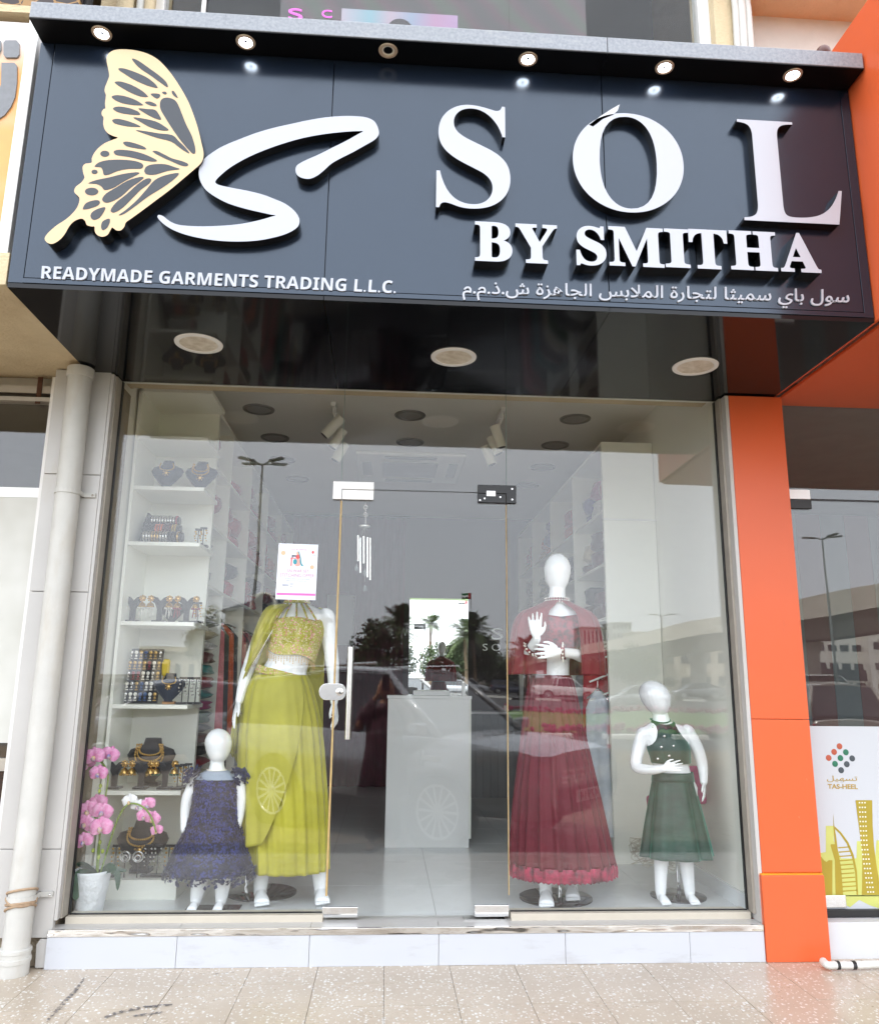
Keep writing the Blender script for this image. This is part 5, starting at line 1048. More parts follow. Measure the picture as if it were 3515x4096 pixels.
# ================================================================== MANNEQUINS
M['skin'] = mat('white_mannequin_gloss', S(236, 238, 240), .18, var=.02, scale=3, coat=.4)
def ring(c, rx_, ry_, n=20): return [c+Vector((rx_*math.cos(2*math.pi*k/n), ry_*math.sin(2*math.pi*k/n), 0)) for k in range(n)]
def limb(mb, pts, n=12):
    c = crom([p for p, r in pts], 4, False); rs = []
    for i in range(len(pts)-1):
        for k in range(4): t = k/4; rs.append(pts[i][1]*(1-t)+pts[i+1][1]*t)
    rs.append(pts[-1][1]); mb.tube(c, rs, n); mb.ball(pts[0][0], pts[0][1], 12, 8); mb.ball(pts[-1][0], pts[-1][1], 12, 8)
def hand(mb, W, T, side, nrm, s=1.0, curl=.35, spread=.1):
    """five-fingered hand: W wrist, T fingertip target, side = thumb direction, nrm = back of the hand"""
    f = (T-W).normalized(); side = (Vector(side)-f*Vector(side).dot(f)).normalized(); n = side.cross(f).normalized()
    if n.dot(Vector(nrm)) < 0: n = -n
    pl = .085*s
    rings = []
    for u, w_, th in ((0, .021, .017), (.3, .028, .015), (.7, .037, .013), (1, .038, .010)):
        c = W+f*(pl*u); rings.append([c+side*(w_*s*math.cos(a))+n*(th*s*math.sin(a)) for a in [k*2*math.pi/14 for k in range(14)]])
    mb.loft(rings)
    for k, (ln, off) in enumerate(((.074, .031), (.083, .0105), (.077, -.0105), (.060, -.030))):
        b = W+f*(pl*.93)+side*(off*s); d = (f+side*(spread*(1.2-k*.8))).normalized(); p = [b]; ang = 0
        for j in range(3):
            ang += curl*(.6+.3*k/3); dd = d*math.cos(ang)-n*math.sin(ang); p.append(p[-1]+dd*(ln*s*(.45, .31, .24)[j]))
        mb.tube(p, [.0086*s, .0082*s, .0076*s, .0056*s], 8); mb.ball(p[-1], .0056*s, 8, 5); mb.ball(p[0], .0088*s, 8, 5)
    b = W+f*(pl*.28)+side*(.024*s); d = (f*.75+side*.65).normalized(); p = [b, b+d*.034*s-n*.006*s, b+(d*.9+f*.3).normalized()*.060*s-n*.012*s, b+(d*.7+f*.6).normalized()*.078*s-n*.016*s]
    mb.tube(p, [.0125*s, .0105*s, .009*s, .0065*s], 8); mb.ball(p[-1], .0065*s, 8, 5)
def egg(mb, top, chin, hw, dp, n=24):
    ax = chin-top; L = ax.length; rings = []
    for i in range(25):
        u = (1-math.cos(math.pi*i/24))/2; w_ = (math.sqrt(max(0, 1-((.42-u)/.42)**2)) if u < .42 else max(0, 1-((u-.42)/.582)**2.5)**.55); w_ = max(w_, .03)
        w_ *= 1 if u < .42 else 1-.16*((u-.42)/.58)
        c = top+ax*u; rings.append([c+Vector((hw*w_*math.cos(2*math.pi*k/n), dp*w_*math.sin(2*math.pi*k/n)*(1.0 if math.sin(2*math.pi*k/n) < 0 else (1-.28*max(0, u-.5)))+(.012 if u < .6 else .012-.03*(u-.6)), 0)) for k in range(n)])
    mb.loft(rings)
def figure(name_label, Y0, torso, head, limbs, hands, feet, vox):
    k = mpp(Y0); mb = MB()
    def P(x, y, d=0): return pY(x, y, Y0+d)
    rings = [ring(P(cx, y), hw*k, dp) for cx, y, hw, dp in torso]
    mb.loft(rings); mb.loft([ring(P(torso[0][0], torso[0][1]+6), torso[0][2]*k, torso[0][3]), ring(P((head[0]+torso[0][0])/2, head[3]-34), torso[0][2]*k*.92, torso[0][3]*.95)])
    egg(mb, P(head[0], head[1]), P(head[2], head[3]), head[4]*k, head[4]*k*1.18)
    for l in limbs: limb(mb, [(P(x, y, d), r) for x, y, d, r in l])
    for (wx, wy, wd), (tx, ty, td), side, nrm, s, curl in hands: hand(mb, P(wx, wy, wd), P(tx, ty, td), side, nrm, s, curl)
    for (ax, ay, ad), (tx, ty, td), s in feet:
        A = P(ax, ay, ad); T = P(tx, ty, td); T.z = FZ+.020*s+.010; A.z = max(A.z, FZ+.07*s); hl = A+(A-T)*.22; hl.z = FZ+.028*s+.008
        rings = []
        d = (T-hl); 
        for u, w_, h_ in ((0, .026, .024), (.2, .031, .034), (.45, .030, .034), (.7, .039, .025), (.88, .040, .018)):
            c = hl+d*u; sd = Vector((-d.y, d.x, 0)).normalized(); c.z = FZ+.010+h_*s*.9; rings.append([c+sd*(w_*s*math.cos(a))+Vector((0, 0, h_*s*math.sin(a))) for a in [q*2*math.pi/14 for q in range(14)]])
        mb.loft(rings); mb.tube([A, (A+hl)/2+Vector((0, 0, .01)), hl+d*.22+Vector((0, 0, .01))], [.033*s, .034*s, .034*s], 12)
        sd = Vector((-d.y, d.x, 0)).normalized(); dn = d.normalized()
        for q in range(5):
            o_ = (-.030+q*.0155)*s; b = hl+d*.84+sd*o_; b.z = FZ+.010+.012*s; mb.ball(b+dn*(.018-.004*abs(q-(0 if s > 0 else 4))*.4)*s, (.0105-.001*q)*s+.001, 8, 6, (1, 1.5, .9))
    me = mb.mesh('raw'); o = bpy.data.objects.new('raw', me); COL.objects.link(o)
    r = o.modifiers.new('r', 'REMESH'); r.mode = 'VOXEL'; r.voxel_size = vox; sm = o.modifiers.new('s', 'SMOOTH'); sm.factor = .5; sm.iterations = 5
    bpy.context.view_layer.update(); me2 = bpy.data.meshes.new_from_object(o.evaluated_get(bpy.context.evaluated_depsgraph_get())); COL.objects.unlink(o); bpy.data.objects.remove(o)
    me2.polygons.foreach_set('use_smooth', [True]*len(me2.polygons)); return me2
def place_body(me, t):
    off = root_loc(t); me.transform(Matrix.Translation(-off)); me.name = 'body'; return link('body', me, M['skin'], t)
def interp(rows, N):
    n = len(rows); out = []
    for i in range(N):
        t = i/(N-1)*(n-1); j = min(int(t), n-2); f = t-j; a, b, c, d = rows[max(j-1, 0)], rows[j], rows[j+1], rows[min(j+2, n-1)]
        out.append([.5*((2*b[q])+(c[q]-a[q])*f+(2*a[q]-5*b[q]+4*c[q]-d[q])*f*f+(3*b[q]-a[q]-3*c[q]+d[q])*f**3) for q in range(len(b))])
    return out
def garment_loft(rows, Y0, N=40, n=120, pl=12, amp=.0, seed=0, tilt=0.0, a0=None, a1=None, dz=None, power=1.3, jag=0):
    """cloth tube round a body; a = angle (front is -90 degrees); amp = depth of pleats at the hem"""
    k = mpp(Y0); R_ = interp(rows, N); rings = []; closed = a0 is None
    for i, (cx, y, hw, dp) in enumerate(R_):
        u = i/(N-1); c = pY(cx, y, Y0); rg = []
        lo, hi = (0, 2*math.pi) if closed else ((a0(u), a1(u)))
        for q in range(n):
            a = lo+(hi-lo)*q/(n if closed else n-1)
            w_ = amp*u**power*(math.sin(pl*a+seed+.6*math.sin(2*a+seed)+.25*u)*.7+.35*math.sin((pl*1.7)*a+seed*2))
            w_ += .012*u*mnoise.noise(Vector((a*3, u*5, seed)))
            r_ = 1+w_
            z = tilt*math.cos(a)*hw*k+(dz(a, u) if dz else 0)
            rg.append(c+Vector((hw*k*math.cos(a)*r_, dp*math.sin(a)*r_, z+(jag*math.sin(a*pl*2.1+seed) if i == N-1 else 0))))
        rings.append(rg)
    return MB().loft(rings, closed=closed, cap=False)
def cloth(mb, name, m, t, th=.0018):
    o = mb.build(name, m, t, smooth=True); s = o.modifiers.new('thick', 'SOLIDIFY'); s.thickness = th; s.offset = 1; return o
def base_disc(c, r, t, pole=None):
    MB().lathe([(r, 0), (r, .006), (r-.004, .008)], Vector((c.x, c.y, FZ+.0006)), 48).build('base_plate', mat('smoked_mirror_base', (.12, .12, .13, 1), .06, 1, var=.1), t, auto=40)
    if pole: MB().cyl((pole.x, pole.y, FZ+.008), (pole.x, pole.y, FZ+.45), .011, n=14).build('support_rod', M['chrome'], t)
def satin(name, a, b, scale): return mat(name, a, .35, col2=b, scale=scale, sheen=.2, detail=3)
# ---------------- red gown
Y0 = .25
RD = thing('mannequin', 'adult mannequin in a long red gown with sheer cape right of the door', 'mannequin', (pY(2222, 3590, Y0).x, Y0, FZ), 'window mannequins')
place_body(figure('', Y0, [(2227, 2385, 33, .048), (2228, 2422, 42, .055), (2228, 2443, 88, .068), (2225, 2465, 110, .080), (2225, 2520, 106, .108), (2222, 2570, 93, .1), (2205, 2640, 70, .085), (2202, 2690, 72, .085), (2204, 2770, 74, .085), (2204, 2840, 76, .085), (2204, 2905, 70, .08)],
  (2230, 2213, 2230, 2372, 53), [[(2134, 2474, 0, .047), (2108, 2560, .02, .040), (2104, 2640, 0, .036), (2120, 2602, -.10, .031), (2146, 2556, -.17, .023)], [(2318, 2474, 0, .047), (2342, 2550, .02, .040), (2340, 2625, -.02, .036), (2295, 2616, -.11, .030), (2240, 2608, -.17, .023)],
   [(2180, 2860, 0, .058), (2178, 3150, 0, .05), (2178, 3480, 0, .040), (2182, 3545, .02, .036)], [(2232, 2860, 0, .058), (2250, 3150, .04, .05), (2280, 3450, .1, .040), (2284, 3530, .11, .036)]],
  [((2146, 2556, -.17), (2136, 2446, -.21), (1, 0, .1), (.2, 1, 0), .92, .16), ((2240, 2608, -.17), (2138, 2606, -.21), (0, 0, 1), (0, -1, .2), .92, .15)], [((2182, 3548, .02), (2186, 3600, -.12), 1.0), ((2284, 3530, .11), (2292, 3590, .0), 1.0)], .0042), RD)
wine = mat('wine_red_crepe', S(104, 4, 32), .62, var=.25, scale=5, sheen=.25, bump=.2, bscale=300)
brocade = satin('red_black_brocade', S(150, 20, 46), S(30, 6, 12), 34)
hem_m = satin('magenta_satin', S(176, 20, 74), S(40, 4, 18), 22)
sk = [(2202, 2702, 77, .092), (2204, 2740, 88, .102), (2208, 2840, 104, .118), (2216, 2980, 124, .138), (2230, 3200, 156, .165), (2250, 3455, 186, .192)]
cloth(garment_loft(sk, Y0, 46, 220, 21, .075, 2, power=.6), 'skirt', wine, RD)
cloth(garment_loft([(2250, 3447, 190, .197), (2251, 3470, 194, .202), (2252, 3502, 193, .200)], Y0, 10, 300, 31, .03, 2, power=0, jag=.004), 'hem_ruffle', hem_m, RD)
cloth(garment_loft([(2226, 2466, 103, .104), (2225, 2520, 114, .121), (2222, 2570, 98, .110), (2213, 2604, 85, .099)], Y0, 14, 80, 3, .0, 1, dz=lambda a, u: (.02*abs(math.cos(a*1.0))-.01*max(0, -math.sin(a)))*(1-u)), 'bodice', brocade, RD)
red_sheer = sheer('sheer_red_chiffon', S(130, 6, 30), .78)
g0 = lambda u: -math.pi/2+.10+.30*min(1, u*3)**.8
cape = garment_loft([(2227, 2404, 44, .068), (2227, 2424, 84, .092), (2226, 2450, 138, .115), (2225, 2490, 165, .135), (2226, 2570, 178, .145), (2226, 2650, 184, .15), (2226, 2700, 186, .15)], Y0, 30, 140, 13, .07, 5, a0=g0, a1=lambda u: 1.5*math.pi-.10-.22*min(1, u*3)**.8, power=1)
cloth(cape, 'cape', red_sheer, RD, .001)
cloth(garment_loft([(2227, 2393, 44, .062), (2227, 2414, 46, .066)], Y0, 4, 60), 'collar', brocade, RD)
pe = MB(); c = pY(2227, 2404, Y0); k = mpp(Y0)
for q in range(15):
    a = -math.pi+math.pi*q/14
    for j in range(3): pe.ball(c+Vector((47*k*math.cos(a), .068*math.sin(a), .012-.0125*j)), .0042+.0006*j, 7, 5)
pe.build('pearl_choker', M['pearl'], RD, smooth=True)
for (cx, cy, d, axv) in ((2124, 2598, -.11, (.5, -.5, .6)), (2252, 2610, -.155, (1, -.3, 0))):
    c = pY(cx, cy, Y0+d); ax_ = Vector(axv).normalized(); u_ = ax_.orthogonal().normalized(); v_ = ax_.cross(u_); mb = MB()
    for q in range(12): p = c+(u_*math.cos(q*.5236)+v_*math.sin(q*.5236))*.041; mb.ball(p, .006, 7, 5); mb.ball(p+(p-c)*.22, .0045, 6, 4)
    mb.build('pearl_cuff', M['pearl'], RD, smooth=True); MB().tube([c-ax_*.012, c+ax_*.012], .0395, 20, cap=False).build('cuff', brocade, RD)
base_disc(pZ(2222, 3594, FZ), .195, RD, pZ(2240, 3575, FZ))
# ---------------- yellow lehenga
Y0 = .30
YW = thing('mannequin', 'adult mannequin in chartreuse yellow skirt and embroidered crop top left of the door', 'mannequin', (pY(1150, 3590, Y0).x, Y0, FZ), 'window mannequins')
place_body(figure('', Y0, [(1187, 2382, 33, .048), (1187, 2413, 44, .055), (1187, 2438, 94, .07), (1186, 2458, 126, .083), (1180, 2520, 106, .11), (1172, 2580, 92, .1), (1155, 2640, 78, .088), (1132, 2690, 88, .093), (1124, 2760, 98, .105), (1125, 2850, 100, .105), (1130, 2920, 90, .1)],
  (1187, 2208, 1187, 2362, 50), [[(1074, 2474, 0, .049), (1030, 2575, .01, .041), (996, 2668, 0, .036), (972, 2740, -.03, .030), (958, 2803, -.05, .022)], [(1303, 2470, 0, .052), (1318, 2570, .02, .042), (1330, 2660, .03, .037), (1334, 2740, .02, .030), (1336, 2808, .0, .022)],
   [(1092, 2880, 0, .07), (1066, 3180, 0, .058), (1046, 3480, 0, .040), (1042, 3545, 0, .036)], [(1170, 2880, 0, .07), (1230, 3180, .02, .058), (1274, 3480, .02, .040), (1282, 3548, .02, .036)]],
  [((958, 2803, -.05), (927, 2888, -.08), (.3, -1, 0), (-1, -.3, 0), .92, .25), ((1336, 2808, 0), (1350, 2925, -.03), (-.3, -1, 0), (1, -.3, 0), .92, .3)], [((1042, 3550, 0), (1050, 3605, -.11), 1.0), ((1282, 3552, .02), (1292, 3600, -.09), -1.0 if 0 else 1.0)], .0042), YW)
char = mat('chartreuse_chiffon', S(178, 172, 46), .6, col2=S(158, 152, 36), scale=5, sheen=.3, bump=.2, bscale=240)
char2 = mat('chartreuse_sheer', S(186, 180, 62), .6, var=.2, scale=6, sheen=.3, alpha=.86)
def embroid():
    m = mat('embroidered_chartreuse', S(178, 172, 44), .6, var=.3, scale=30, bump=1, bscale=160, dist=.004); t, N, L, p = nodes(m); src = p.inputs['Base Color'].links[0].from_socket; g = N.new('ShaderNodeNewGeometry')
    for sc, lo, cc in ((80, .30, (.72, .62, .36, 1)), (52, .27, (.62, .20, .22, 1)), (40, .20, (.70, .38, .36, 1)), (140, .22, (.75, .70, .55, 1))):
        nz = N.new('ShaderNodeTexNoise'); nz.inputs['Scale'].default_value = sc*1.5; L.new(g.outputs['Position'], nz.inputs['Vector']); mxv = N.new('ShaderNodeMix'); mxv.data_type = 'VECTOR'; mxv.inputs[0].default_value = .02; L.new(g.outputs['Position'], mxv.inputs[4]); L.new(nz.outputs['Color'], mxv.inputs[5])
        v = N.new('ShaderNodeTexVoronoi'); v.inputs['Scale'].default_value = sc; L.new(mxv.outputs[1], v.inputs['Vector']); lt = N.new('ShaderNodeMath'); lt.operation = 'LESS_THAN'; lt.inputs[1].default_value = lo; L.new(v.outputs['Distance'], lt.inputs[0])
        mx = N.new('ShaderNodeMix'); mx.data_type = 'RGBA'; L.new(lt.outputs[0], mx.inputs[0]); L.new(src, mx.inputs[6]); mx.inputs[7].default_value = cc; src = mx.outputs[2]
    L.new(src, p.inputs['Base Color']); return m
emb = embroid()
cloth(garment_loft([(1124, 2700, 96, .104), (1120, 2760, 120, .13), (1126, 2900, 142, .15), (1136, 3100, 147, .16), (1146, 3300, 146, .165), (1150, 3478, 142, .165)], Y0, 46, 200, 17, .06, 1, power=.5), 'skirt', char, YW)
# draped overlay
ov = garment_loft([(1124, 2702, 99, .110), (1120, 2762, 124, .137), (1122, 2900, 148, .160), (1128, 3050, 156, .172), (1132, 3200, 160, .18), (1132, 3330, 160, .185)], Y0, 40, 90, 12, .06, 4, a0=lambda u: math.pi*1.02-.1*u, a1=lambda u: math.pi*(1.80-.42*u**1.6), dz=lambda a, u: -.06*u*max(0, math.cos(a-math.pi*1.05)), power=.7)
cloth(ov, 'draped_overlay', char2, YW)
tl_ = lambda a, u: -.033*math.cos(a)
cloth(garment_loft([(1126, 2682, 93, .101), (1125, 2712, 99, .108)], Y0, 6, 80, 3, 0, dz=tl_), 'belt', emb, YW)
cloth(garment_loft([(1184, 2478, 107, .112), (1181, 2520, 113, .122), (1174, 2570, 101, .113), (1168, 2608, 93, .106), (1164, 2622, 90, .103)], Y0, 22, 90, 3, 0, 2, dz=lambda a, u: (.018*abs(math.cos(2*a))-.012)*(1-u)+(-.028*math.cos(a)-.012*math.cos(3*a))*u), 'crop_top', emb, YW)
fg = MB(); k = mpp(Y0)
for q in range(26):
    a = -math.pi+math.pi*(q+.5)/26; c = pY(1164, 2624, Y0)+Vector((91*k*math.cos(a), .105*math.sin(a), -.028*math.cos(a)-.012*math.cos(3*a)))
    for j in range(3+q % 3): fg.ball(c-Vector((0, 0, .008+.009*j)), .0032, 6, 4)
fg.build('bead_fringe', M['gold'], YW, smooth=True)
nb = pY(1187, 2406, Y0); cloth(garment_loft([(1187, 2398, 46, .064), (1187, 2416, 50, .068)], Y0, 4, 50), 'neckband', emb, YW)
for i, (x0, x1) in enumerate(((1150, 1098), (1165, 1132), (1186, 1186), (1205, 1232), (1222, 1266))):
    MB().tube([pY(x0, 2415, Y0-.058), pY((x0*.5+x1*.5), 2445, Y0-.10), pY(x1, 2482, Y0-.112)], .0055, 8).build('strap', emb, YW, smooth=True)
out = [(1128, 2415, -.03), (1062, 2432, -.04), (1012, 2535, -.03), (984, 2650, .0), (958, 2730, .02), (944, 2810, .04), (928, 2910, .05), (918, 2990, .05), (932, 3032, .05)]
inn = [(1160, 2418, -.06), (1128, 2450, -.09), (1082, 2535, -.09), (1034, 2618, -.07), (992, 2690, -.05), (962, 2770, .02), (966, 2880, .05), (972, 2950, .05), (942, 3012, .05)]
mid = [((a[0]+b[0])/2-3, (a[1]+b[1])/2, min(a[2], b[2])-.03) for a, b in zip(out, inn)]
cs = [crom([pY(x, y, Y0+d) for x, y, d in l], 5, False) for l in (out, mid, inn)]
rows = []
for i in range(len(cs[0])):
    rows.append([(cs[0][i]*(1-t)**2+cs[1][i]*2*t*(1-t)+cs[2][i]*t*t)+Vector((0, .008*math.sin(t*14+i*.12), 0)) for t in [q/14 for q in range(15)]])
cloth(MB().loft(rows, closed=False), 'scarf', char2, YW, .001)
MB().tube([r[-1] for r in rows], .004, 6).build('silver_trim', M['silver'], YW, smooth=True)
# the scarf falls down the back and shows at both sides of the skirt
bk = [[pY(x0+(x1-x0)*q/24, y+10*math.sin(q*.8), Y0+.13+.03*math.sin(q*.9)*(i/9)) for q in range(25)] for i, (x0, x1, y) in enumerate(((1075, 1300, 2440), (1050, 1305, 2520), (1020, 1300, 2600), (975, 1296, 2700), (945, 1292, 2800), (930, 1292, 2900), (920, 1290, 2990), (960, 1292, 3080), (1000, 1288, 3150), (1100, 1285, 3185)))]
cloth(MB().loft(bk, closed=False), 'scarf_fall', char2, YW, .001)
MB().tube(crom([pY(x, y, Y0+.10) for x, y in ((1240, 3190), (1270, 3160), (1292, 3185), (1282, 3222), (1262, 3190))], 4, False), .004, 6).build('silver_trim', M['silver'], YW, smooth=True)
base_disc(pZ(1048, 3574, FZ), .185, YW, pZ(983, 3560, FZ))
# ---------------- girl in navy
Y0 = .185
BG = thing('mannequin', 'child mannequin in a navy petal dress beside the orchid', 'mannequin', (pY(865, 3640, Y0).x, Y0, FZ), 'window mannequins')
place_body(figure('', Y0, [(868, 3060, 26, .034), (868, 3084, 31, .038), (868, 3098, 60, .048), (868, 3115, 88, .058), (866, 3160, 74, .072), (862, 3240, 70, .072), (860, 3300, 80, .08), (862, 3360, 84, .085), (862, 3402, 68, .078)],
  (872, 2915, 872, 3057, 49), [[(786, 3122, 0, .035), (752, 3190, .0, .031), (742, 3255, 0, .027), (738, 3322, -.02, .019)], [(952, 3120, 0, .035), (964, 3190, .0, .031), (958, 3255, 0, .027), (942, 3326, -.02, .019)],
   [(825, 3390, 0, .058), (800, 3520, 0, .042), (784, 3600, .0, .029)], [(900, 3390, 0, .058), (892, 3520, 0, .042), (884, 3600, 0, .029)]],
  [((738, 3322, -.02), (744, 3400, -.05), (.5, -1, 0), (-1, -.4, 0), .62, .3), ((942, 3326, -.02), (918, 3400, -.05), (-.5, -1, 0), (1, -.4, 0), .62, .3)], [((784, 3602, 0), (762, 3650, -.085), .62), ((884, 3602, 0), (866, 3650, -.085), .62)], .0032), BG)
navy = mat('navy_tulle', S(26, 30, 58), .75, col2=S(12, 14, 32), scale=18, sheen=.3)
pet = mat('navy_petals', S(46, 58, 132), .6, col2=S(18, 24, 64), scale=24, sheen=.4)
dr = [(866, 3116, 84, .076), (864, 3180, 80, .086), (860, 3250, 84, .09), (852, 3330, 102, .115), (844, 3410, 130, .125), (838, 3492, 154, .14)]
cloth(garment_loft(dr, Y0, 40, 110, 9, .06, 3), 'dress', navy, BG)
cloth(garment_loft([(868, 3080, 34, .043), (868, 3096, 62, .052), (867, 3117, 85, .075)], Y0, 8, 60), 'sheer_yoke', sheer('pale_blue_tulle', S(170, 186, 206), .45), BG)
rr = random.Random(21); pm = MB(); k = mpp(Y0); DR_ = interp(dr, 60)
def petal(p, nrm, s, mb):
    nrm = nrm.normalized(); a = nrm.orthogonal().normalized(); b = nrm.cross(a); t = rr.uniform(0, 6.28); u_ = a*math.cos(t)+b*math.sin(t); v_ = nrm.cross(u_)
    mb.add([p, p+u_*s*.5+v_*s*.35+nrm*s*.25, p+u_*s+nrm*s*.22, p+u_*s*.5-v_*s*.35+nrm*s*.25, p+u_*s*.55+nrm*s*.12], [(0, 1, 4), (1, 2, 4), (2, 3, 4), (3, 0, 4)])
for q in range(1500):
    u = rr.random()**.75; cx, y, hw, dp = DR_[int(u*59)]; a = rr.uniform(-math.pi, .0) if rr.random() < .8 else rr.uniform(0, math.pi); c = pY(cx, y, Y0); w_ = 1+.06*u**1.3*(math.sin(9*a+3+.6*math.sin(2*a+3)+.25*u)*.7)
    n_ = Vector((math.cos(a), math.sin(a), .25)); p = c+Vector((hw*k*math.cos(a)*w_, dp*math.sin(a)*w_, 0))+n_*.003
    for j in range(2): petal(p, n_, rr.uniform(.009, .016), pm)
tag(pm.build('petals', pet, BG, smooth=True), kind='stuff')
pm = MB(); cx, y, hw, dp = dr[-1]; c = pY(cx, y, Y0)
for q in range(420):
    a = rr.uniform(0, 6.28); p = c+Vector((hw*k*math.cos(a)*rr.uniform(.95, 1.04), dp*math.sin(a)*rr.uniform(.95, 1.04), rr.uniform(-.028, .03))); petal(p, Vector((math.cos(a), math.sin(a), -.6)), rr.uniform(.018, .03), pm)
for x0, y0_, s_ in ((772, 3100, -1), (962, 3102, 1)):
    for q in range(110): p = pY(x0+rr.uniform(-30, 30), y0_+rr.uniform(-22, 34), Y0+rr.uniform(-.06, .04)); petal(p, Vector((s_*.7, -.6, .6)), rr.uniform(.02, .034), pm)
tag(pm.build('petal_fringe', mat('deep_navy_petals', S(34, 44, 96), .6, col2=S(16, 20, 46), scale=24, sheen=.4), BG, smooth=True), kind='stuff')
MB().tube([pY(868, 3080, Y0)+Vector((36*k*math.cos(a), .045*math.sin(a), 0)) for a in [q*.2618 for q in range(25)]], .0035, 6).build('neck_trim', M['pearl'], BG, smooth=True)
a = pZ(722, 3656, FZ); b = pZ(958, 3655, FZ); MB().box(a.x+.01, b.x-.01, .07, .25, FZ+.0008, FZ+.008).build('base_plate', mat('dark_base', (.05, .05, .055, 1), .15), BG, bevel=.002)
# ---------------- girl in green velvet
Y0 = .25
GG = thing('mannequin', 'child mannequin in dark green velvet halter top and skirt beside the right wall', 'mannequin', (pY(2705, 3600, Y0).x, Y0, FZ), 'window mannequins')
place_body(figure('', Y0, [(2640, 2856, 29, .036), (2645, 2886, 35, .041), (2655, 2903, 72, .05), (2660, 2920, 98, .058), (2668, 2985, 78, .075), (2680, 3055, 68, .072), (2690, 3092, 68, .074), (2700, 3150, 84, .085), (2700, 3220, 84, .085), (2700, 3262, 68, .078)],
  (2608, 2722, 2640, 2866, 58), [[(2572, 2938, 0, .040), (2552, 3000, .0, .036), (2545, 3066, -.03, .031), (2600, 3080, -.10, .026), (2650, 3076, -.15, .020)], [(2748, 2928, 0, .040), (2785, 2990, 0, .036), (2806, 3050, 0, .031), (2812, 3090, -.01, .026), (2814, 3128, -.02, .020)],
   [(2665, 3250, 0, .058), (2648, 3400, 0, .042), (2642, 3500, 0, .034), (2642, 3570, .0, .028)], [(2740, 3250, 0, .058), (2742, 3400, 0, .042), (2750, 3500, 0, .034), (2758, 3570, 0, .028)]],
  [((2650, 3076, -.15), (2708, 3066, -.19), (0, 0, 1), (0, -1, .2), .66, .12), ((2814, 3128, -.02), (2820, 3195, -.05), (-.5, -1, 0), (1, -.4, 0), .66, .25)], [((2642, 3572, 0), (2668, 3620, -.09), .70), ((2758, 3572, 0), (2784, 3618, -.09), .70)], .0034), GG)
vel = mat('green_velvet', S(4, 66, 50), .45, col2=S(2, 38, 28), scale=9, sheen=.5)
MATS['green_velvet'].node_tree.nodes['Principled BSDF'].inputs['Sheen Tint'].default_value = (.1, .75, .55, 1)
cloth(garment_loft([(2648, 2893, 42, .056), (2656, 2915, 52, .070), (2664, 2945, 64, .080), (2672, 2990, 80, .088), (2680, 3030, 76, .086), (2683, 3052, 74, .082)], Y0, 20, 70, 3, 0, 1, a0=lambda u: -math.pi*(1.0+.5*max(0, (u-.35)/.65)), a1=lambda u: 0+math.pi*.5*max(0, (u-.35)/.65), dz=lambda a, u: .018*(1-u)*abs(math.cos(a))**2-.006*(1-u)), 'halter_top', vel, GG)
MB().tube([pY(2640, 2880, Y0)+Vector((37*mpp(Y0)*math.cos(a), .048*math.sin(a), .004-.018*max(0, -math.sin(a)))) for a in [q*.2618 for q in range(25)]], .004, 6).build('neck_strap', vel, GG, smooth=True)
cloth(garment_loft([(2690, 3090, 74, .081), (2691, 3122, 78, .086), (2694, 3190, 90, .10), (2700, 3310, 112, .128), (2706, 3425, 130, .15)], Y0, 36, 110, 8, .09, 1, power=.8), 'skirt', vel, GG)
cloth(garment_loft([(2690, 3088, 75, .083), (2691, 3124, 80, .089)], Y0, 4, 60), 'waistband', vel, GG)
for x, y in ((2611, 2908), (2700, 2904), (2657, 2946), (2706, 2945), (2645, 2989), (2693, 2985), (2676, 3024), (2726, 3021), (2631, 3036)):
    u = max(0, min(1, (y-2893)/160)); hw = 42+38*min(1, u*1.6); cx = 2648+u*36; dx = max(-.95, min(.95, (x-cx)/hw)); dp = .057+.032*min(1, u*1.6)
    p = pY(x, y, Y0-dp*math.sqrt(1-dx*dx)-.003); MB().ball(p, .0075, 10, 6, (1, .6, 1)).build('button', M['silver'], GG, smooth=True)
base_disc(pZ(2712, 3588, FZ), .148, GG, pZ(2715, 3570, FZ))
# ================================================================== STREET BEHIND THE CAMERA (seen mirrored in the glass)
def gz(Y):
    if Y > -30: return STZ
    if Y > -60: return STZ-.12+(FARZ-.1-STZ+.12)*((-Y-30)/30)
    return FARZ-.1
grass = mat('mown_grass', S(96, 128, 50), .9, var=.4, scale=3, bump=.8, bscale=60, dist=.02)
gs_ = MB(); gs_.add([(-120, -25, STZ+.02), (120, -25, STZ+.02), (120, -30, STZ+.03), (-120, -30, STZ+.03)], [(0, 1, 2, 3)]); gs_.add([(-120, -30, STZ+.03), (120, -30, STZ+.03), (120, -42, gz(-42)+.10), (-120, -42, gz(-42)+.10)], [(0, 1, 2, 3)])
struct(gs_.build('grass_verge', grass, None, loc=(0, -33, STZ)))
fm_ = mat('magenta_flowers', S(176, 30, 100), .8, col2=S(60, 60, 30), scale=9)
for yy, zz, lab in ((-25.6, STZ+.02, 'near'), (-41.4, gz(-41.4)+.1, 'far')):
    fb = MB(); rr = random.Random(int(-yy))
    for k in range(1500): fb.ball((rr.uniform(-40, 45), yy+rr.uniform(-.6, .6), zz+rr.uniform(.02, .25)), rr.uniform(.07, .15), 5, 3, (1, 1, .7))
    tag(fb.build('flower_bed', fm_), 'row of magenta bedding flowers along the %s edge of the grass verge' % lab, 'flowers', None, 'stuff')
wk = mat('white_kerb_paint', S(226, 224, 216), .6, var=.15, scale=6); bkk = mat('black_kerb_paint', (.02, .02, .02, 1), .6)
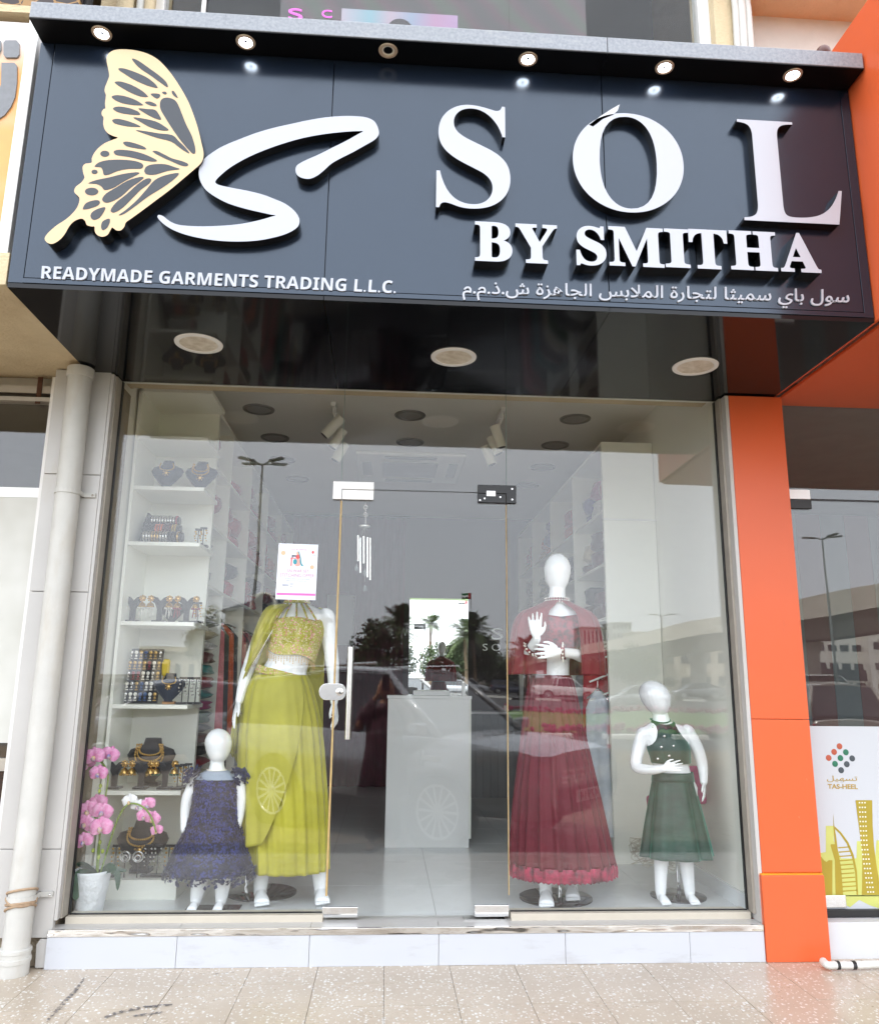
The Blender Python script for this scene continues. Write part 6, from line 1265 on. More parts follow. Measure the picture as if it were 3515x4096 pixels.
for k in range(12):
    x = -9+k*2.3; o = MB().box(x, x+1.25, -22.4, -22.1, STZ-.02, STZ+.14).build('kerb_block', wk, None, bevel=.03); tag(o, 'white painted parking stop on the car park edge, %s from the left' % ordn(k), 'kerb', 'white parking stops')
kbw = MB()
for k in range(-40, 60):
    kbw.c = k % 2; kbw.box(k*2.0, k*2.0+1.98, -60.4, -60, gz(-60)-.1, gz(-60)+.16)
struct(kbw.build('road_kerb', [wk, bkk]))
for k, (x, y, h_) in enumerate(((2440, 3012, .95), (2026, 2935, .9))):
    p = pZ(x, y, STZ); b = thing('bollard', 'red and white striped bollard mirrored in the %s' % ('red skirt' if k == 0 else 'door edge'), 'bollard', (p.x, -p.y, STZ), 'striped bollards'); L_ = b.location.copy()
    for q in range(4): MB().lathe([(.06, h_*q/4), (.06, h_*(q+1)/4-.002)], L_, 16).build('band', mat('red_reflective', S(190, 24, 30), .4) if q % 2 == 0 else wk, b, auto=40)
# ---------------- vehicles
paint = {k: mat('car_paint_'+k, c, .22, metal=.4 if k in ('silver', 'grey') else 0, var=.03, scale=2, coat=.8) for k, c in (('silver', S(156, 158, 163)), ('white', S(228, 228, 226)), ('grey', S(120, 122, 128)), ('navy', S(28, 36, 58)), ('champagne', S(150, 146, 138)))}
rub = mat('tyre_rubber', (.012, .012, .012, 1), .8, var=.3, scale=20); rimm = mat('alloy_rim', S(225, 226, 228), .3, .25); redl = mat('red_lens', S(150, 10, 14), .15, coat=.5); headl = mat('headlamp_lens', (.75, .78, .8, 1), .08, .6); trimb = mat('black_trim', (.015, .015, .016, 1), .45); plate_m = mat('plate_white', S(224, 224, 216), .4)
def lbuild(mb, name, m, car, **k):
    L_ = root_loc(car); mb.v = [v+L_ for v in mb.v]; return mb.build(name, m, car, **k)
def wheel(car, x, y, r, wd, spokes=10):
    sgn = 1 if y > 0 else -1
    t_ = lbuild(MB().lathe([(r*.62, -wd/2), (r*.92, -wd/2), (r, -wd*.3), (r, wd*.3), (r*.92, wd/2), (r*.62, wd/2)], (x, y, r), 28, 'Y'), 'wheel', rub, car, auto=40)
    yo = y+sgn*wd/2
    mb = MB().lathe([(r*.60, -.03), (r*.68, -.01), (r*.69, .006), (r*.64, .008), (r*.60, -.01)], (x, yo, r), 28, 'Y', cap=False)
    for k in range(spokes):
        a = 2*math.pi*k/spokes; d = Vector((math.cos(a), 0, math.sin(a))); n = Vector((-math.sin(a), 0, math.cos(a))); mb.obox(Vector((x, yo-sgn*.008, r))+d*r*.36, d*r*.28, n*r*.035, Vector((0, .010, 0)))
    mb.lathe([(r*.14, -.02), (r*.13, .012)], (x, yo, r), 16, 'Y'); lbuild(mb, 'rim', rimm, t_)
    lbuild(MB().lathe([(r*.60, -.02), (.001, -.021)], (x, yo-sgn*.02, r), 24, 'Y', cap=False), 'rim_well', trimb, t_)
def car(label, cat, loc, ang, pn, top, roof, wid=1.85, wr=.34, axles=(-1.35, 1.35), spokes=10, zb=.28, tail=True, win=None, grp='cars mirrored in the glass', name='parked_car'):
    """top: (x, z) line of bonnet, belt and boot; roof: (x, z, half width) line of the glasshouse roof from rear to front with its belt ends first and last"""
    t = thing(name, label, cat, loc, grp); t.rotation_euler.z = ang; pm_ = paint[pn]; w2 = wid/2; rings = []
    x0, x1 = top[0][0], top[-1][0]
    def pt(x, z, u): 
        e = max(0, min(1, (x-x0)/.5)); f = max(0, min(1, (x1-x)/.7)); k = .80+.20*min(e**.5, 1); k = min(k, .78+.22*f**.5); return k
    N = 34
    for i in range(N+1):
        x = x0+(x1-x0)*i/N
        for j in range(len(top)-1):
            if top[j][0] <= x <= top[j+1][0]: z = top[j][1]+(top[j+1][1]-top[j][1])*(x-top[j][0])/(top[j+1][0]-top[j][0]); break
        k = pt(x, z, 0); zl = zb+(.12 if i in (0, N) else 0); w_ = w2*k
        h = [(0, zl), (w_*.86, zl), (w_*.96, zl+.07), (w_, zl+(z-zl)*.42), (w_*1.0, zl+(z-zl)*.62), (w_*.965, z-.06), (w_*.92, z-.005), (w_*.6, z+.02), (0, z+.03)]
        rings.append([Vector((x, y, q)) for y, q in h]+[Vector((x, -y, q)) for y, q in h[-2:0:-1]])
    lbuild(MB().loft(rings), 'body', pm_, t, smooth=True, auto=35)
    # glasshouse
    rr_ = []
    for x, z, hw in roof:
        zb_ = min(z-.02, [top[j][1]+(top[j+1][1]-top[j][1])*(x-top[j][0])/(top[j+1][0]-top[j][0]) for j in range(len(top)-1) if top[j][0] <= x <= top[j+1][0]][0]-.02)
        rr_.append([Vector((x, y, q)) for y, q in ((w2*.90, zb_), (hw, z), (0, z+.02), (-hw, z), (-w2*.90, zb_))])
    lbuild(MB().loft(rr_), 'windows', M['dark_glass'], t)
    rf = [r for r in roof[1:-1]]
    lbuild(MB().loft([[Vector((x, y, z+q)) for y, q in ((hw+.012, -.02), (hw*.95, .02), (hw*.5, .045), (-hw*.5, .045), (-hw*.95, .02), (-hw-.012, -.02))] for x, z, hw in rf]), 'roof', pm_, t, smooth=True, auto=35)
    for s in (-1, 1):
        ln = [Vector((x, s*(hw if 0 < i < len(roof)-1 else w2*.88), z)) for i, (x, z, hw) in enumerate(roof)]
        mb = MB(); mb.tube(ln[:2], .045, 6); mb.tube(ln[-2:], .04, 6); lbuild(mb, 'pillar', pm_, t, smooth=True)
        for f in (.36, .64):
            x = roof[1][0]+(roof[-2][0]-roof[1][0])*f; lbuild(MB().obox((x, s*(w2*.90+roof[1][2])/2, (top[len(top)//2][1]+roof[1][1])/2), (.04, 0, 0), (0, .012, 0), (0, -s*(w2*.90-roof[1][2])/2, (roof[1][1]-top[len(top)//2][1])/2)), 'door_pillar', trimb, t)
        lbuild(MB().obox((x1-.28, s*w2*.72, top[-1][1]-.10), (.16, s*-.05, 0), (0, .12, 0), (0, 0, .07)), 'headlight', headl, t, bevel=.02)
        lbuild(MB().obox((x0+.10, s*w2*.74, top[0][1]-.14), (.10, 0, 0), (0, .10, 0), (0, 0, .11)), 'tail_light', redl, t, bevel=.02)
        lbuild(MB().obox((roof[-1][0]-.12, s*(w2+.09), top[len(top)//2][1]+.08), (.06, 0, 0), (0, .09, 0), (0, 0, .06)), 'side_mirror', pm_, t, bevel=.02)
        for q, ax in enumerate(axles):
            lbuild(MB().lathe([(wr*1.12, -.03), (wr*1.12, .012)], (ax, s*(w2-.01), wr*.98), 26, 'Y'), 'wheel_arch', trimb, t)
            wheel(t, ax, s*(w2-.09), wr, .24, spokes)
        lbuild(MB().box(-.75, .95, s*w2-.012 if s > 0 else -w2-.006, s*w2+.006 if s > 0 else -w2+.012, .30, .42), 'sill', trimb, t)
    lbuild(MB().box(x1-.06, x1+.012, -w2*.62, w2*.62, .48, .66), 'grille', trimb, t, bevel=.02)
    lbuild(MB().box(x1+.012, x1+.022, -.26, .26, .50, .61), 'number_plate', plate_m, t)
    lbuild(MB().box(x0-.02, x0+.0, -.26, .26, .62, .74), 'number_plate', plate_m, t)
    return t
SED = dict(top=[(-2.3, .88), (-2.0, .98), (-1.2, .98), (.9, .93), (1.4, .88), (2.2, .72), (2.32, .60)], roof=[(-1.85, .98, .6), (-.95, 1.38, .58), (.1, 1.43, .60), (.45, 1.38, .60), (1.15, .93, .62)])
HAT = dict(top=[(-2.2, .95), (-2.0, 1.05), (-1.0, 1.03), (.9, .98), (1.35, .95), (2.1, .80), (2.22, .62)], roof=[(-2.12, 1.06, .62), (-1.75, 1.55, .60), (-.2, 1.62, .62), (.35, 1.56, .60), (1.15, .97, .66)])
SUVD = dict(top=[(-2.38, 1.0), (-2.25, 1.12), (-1.0, 1.13), (.9, 1.10), (1.25, 1.09), (2.1, 1.0), (2.36, .92)], roof=[(-2.30, 1.12, .72), (-2.05, 1.66, .66), (-.6, 1.78, .68), (.25, 1.74, .66), (1.12, 1.10, .74)])
VAN = dict(top=[(-2.6, 1.1), (-2.5, 1.2), (1.2, 1.15), (2.1, 1.0), (2.5, .8)], roof=[(-2.55, 1.2, .8), (-2.45, 2.1, .78), (.6, 2.15, .78), (1.1, 2.05, .74), (2.0, 1.05, .78)])
MPV = dict(top=[(-2.0, .95), (-1.94, 1.06), (-1.0, 1.06), (1.0, 1.02), (1.5, .96), (1.95, .8)], roof=[(-1.97, 1.07, .72), (-1.72, 1.66, .66), (-.6, 1.72, .68), (.5, 1.64, .66), (1.4, .98, .7)])
# the large silver off-roader parked beside the camera
f_, r_ = Vector((.56, -4.22, 0)), Vector((-1.30, -5.78, 0)); hd = (f_-r_).normalized(); ang = math.atan2(hd.y, hd.x); left = Vector((-hd.y, hd.x, 0))
cen = (f_+r_)/2-left*.97
RRV = car('large silver off-roader parked beside the walkway, mirrored in the counter and the red skirt', 'car', (cen.x, cen.y, STZ), ang, 'silver', wid=1.95, wr=.385, axles=(-1.21, 1.21), spokes=14, zb=.36, name='off_roader', **SUVD)
lm = mat('hood_badge_letters', S(225, 225, 225), .3, .3)
L_ = RRV.location.copy()
def hood_to(u, v, d): return L_+Vector((2.27-.10*v+.025, -.60+1.20*u, .955+.02*v+(.006 if d > 0 else 0)))
lettering('RANGE ROVER', None, 1, -1, RRV, [lm], name='badge_letter', spacing=1.35, res=2, to=hood_to)
def pl_to(u, v, d): return L_+Vector((2.36+.024+(.003 if d > 0 else 0), -.20+.40*u, .515+.08*v))
lettering('47914', None, 1, -1, RRV, [trimb], name='plate_digit', res=2, to=pl_to)
for z in (.80, .74, .70): lbuild(MB().box(2.33, 2.375, -.55, .55, z-.008, z+.008), 'grille_bar', M['chrome'], RRV)
lbuild(MB().box(.98, 1.02, .972, .985, .80, .98).box(1.0, 1.22, .968, .982, .86, .92), 'side_vent', M['chrome'], RRV, bevel=.006)
lbuild(MB().tube([(-1.9, .80, 1.80), (.2, .80, 1.84)], .02, 6).tube([(-1.9, -.80, 1.80), (.2, -.80, 1.84)], .02, 6), 'roof_rail', M['chrome'], RRV)
def far_car(lab, px_, py_, Yv, ang_, pn, spec, **k):
    p = rY(px_, py_, Yv); return car(lab, k.pop('cat', 'car'), (p.x, -Yv, gz(-Yv)+.004), ang_, pn, **spec, **k)
far_car('silver hatchback on the far road mirrored right of the counter', 1865, 2780, 75, 0, 'silver', HAT)
far_car('dark navy car mirrored behind the silver hatchback', 2040, 2780, 88, 0, 'navy', HAT)
far_car('silver saloon mirrored beside the child in green', 2545, 2840, 45, math.pi, 'silver', SED)
far_car('grey saloon on the far road mirrored near the right jamb', 2790, 2790, 66, math.pi, 'grey', SED)
far_car('white saloon on the far road mirrored in the jewellery shelf', 880, 2790, 70, math.pi, 'white', SED)
far_car('white saloon mirrored across the yellow skirt', 1130, 2800, 62, 0, 'white', SED)
far_car('dark blue car mirrored at the foot of the earring board', 480, 2805, 58, 0, 'navy', SED)
far_car('white panel van mirrored in the shop on the right', 3290, 2775, 50, 0, 'white', VAN, cat='van', wid=2.0, name='parked_van')
far_car('grey car mirrored in the shop on the right beneath the white van', 3190, 2800, 40, math.pi, 'grey', SED)
p = rY(3440, 2800, 9.5); car('champagne people carrier with tinted rear window mirrored in the right shopfront', 'car', (9.75, -14.0, STZ), -math.pi/2+.12, 'champagne', **MPV)
p = rY(700, 3100, 11.5); car('silver hatchback parked at the left of the car park, mirrored in the lower shelves', 'car', (p.x-.6, -12.2, STZ), 2.5, 'silver', spokes=5, **HAT)
# pickup
p = rY(2285, 2785, 60); PU = car('white pickup truck with open load bed mirrored in the red skirt', 'pickup', (p.x, -60.9-1.2, gz(-62)), 0, 'white', wid=1.85, wr=.38, axles=(-1.5, 1.55), zb=.40, name='pickup_truck',
  top=[(-2.65, 1.05), (-2.55, 1.12), (-.75, 1.12), (.9, 1.08), (1.4, 1.07), (2.3, .98), (2.5, .86)], roof=[(-.80, 1.12, .72), (-.62, 1.68, .66), (.1, 1.74, .66), (.55, 1.68, .64), (1.25, 1.08, .7)])
L_ = PU.location.copy(); lbuild(MB().prism([(-.1, -.93, .8), (.28, -.93, .95), (.3, -.93, .80)], (0, -.004, 0)), 'door_emblem', redl, PU)
# ---------------- lamp posts, flag
def lamp(lab, px_, ytop, Yv, arms):
    b = rY(px_[0], px_[1], Yv); tp = rY(px_[2], ytop, Yv); z0 = gz(-Yv)-.02; t = thing('street_lamp', lab, 'street lamp', (b.x, -Yv, z0), 'street lamps'); tx, tz = b.x, tp.z; st = mat('lamp_post_paint', S(120, 122, 120), .5, .2)
    MB().tube([(tx, -Yv, z0), (tx, -Yv, z0+tz*.3), (tx, -Yv, tz)], [.11, .09, .05], 10).build('post', st, t, smooth=True)
    for sx, sy in arms: a = MB().tube([(tx, -Yv, tz-.1), (tx+sx*.5, -Yv+sy*.5, tz+.05)], .04, 6).build('arm', st, t); MB().obox((tx+sx*.9, -Yv+sy*.9, tz+.08), (sx*.42, sy*.42, .03), (-sy*.16, sx*.16, 0), (0, 0, .05)).build('lantern', st, a, bevel=.02)
lamp('tall four-armed street lamp mirrored left of the paper notice', (1000, 2700, 1018), 1850, 34, ((.8, .5), (.8, -.5), (-.8, .5), (-.8, -.5)))
lamp('tall twin-armed street lamp mirrored in the right neighbour window', (3345, 2720, 3300), 2150, 48, ((1, .3), (-1, -.3), (.3, 1)))
lamp('slim street lamp mirrored behind the child in green', (2660, 2720, 2655), 2470, 70, ((1, 0), (-1, 0)))
p = rY(1890, 2370, 150); FP = thing('flag_pole', 'flag on a pole in red, green, white and black mirrored above the palms', 'flag', (p.x, -150, gz(-150))); st = MATS['lamp_post_paint']
MB().tube([(p.x, -150, gz(-150)), (p.x, -150, p.z)], [.12, .06], 8).build('pole', st, FP)
fw, fh = 1.9, 1.2
for nm, x0, x1, z0, z1, c in (('red_bar', 0, .25, 0, 1, S(200, 20, 30)), ('black_stripe', .25, 1, 0, .333, (.01, .01, .01, 1)), ('white_stripe', .25, 1, .334, .666, S(235, 235, 235)), ('green_stripe', .25, 1, .667, 1, S(0, 110, 50))):
    rows = [[Vector((p.x-x*fw-.05, -150+.12*math.sin(x*7), p.z-fh-.1+z*fh-.15*x)) for z in (z0, z1)] for x in [x0+(x1-x0)*q/6 for q in range(7)]]
    MB().loft(rows, closed=False).build(nm, mat('flag_'+nm, c, .7), FP)
# ---------------- trees
bark = mat('palm_bark', S(112, 92, 70), .9, var=.4, scale=6, bump=1); fr_m = mat('palm_frond', S(88, 104, 58), .7, col2=S(50, 66, 38), scale=1); lf_m = mat('tree_leaves', S(70, 88, 48), .8, col2=S(40, 54, 30), scale=1.2); lf2 = mat('dry_tree_leaves', S(104, 112, 66), .8, col2=S(70, 76, 44), scale=1.2)
def palm(lab, px_, py_, Yv, cr, seed):
    p = rY(px_, py_, Yv); rr = random.Random(seed); g_ = gz(-Yv); t = thing('date_palm', lab, 'palm tree', (p.x, -Yv, g_), 'date palms'); C = Vector((p.x, -Yv, p.z))
    MB().tube([(p.x, -Yv, g_-.05)]+[(p.x+.1*math.sin(k), -Yv, g_+(p.z-g_)*k/6) for k in range(1, 7)], [.38, .3, .27, .25, .25, .27, .32], 10).build('trunk', bark, t, smooth=True)
    mb = MB()
    for k in range(64):
        a = rr.uniform(0, 6.28); el = rr.uniform(-.5, 1.45); d = Vector((math.cos(a)*math.cos(el), math.sin(a)*math.cos(el), math.sin(el))); L = cr*rr.uniform(.8, 1.1); pts = [C+d*L*u+Vector((0, 0, -L*.42*u*u)) for u in [q/9 for q in range(10)]]; s = Vector((-math.sin(a), math.cos(a), 0))
        for q in range(1, 10):
            tg = (pts[q]-pts[q-1]).normalized(); ll = L*.26*math.sin(math.pi*(q/10)**.7)+.05
            for sg in (-1, 1):
                for h in (0, .5):
                    b = pts[q-1]+(pts[q]-pts[q-1])*h; e = b+(s*sg*.85+tg*.7+Vector((0, 0, -.25+rr.uniform(-.15, .15)))).normalized()*ll; n_ = tg*.05*L/2.8
                    mb.add([b-n_, b+n_, e], [(0, 1, 2)])
    mb.build('crown', fr_m, t)
def tree(lab, px_, py_, Yv, rx_, rz_, seed, m=None, nleaf=2600, cat='tree'):
    p = rY(px_, py_, Yv); rr = random.Random(seed); g_ = gz(-Yv); t = thing('leafy_tree', lab, cat, (p.x, -Yv, g_), 'trees across the road'); C = Vector((p.x, -Yv, max(p.z, g_+rz_*.8)))
    tk = MB().tube([(p.x, -Yv, g_-.05), (p.x, -Yv, (g_+C.z)/2), C], [.25, .18, .08], 8)
    for k in range(6): a = k*1.05; tk.tube([(p.x, -Yv, g_+(C.z-g_)*.5), C+Vector((rx_*.6*math.cos(a), rx_*.6*math.sin(a), rz_*.3*math.sin(k*2)))], [.1, .03], 6)
    tk.build('trunk', bark, t, smooth=True); mb = MB(); cl_ = []
    for k in range(26):
        v = Vector((rr.gauss(0, 1), rr.gauss(0, 1), rr.gauss(0, 1))).normalized()*rr.uniform(.35, .95); cl_.append((C+Vector((v.x*rx_, v.y*rx_, v.z*rz_)), rr.uniform(.25, .42)*rx_))
    for k in range(nleaf):
        c, r = rr.choice(cl_); v = Vector((rr.gauss(0, 1), rr.gauss(0, 1), rr.gauss(0, 1))).normalized()*r*rr.uniform(.5, 1.05); a = Vector((rr.gauss(0, 1), rr.gauss(0, 1), rr.gauss(0, 1))).normalized(); b = a.orthogonal().normalized(); s = rx_*.055
        mb.add([c+v-a*s, c+v+b*s*.6, c+v+a*s, c+v-b*s*.6], [(0, 1, 2, 3)])
    mb.build('crown', m or lf_m, t)
palm('date palm mirrored left of the bright mirror', 1600, 2500, 92, 4.3, 1); palm('date palm mirrored right of the bright mirror', 1895, 2525, 96, 4.4, 2); palm('lower date palm mirrored in the red cape', 2110, 2620, 88, 3.8, 3); palm('date palm crown mirrored behind the counter mirror', 1740, 2475, 110, 3.2, 6)
tree('broad dark tree mirrored in the upper half of the door', 1510, 2610, 74, 3.5, 3.4, 4, nleaf=6500); tree('dense tree mirrored behind the right palm', 1850, 2640, 100, 4.6, 3.8, 5, nleaf=6000); tree('low dark tree mirrored beside the door edge', 1990, 2680, 105, 4.0, 2.6, 7)
tree('pale green tree mirrored across the middle display shelves', 820, 2580, 60, 2.6, 2.6, 8, lf2); tree('loose pale tree mirrored in front of the viaduct', 2520, 2665, 84, 3.2, 2.0, 9, lf2); tree('dark shrub mirrored below the broad tree', 1440, 2690, 70, 2.2, 1.0, 10); tree('shrub row bush mirrored right of the red gown', 2330, 2700, 90, 3.2, 1.4, 12, lf2)
# ---------------- buildings across the road
stone = mat('villa_render', S(206, 196, 176), .8, var=.08, scale=1); dk_w = mat('building_window', (.03, .035, .04, 1), .15); wht = mat('white_render', S(220, 218, 208), .8, var=.06, scale=.6); rt = mat('blue_grey_roof_tile', S(96, 106, 118), .6, var=.25, scale=2); conc = mat('viaduct_concrete', S(216, 208, 192), .8, var=.1, scale=.5); tow = mat('tower_render', S(186, 186, 182), .8, var=.06, scale=.1)
def block(name, lab, x0, x1, Yv, z1, m, cols, rows, ww=.55, wh=.5, dep=14, cat='building', zstart=None):
    z0 = gz(-Yv); a = pY(x0, 2740, Yv).x; b = pY(x1, 2740, Yv).x; t = thing(name, lab, cat, ((a+b)/2, -Yv-dep/2, z0)); MB().box(a, b, -Yv-dep, -Yv, z0-.1, z1).build('wall', m, t); zs = zstart or z0
    for i in range(cols):
        for j in range(rows):
            cx = a+(b-a)*(i+.5)/cols; cz = zs+(z1-zs)*(j+.5)/rows; w_ = (b-a)/cols*ww/2; h_ = (z1-zs)/rows*wh/2
            f = MB().box(cx-w_, cx+w_, -Yv+.002, -Yv+.06, cz-h_, cz+h_).build('window', dk_w, t)
    MB().box(a-.3, b+.3, -Yv-dep-.3, -Yv+.35, z1, z1+.5).build('parapet', m, t); return t
def zt(x, y, Yv): return rY(x, y, Yv).z
V = thing('villa', 'two-storey villa with blue-grey tiled hip roof mirrored above the yellow dress', 'house', (rY(1085, 2700, 62).x, -68, gz(-62))); a, b = rY(905, 2440, 62).x, rY(1270, 2440, 62).x; ze, za = zt(1085, 2442, 62), zt(1085, 2366, 64); g_ = gz(-62)
MB().box(a, b, -74, -62, g_-.1, ze).build('wall', stone, V)
e = .5; rfm = MB(); xm0, xm1 = a+(b-a)*.42, a+(b-a)*.58; rfm.add([(a-e, -62+e, ze), (b+e, -62+e, ze), (b+e, -74-e, ze), (a-e, -74-e, ze), (xm0, -68, za), (xm1, -68, za)], [(0, 1, 5, 4), (1, 2, 5), (2, 3, 4, 5), (3, 0, 4), (0, 3, 2, 1)]); rf = rfm.build('roof', rt, V)
tl = MB()
for k in range(16):
    u = k/16; z = ze+(za-ze)*u; y = -62+e-(6+e)*u; xl = a-e+(xm0-a+e)*u; xr_ = b+e-(b+e-xm1)*u; tl.obox(((xl+xr_)/2, y, z+.03), ((xr_-xl)/2, 0, 0), (0, .05, -.02), (0, .01, .035))
tl.build('tile_course', rt, rf)
MB().tube([(rY(1060, 2410, 62).x+1.0*math.cos(q*.314), -61.8, ze+.1+1.2*math.sin(q*.314)) for q in range(11)], .14, 6).build('dormer_arch', wht, rf); MB().prism([(rY(1060, 2410, 62).x+.9*math.cos(q*.314), -61.75, ze+.1+1.1*math.sin(q*.314)) for q in range(11)], (0, -.6, 0)).build('dormer_window', dk_w, rf)
for q in range(5):
    for j in range(2): x = a+(b-a)*(q+.5)/5; z = g_+1.2+j*3.2; w_ = MB().box(x-.5, x+.5, -61.99, -61.93, z, z+1.5).build('window', dk_w, V); MB().box(x-.03, x+.03, -61.93, -61.90, z, z+1.5).box(x-.5, x+.5, -61.93, -61.90, z+.7, z+.76).build('glazing_bar', wht, w_)
block('low_house', 'low flat pale house mirrored in the middle jewellery shelf', 560, 780, 75, zt(650, 2610, 75), stone, 4, 1, .4, .4)
block('office_block', 'ribbed grey office tower mirrored beside the red cape', 2335, 2440, 300, zt(2400, 2520, 300), tow, 7, 1, .35, .9); block('office_block', 'pale taller office tower mirrored left of the end panel', 2450, 2530, 310, zt(2500, 2500, 310), tow, 5, 8, .5, .5); block('office_block', 'wide low sand-coloured block mirrored above the viaduct', 2540, 2680, 260, zt(2600, 2540, 260), stone, 6, 4, .5, .5)
block('warehouse', 'cream building under the viaduct mirrored above the child in green', 2650, 3000, 130, zt(2780, 2590, 130), stone, 5, 2, .6, .4)
AP = block('apartment_block', 'white four-storey apartment block mirrored in the right shopfront', 3200, 3480, 120, zt(3350, 2480, 120), wht, 5, 4, .7, .34)
block('apartment_block', 'second white apartment block at the edge of the right mirror image', 3500, 3800, 118, zt(3600, 2470, 118), wht, 4, 4, .5, .34)
a, b = pY(3200, 2700, 118).x, pY(3480, 2700, 118).x; MB().box(a, b, -118.6, -118.2, gz(-118)+2.3, gz(-118)+4).build('shop_fascia', mat('dark_fascia', (.02, .02, .022, 1), .4), AP)
block('grey_house', 'grey cubic house mirrored right of the right palm', 1940, 2000, 112, zt(1970, 2575, 112), mat('grey_render', S(130, 128, 120), .8), 2, 2, .3, .3)
W_ = MB().box(-90, 40, -116, -115.7, gz(-115)-.1, gz(-115)+2.2).build('boundary_wall', mat('boundary_wall_render', S(150, 146, 140), .8)); tag(W_, 'long grey boundary wall behind the far road', 'wall')
# viaduct
A, Bq = rY(3700, 2395, 58), rY(2180, 2668, 250); zd = 8.6
VD = thing('metro_viaduct', 'pale concrete metro viaduct on round piers mirrored across the right window', 'bridge', (A.x, A.y, gz(A.y)))
A = Vector((A.x, A.y, zd)); Bq = Vector((Bq.x, Bq.y, zd)); dd = (Bq-A).normalized(); A0 = A-dd*120; B0 = Bq+dd*60; nn = Vector((-dd.y, dd.x, 0)); 
if nn.y < 0: nn = -nn
sec = [(0, -.5), (0, 1.3), (.25, 1.3), (.25, .1), (8.35, .1), (8.35, 1.3), (8.6, 1.3), (8.6, -.5), (7, -.9), (5.5, -1.9), (3.1, -1.9), (1.6, -.9)]
MB().loft([[P_+nn*(-s+1)+Vector((0, 0, h-.9)) for s, h in sec] for P_ in (A0, B0)]).build('deck', conc, VD)
Ltot = (B0-A0).length; k = 14
while k < Ltot:
    c = A0+dd*k-nn*3.3; MB().lathe([(.95, -.2), (.95, zd-4.2-gz(c.y)), (1.5, zd-2.9-gz(c.y))], (c.x, c.y, gz(c.y)), 18).build('pier', conc, VD, auto=50); k += 30
k = 0
while k < Ltot: p = A0+dd*k+nn*.8; MB().obox(p+Vector((0, 0, .45)), dd*.06, nn*.05, (0, 0, .45)).build('railing_post', conc, VD); k += 2.6
# ---------------- the person taking the photograph
PS = thing('person', 'person in dark maroon tunic holding up a phone beside the off-roader, mirrored in the door', 'person', (0, -4.42, STZ)); px0, py0 = 0.0, -4.42
b = MB(); G = STZ
for s in (-1, 1):
    limb(b, [(Vector((s*.19, py0, G+1.36)), .05), (Vector((s*.27, py0+.02, G+1.20)), .042), (Vector((s*.21, py0+.09, G+1.33)), .034), (Vector((s*.085, py0+.17, G+1.50)), .024)])
    limb(b, [(Vector((s*.09, py0, G+.85)), .08), (Vector((s*.10, py0+.01, G+.48)), .055), (Vector((s*.11, py0-.02, G+.09)), .038)]); b.ball((s*.12, py0+.05, G+.035), .05, 12, 8, (.85, 2.3, .7))
    hand(b, Vector((s*.085, py0+.17, G+1.50)), Vector((s*.062, py0+.215, G+1.66)), (-s*.4, 1, 0), (s, .2, 0), .9, .35)
b.loft([ring(Vector((0, py0, G+z)), w_, d) for z, w_, d in ((.80, .15, .11), (.92, .17, .12), (1.1, .14, .11), (1.25, .16, .12), (1.36, .19, .10), (1.41, .10, .07), (1.44, .055, .055), (1.50, .05, .05))])
egg(b, Vector((0, py0-.005, G+1.68)), Vector((0, py0+.02, G+1.455)), .072, .092)
b.tube([(0, py0+.09, G+1.585), (0, py0+.108, G+1.555), (0, py0+.09, G+1.548)], [.009, .013, .008], 8)
for s in (-1, 1): b.ball((s*.074, py0, G+1.57), .02, 8, 6, (.35, .8, 1.3))
me = b.mesh('raw'); o = bpy.data.objects.new('raw', me); COL.objects.link(o); r = o.modifiers.new('r', 'REMESH'); r.mode = 'VOXEL'; r.voxel_size = .0055; sm = o.modifiers.new('s', 'SMOOTH'); sm.iterations = 4
bpy.context.view_layer.update(); me2 = bpy.data.meshes.new_from_object(o.evaluated_get(bpy.context.evaluated_depsgraph_get())); bpy.data.objects.remove(o)
me2.transform(Matrix.Translation(-PS.location)); me2.polygons.foreach_set('use_smooth', [True]*len(me2.polygons)); link('body', me2, mat('skin', S(150, 104, 78), .5, var=.1), PS)
for s in (-1, 1): MB().ball((s*.03, py0+.085, G+1.585), .012, 8, 6, (1.2, .5, .7)).build('eye', mat('eye_white', S(220, 215, 205), .2), PS, smooth=True)
MB().ball((0, py0+.088, G+1.515), .02, 10, 6, (1.2, .4, .35)).build('mouth', mat('lips', S(130, 66, 60), .4), PS, smooth=True)
dt = mat('dark_maroon_cloth', S(58, 20, 34), .8, var=.2, scale=6, sheen=.2); bt_ = mat('black_trouser_cloth', S(24, 22, 24), .85)
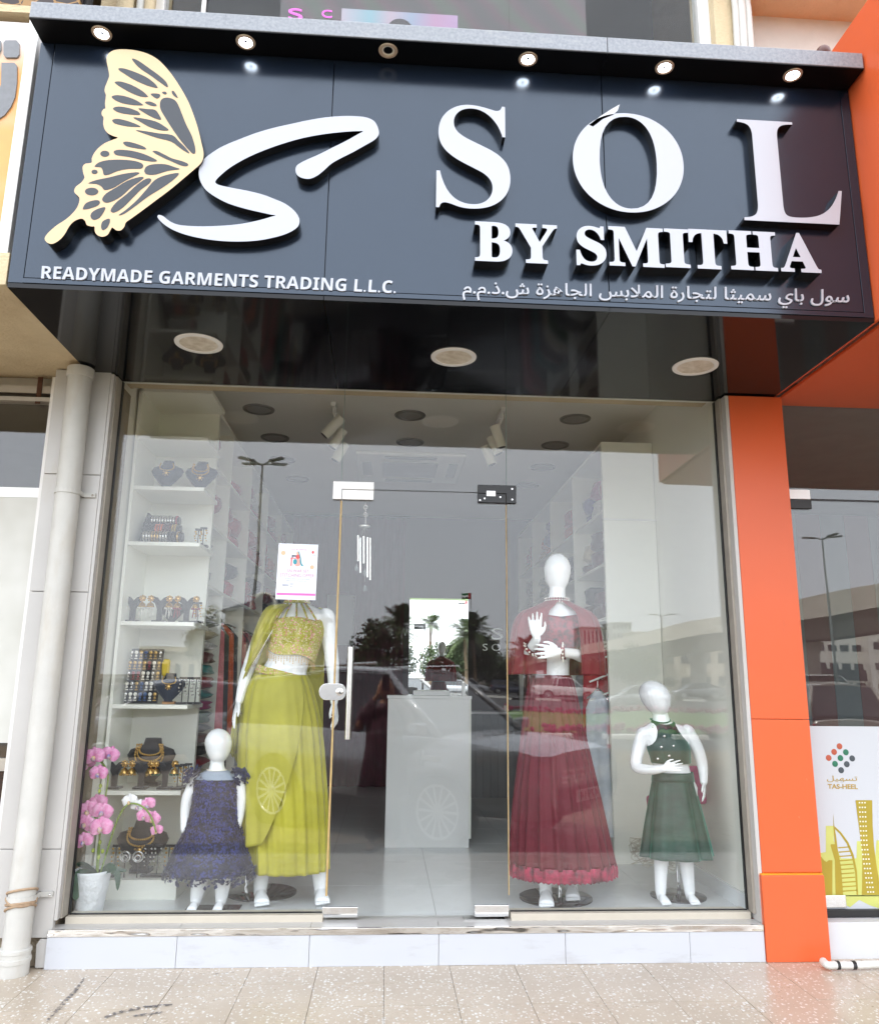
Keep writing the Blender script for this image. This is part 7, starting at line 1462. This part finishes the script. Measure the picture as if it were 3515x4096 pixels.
def ringcloth(rows, n=48, amp=.05): return MB().loft([[Vector((cx+w_*math.cos(a)*(1+amp*i/len(rows)*math.sin(a*7)), cy+d*math.sin(a)*(1+amp*i/len(rows)*math.sin(a*7)), G+z)) for a in [q*2*math.pi/n for q in range(n)]] for i, (cx, cy, z, w_, d) in enumerate(rows)], cap=False)
ringcloth([(0, py0, 1.43, .07, .07), (0, py0, 1.40, .14, .09), (0, py0, 1.36, .215, .115), (0, py0, 1.2, .19, .14), (0, py0, 1.0, .19, .145), (0, py0, .8, .22, .16), (0, py0, .52, .26, .18)]).build('tunic', dt, PS, smooth=True)
for s in (-1, 1):
    ringcloth([(s*.095, py0, .80, .10, .10), (s*.10, py0, .5, .085, .09), (s*.11, py0-.01, .11, .07, .08)], 24, .04).build('trouser_leg', bt_, PS, smooth=True)
    MB().tube([(s*.20, py0, G+1.37), (s*.275, py0+.02, G+1.19), (s*.215, py0+.09, G+1.32), (s*.11, py0+.155, G+1.46)], [.066, .058, .05, .042], 14).build('sleeve', dt, PS, smooth=True)
    MB().box(s*.12-.045, s*.12+.045, py0-.08, py0+.17, G+.0, G+.022).build('sandal', trimb, PS, bevel=.01)
MB().loft([[Vector((.083*w_*math.cos(a), py0-.02+.1*w_*math.sin(a)*1.0-.012, G+z)) for a in [q*2*math.pi/24 for q in range(24)]] for z, w_ in ((1.46, .80), (1.52, .95), (1.60, 1.02), (1.66, .8), (1.69, .45), (1.70, .1))]).build('hair', mat('grey_hair', S(70, 62, 58), .7, var=.4, scale=40), PS, smooth=True)
PH_ = thing('phone', 'dark phone held upright in front of the person, mirrored in the door', 'phone', (0, -4.20, 1.19)); MB().box(-.038, .038, -4.209, -4.201, 1.20, 1.36).build('phone_body', M['black'], PH_, bevel=.004); MB().box(-.033, .033, -4.2105, -4.2092, 1.21, 1.35).build('phone_screen', M['dark_glass'], PH_)
MB().lathe([(.008, -4.2008), (.008, -4.199)], (.02, 0, 1.335), 14, 'Y').build('lens', M['dark_glass'], PH_)
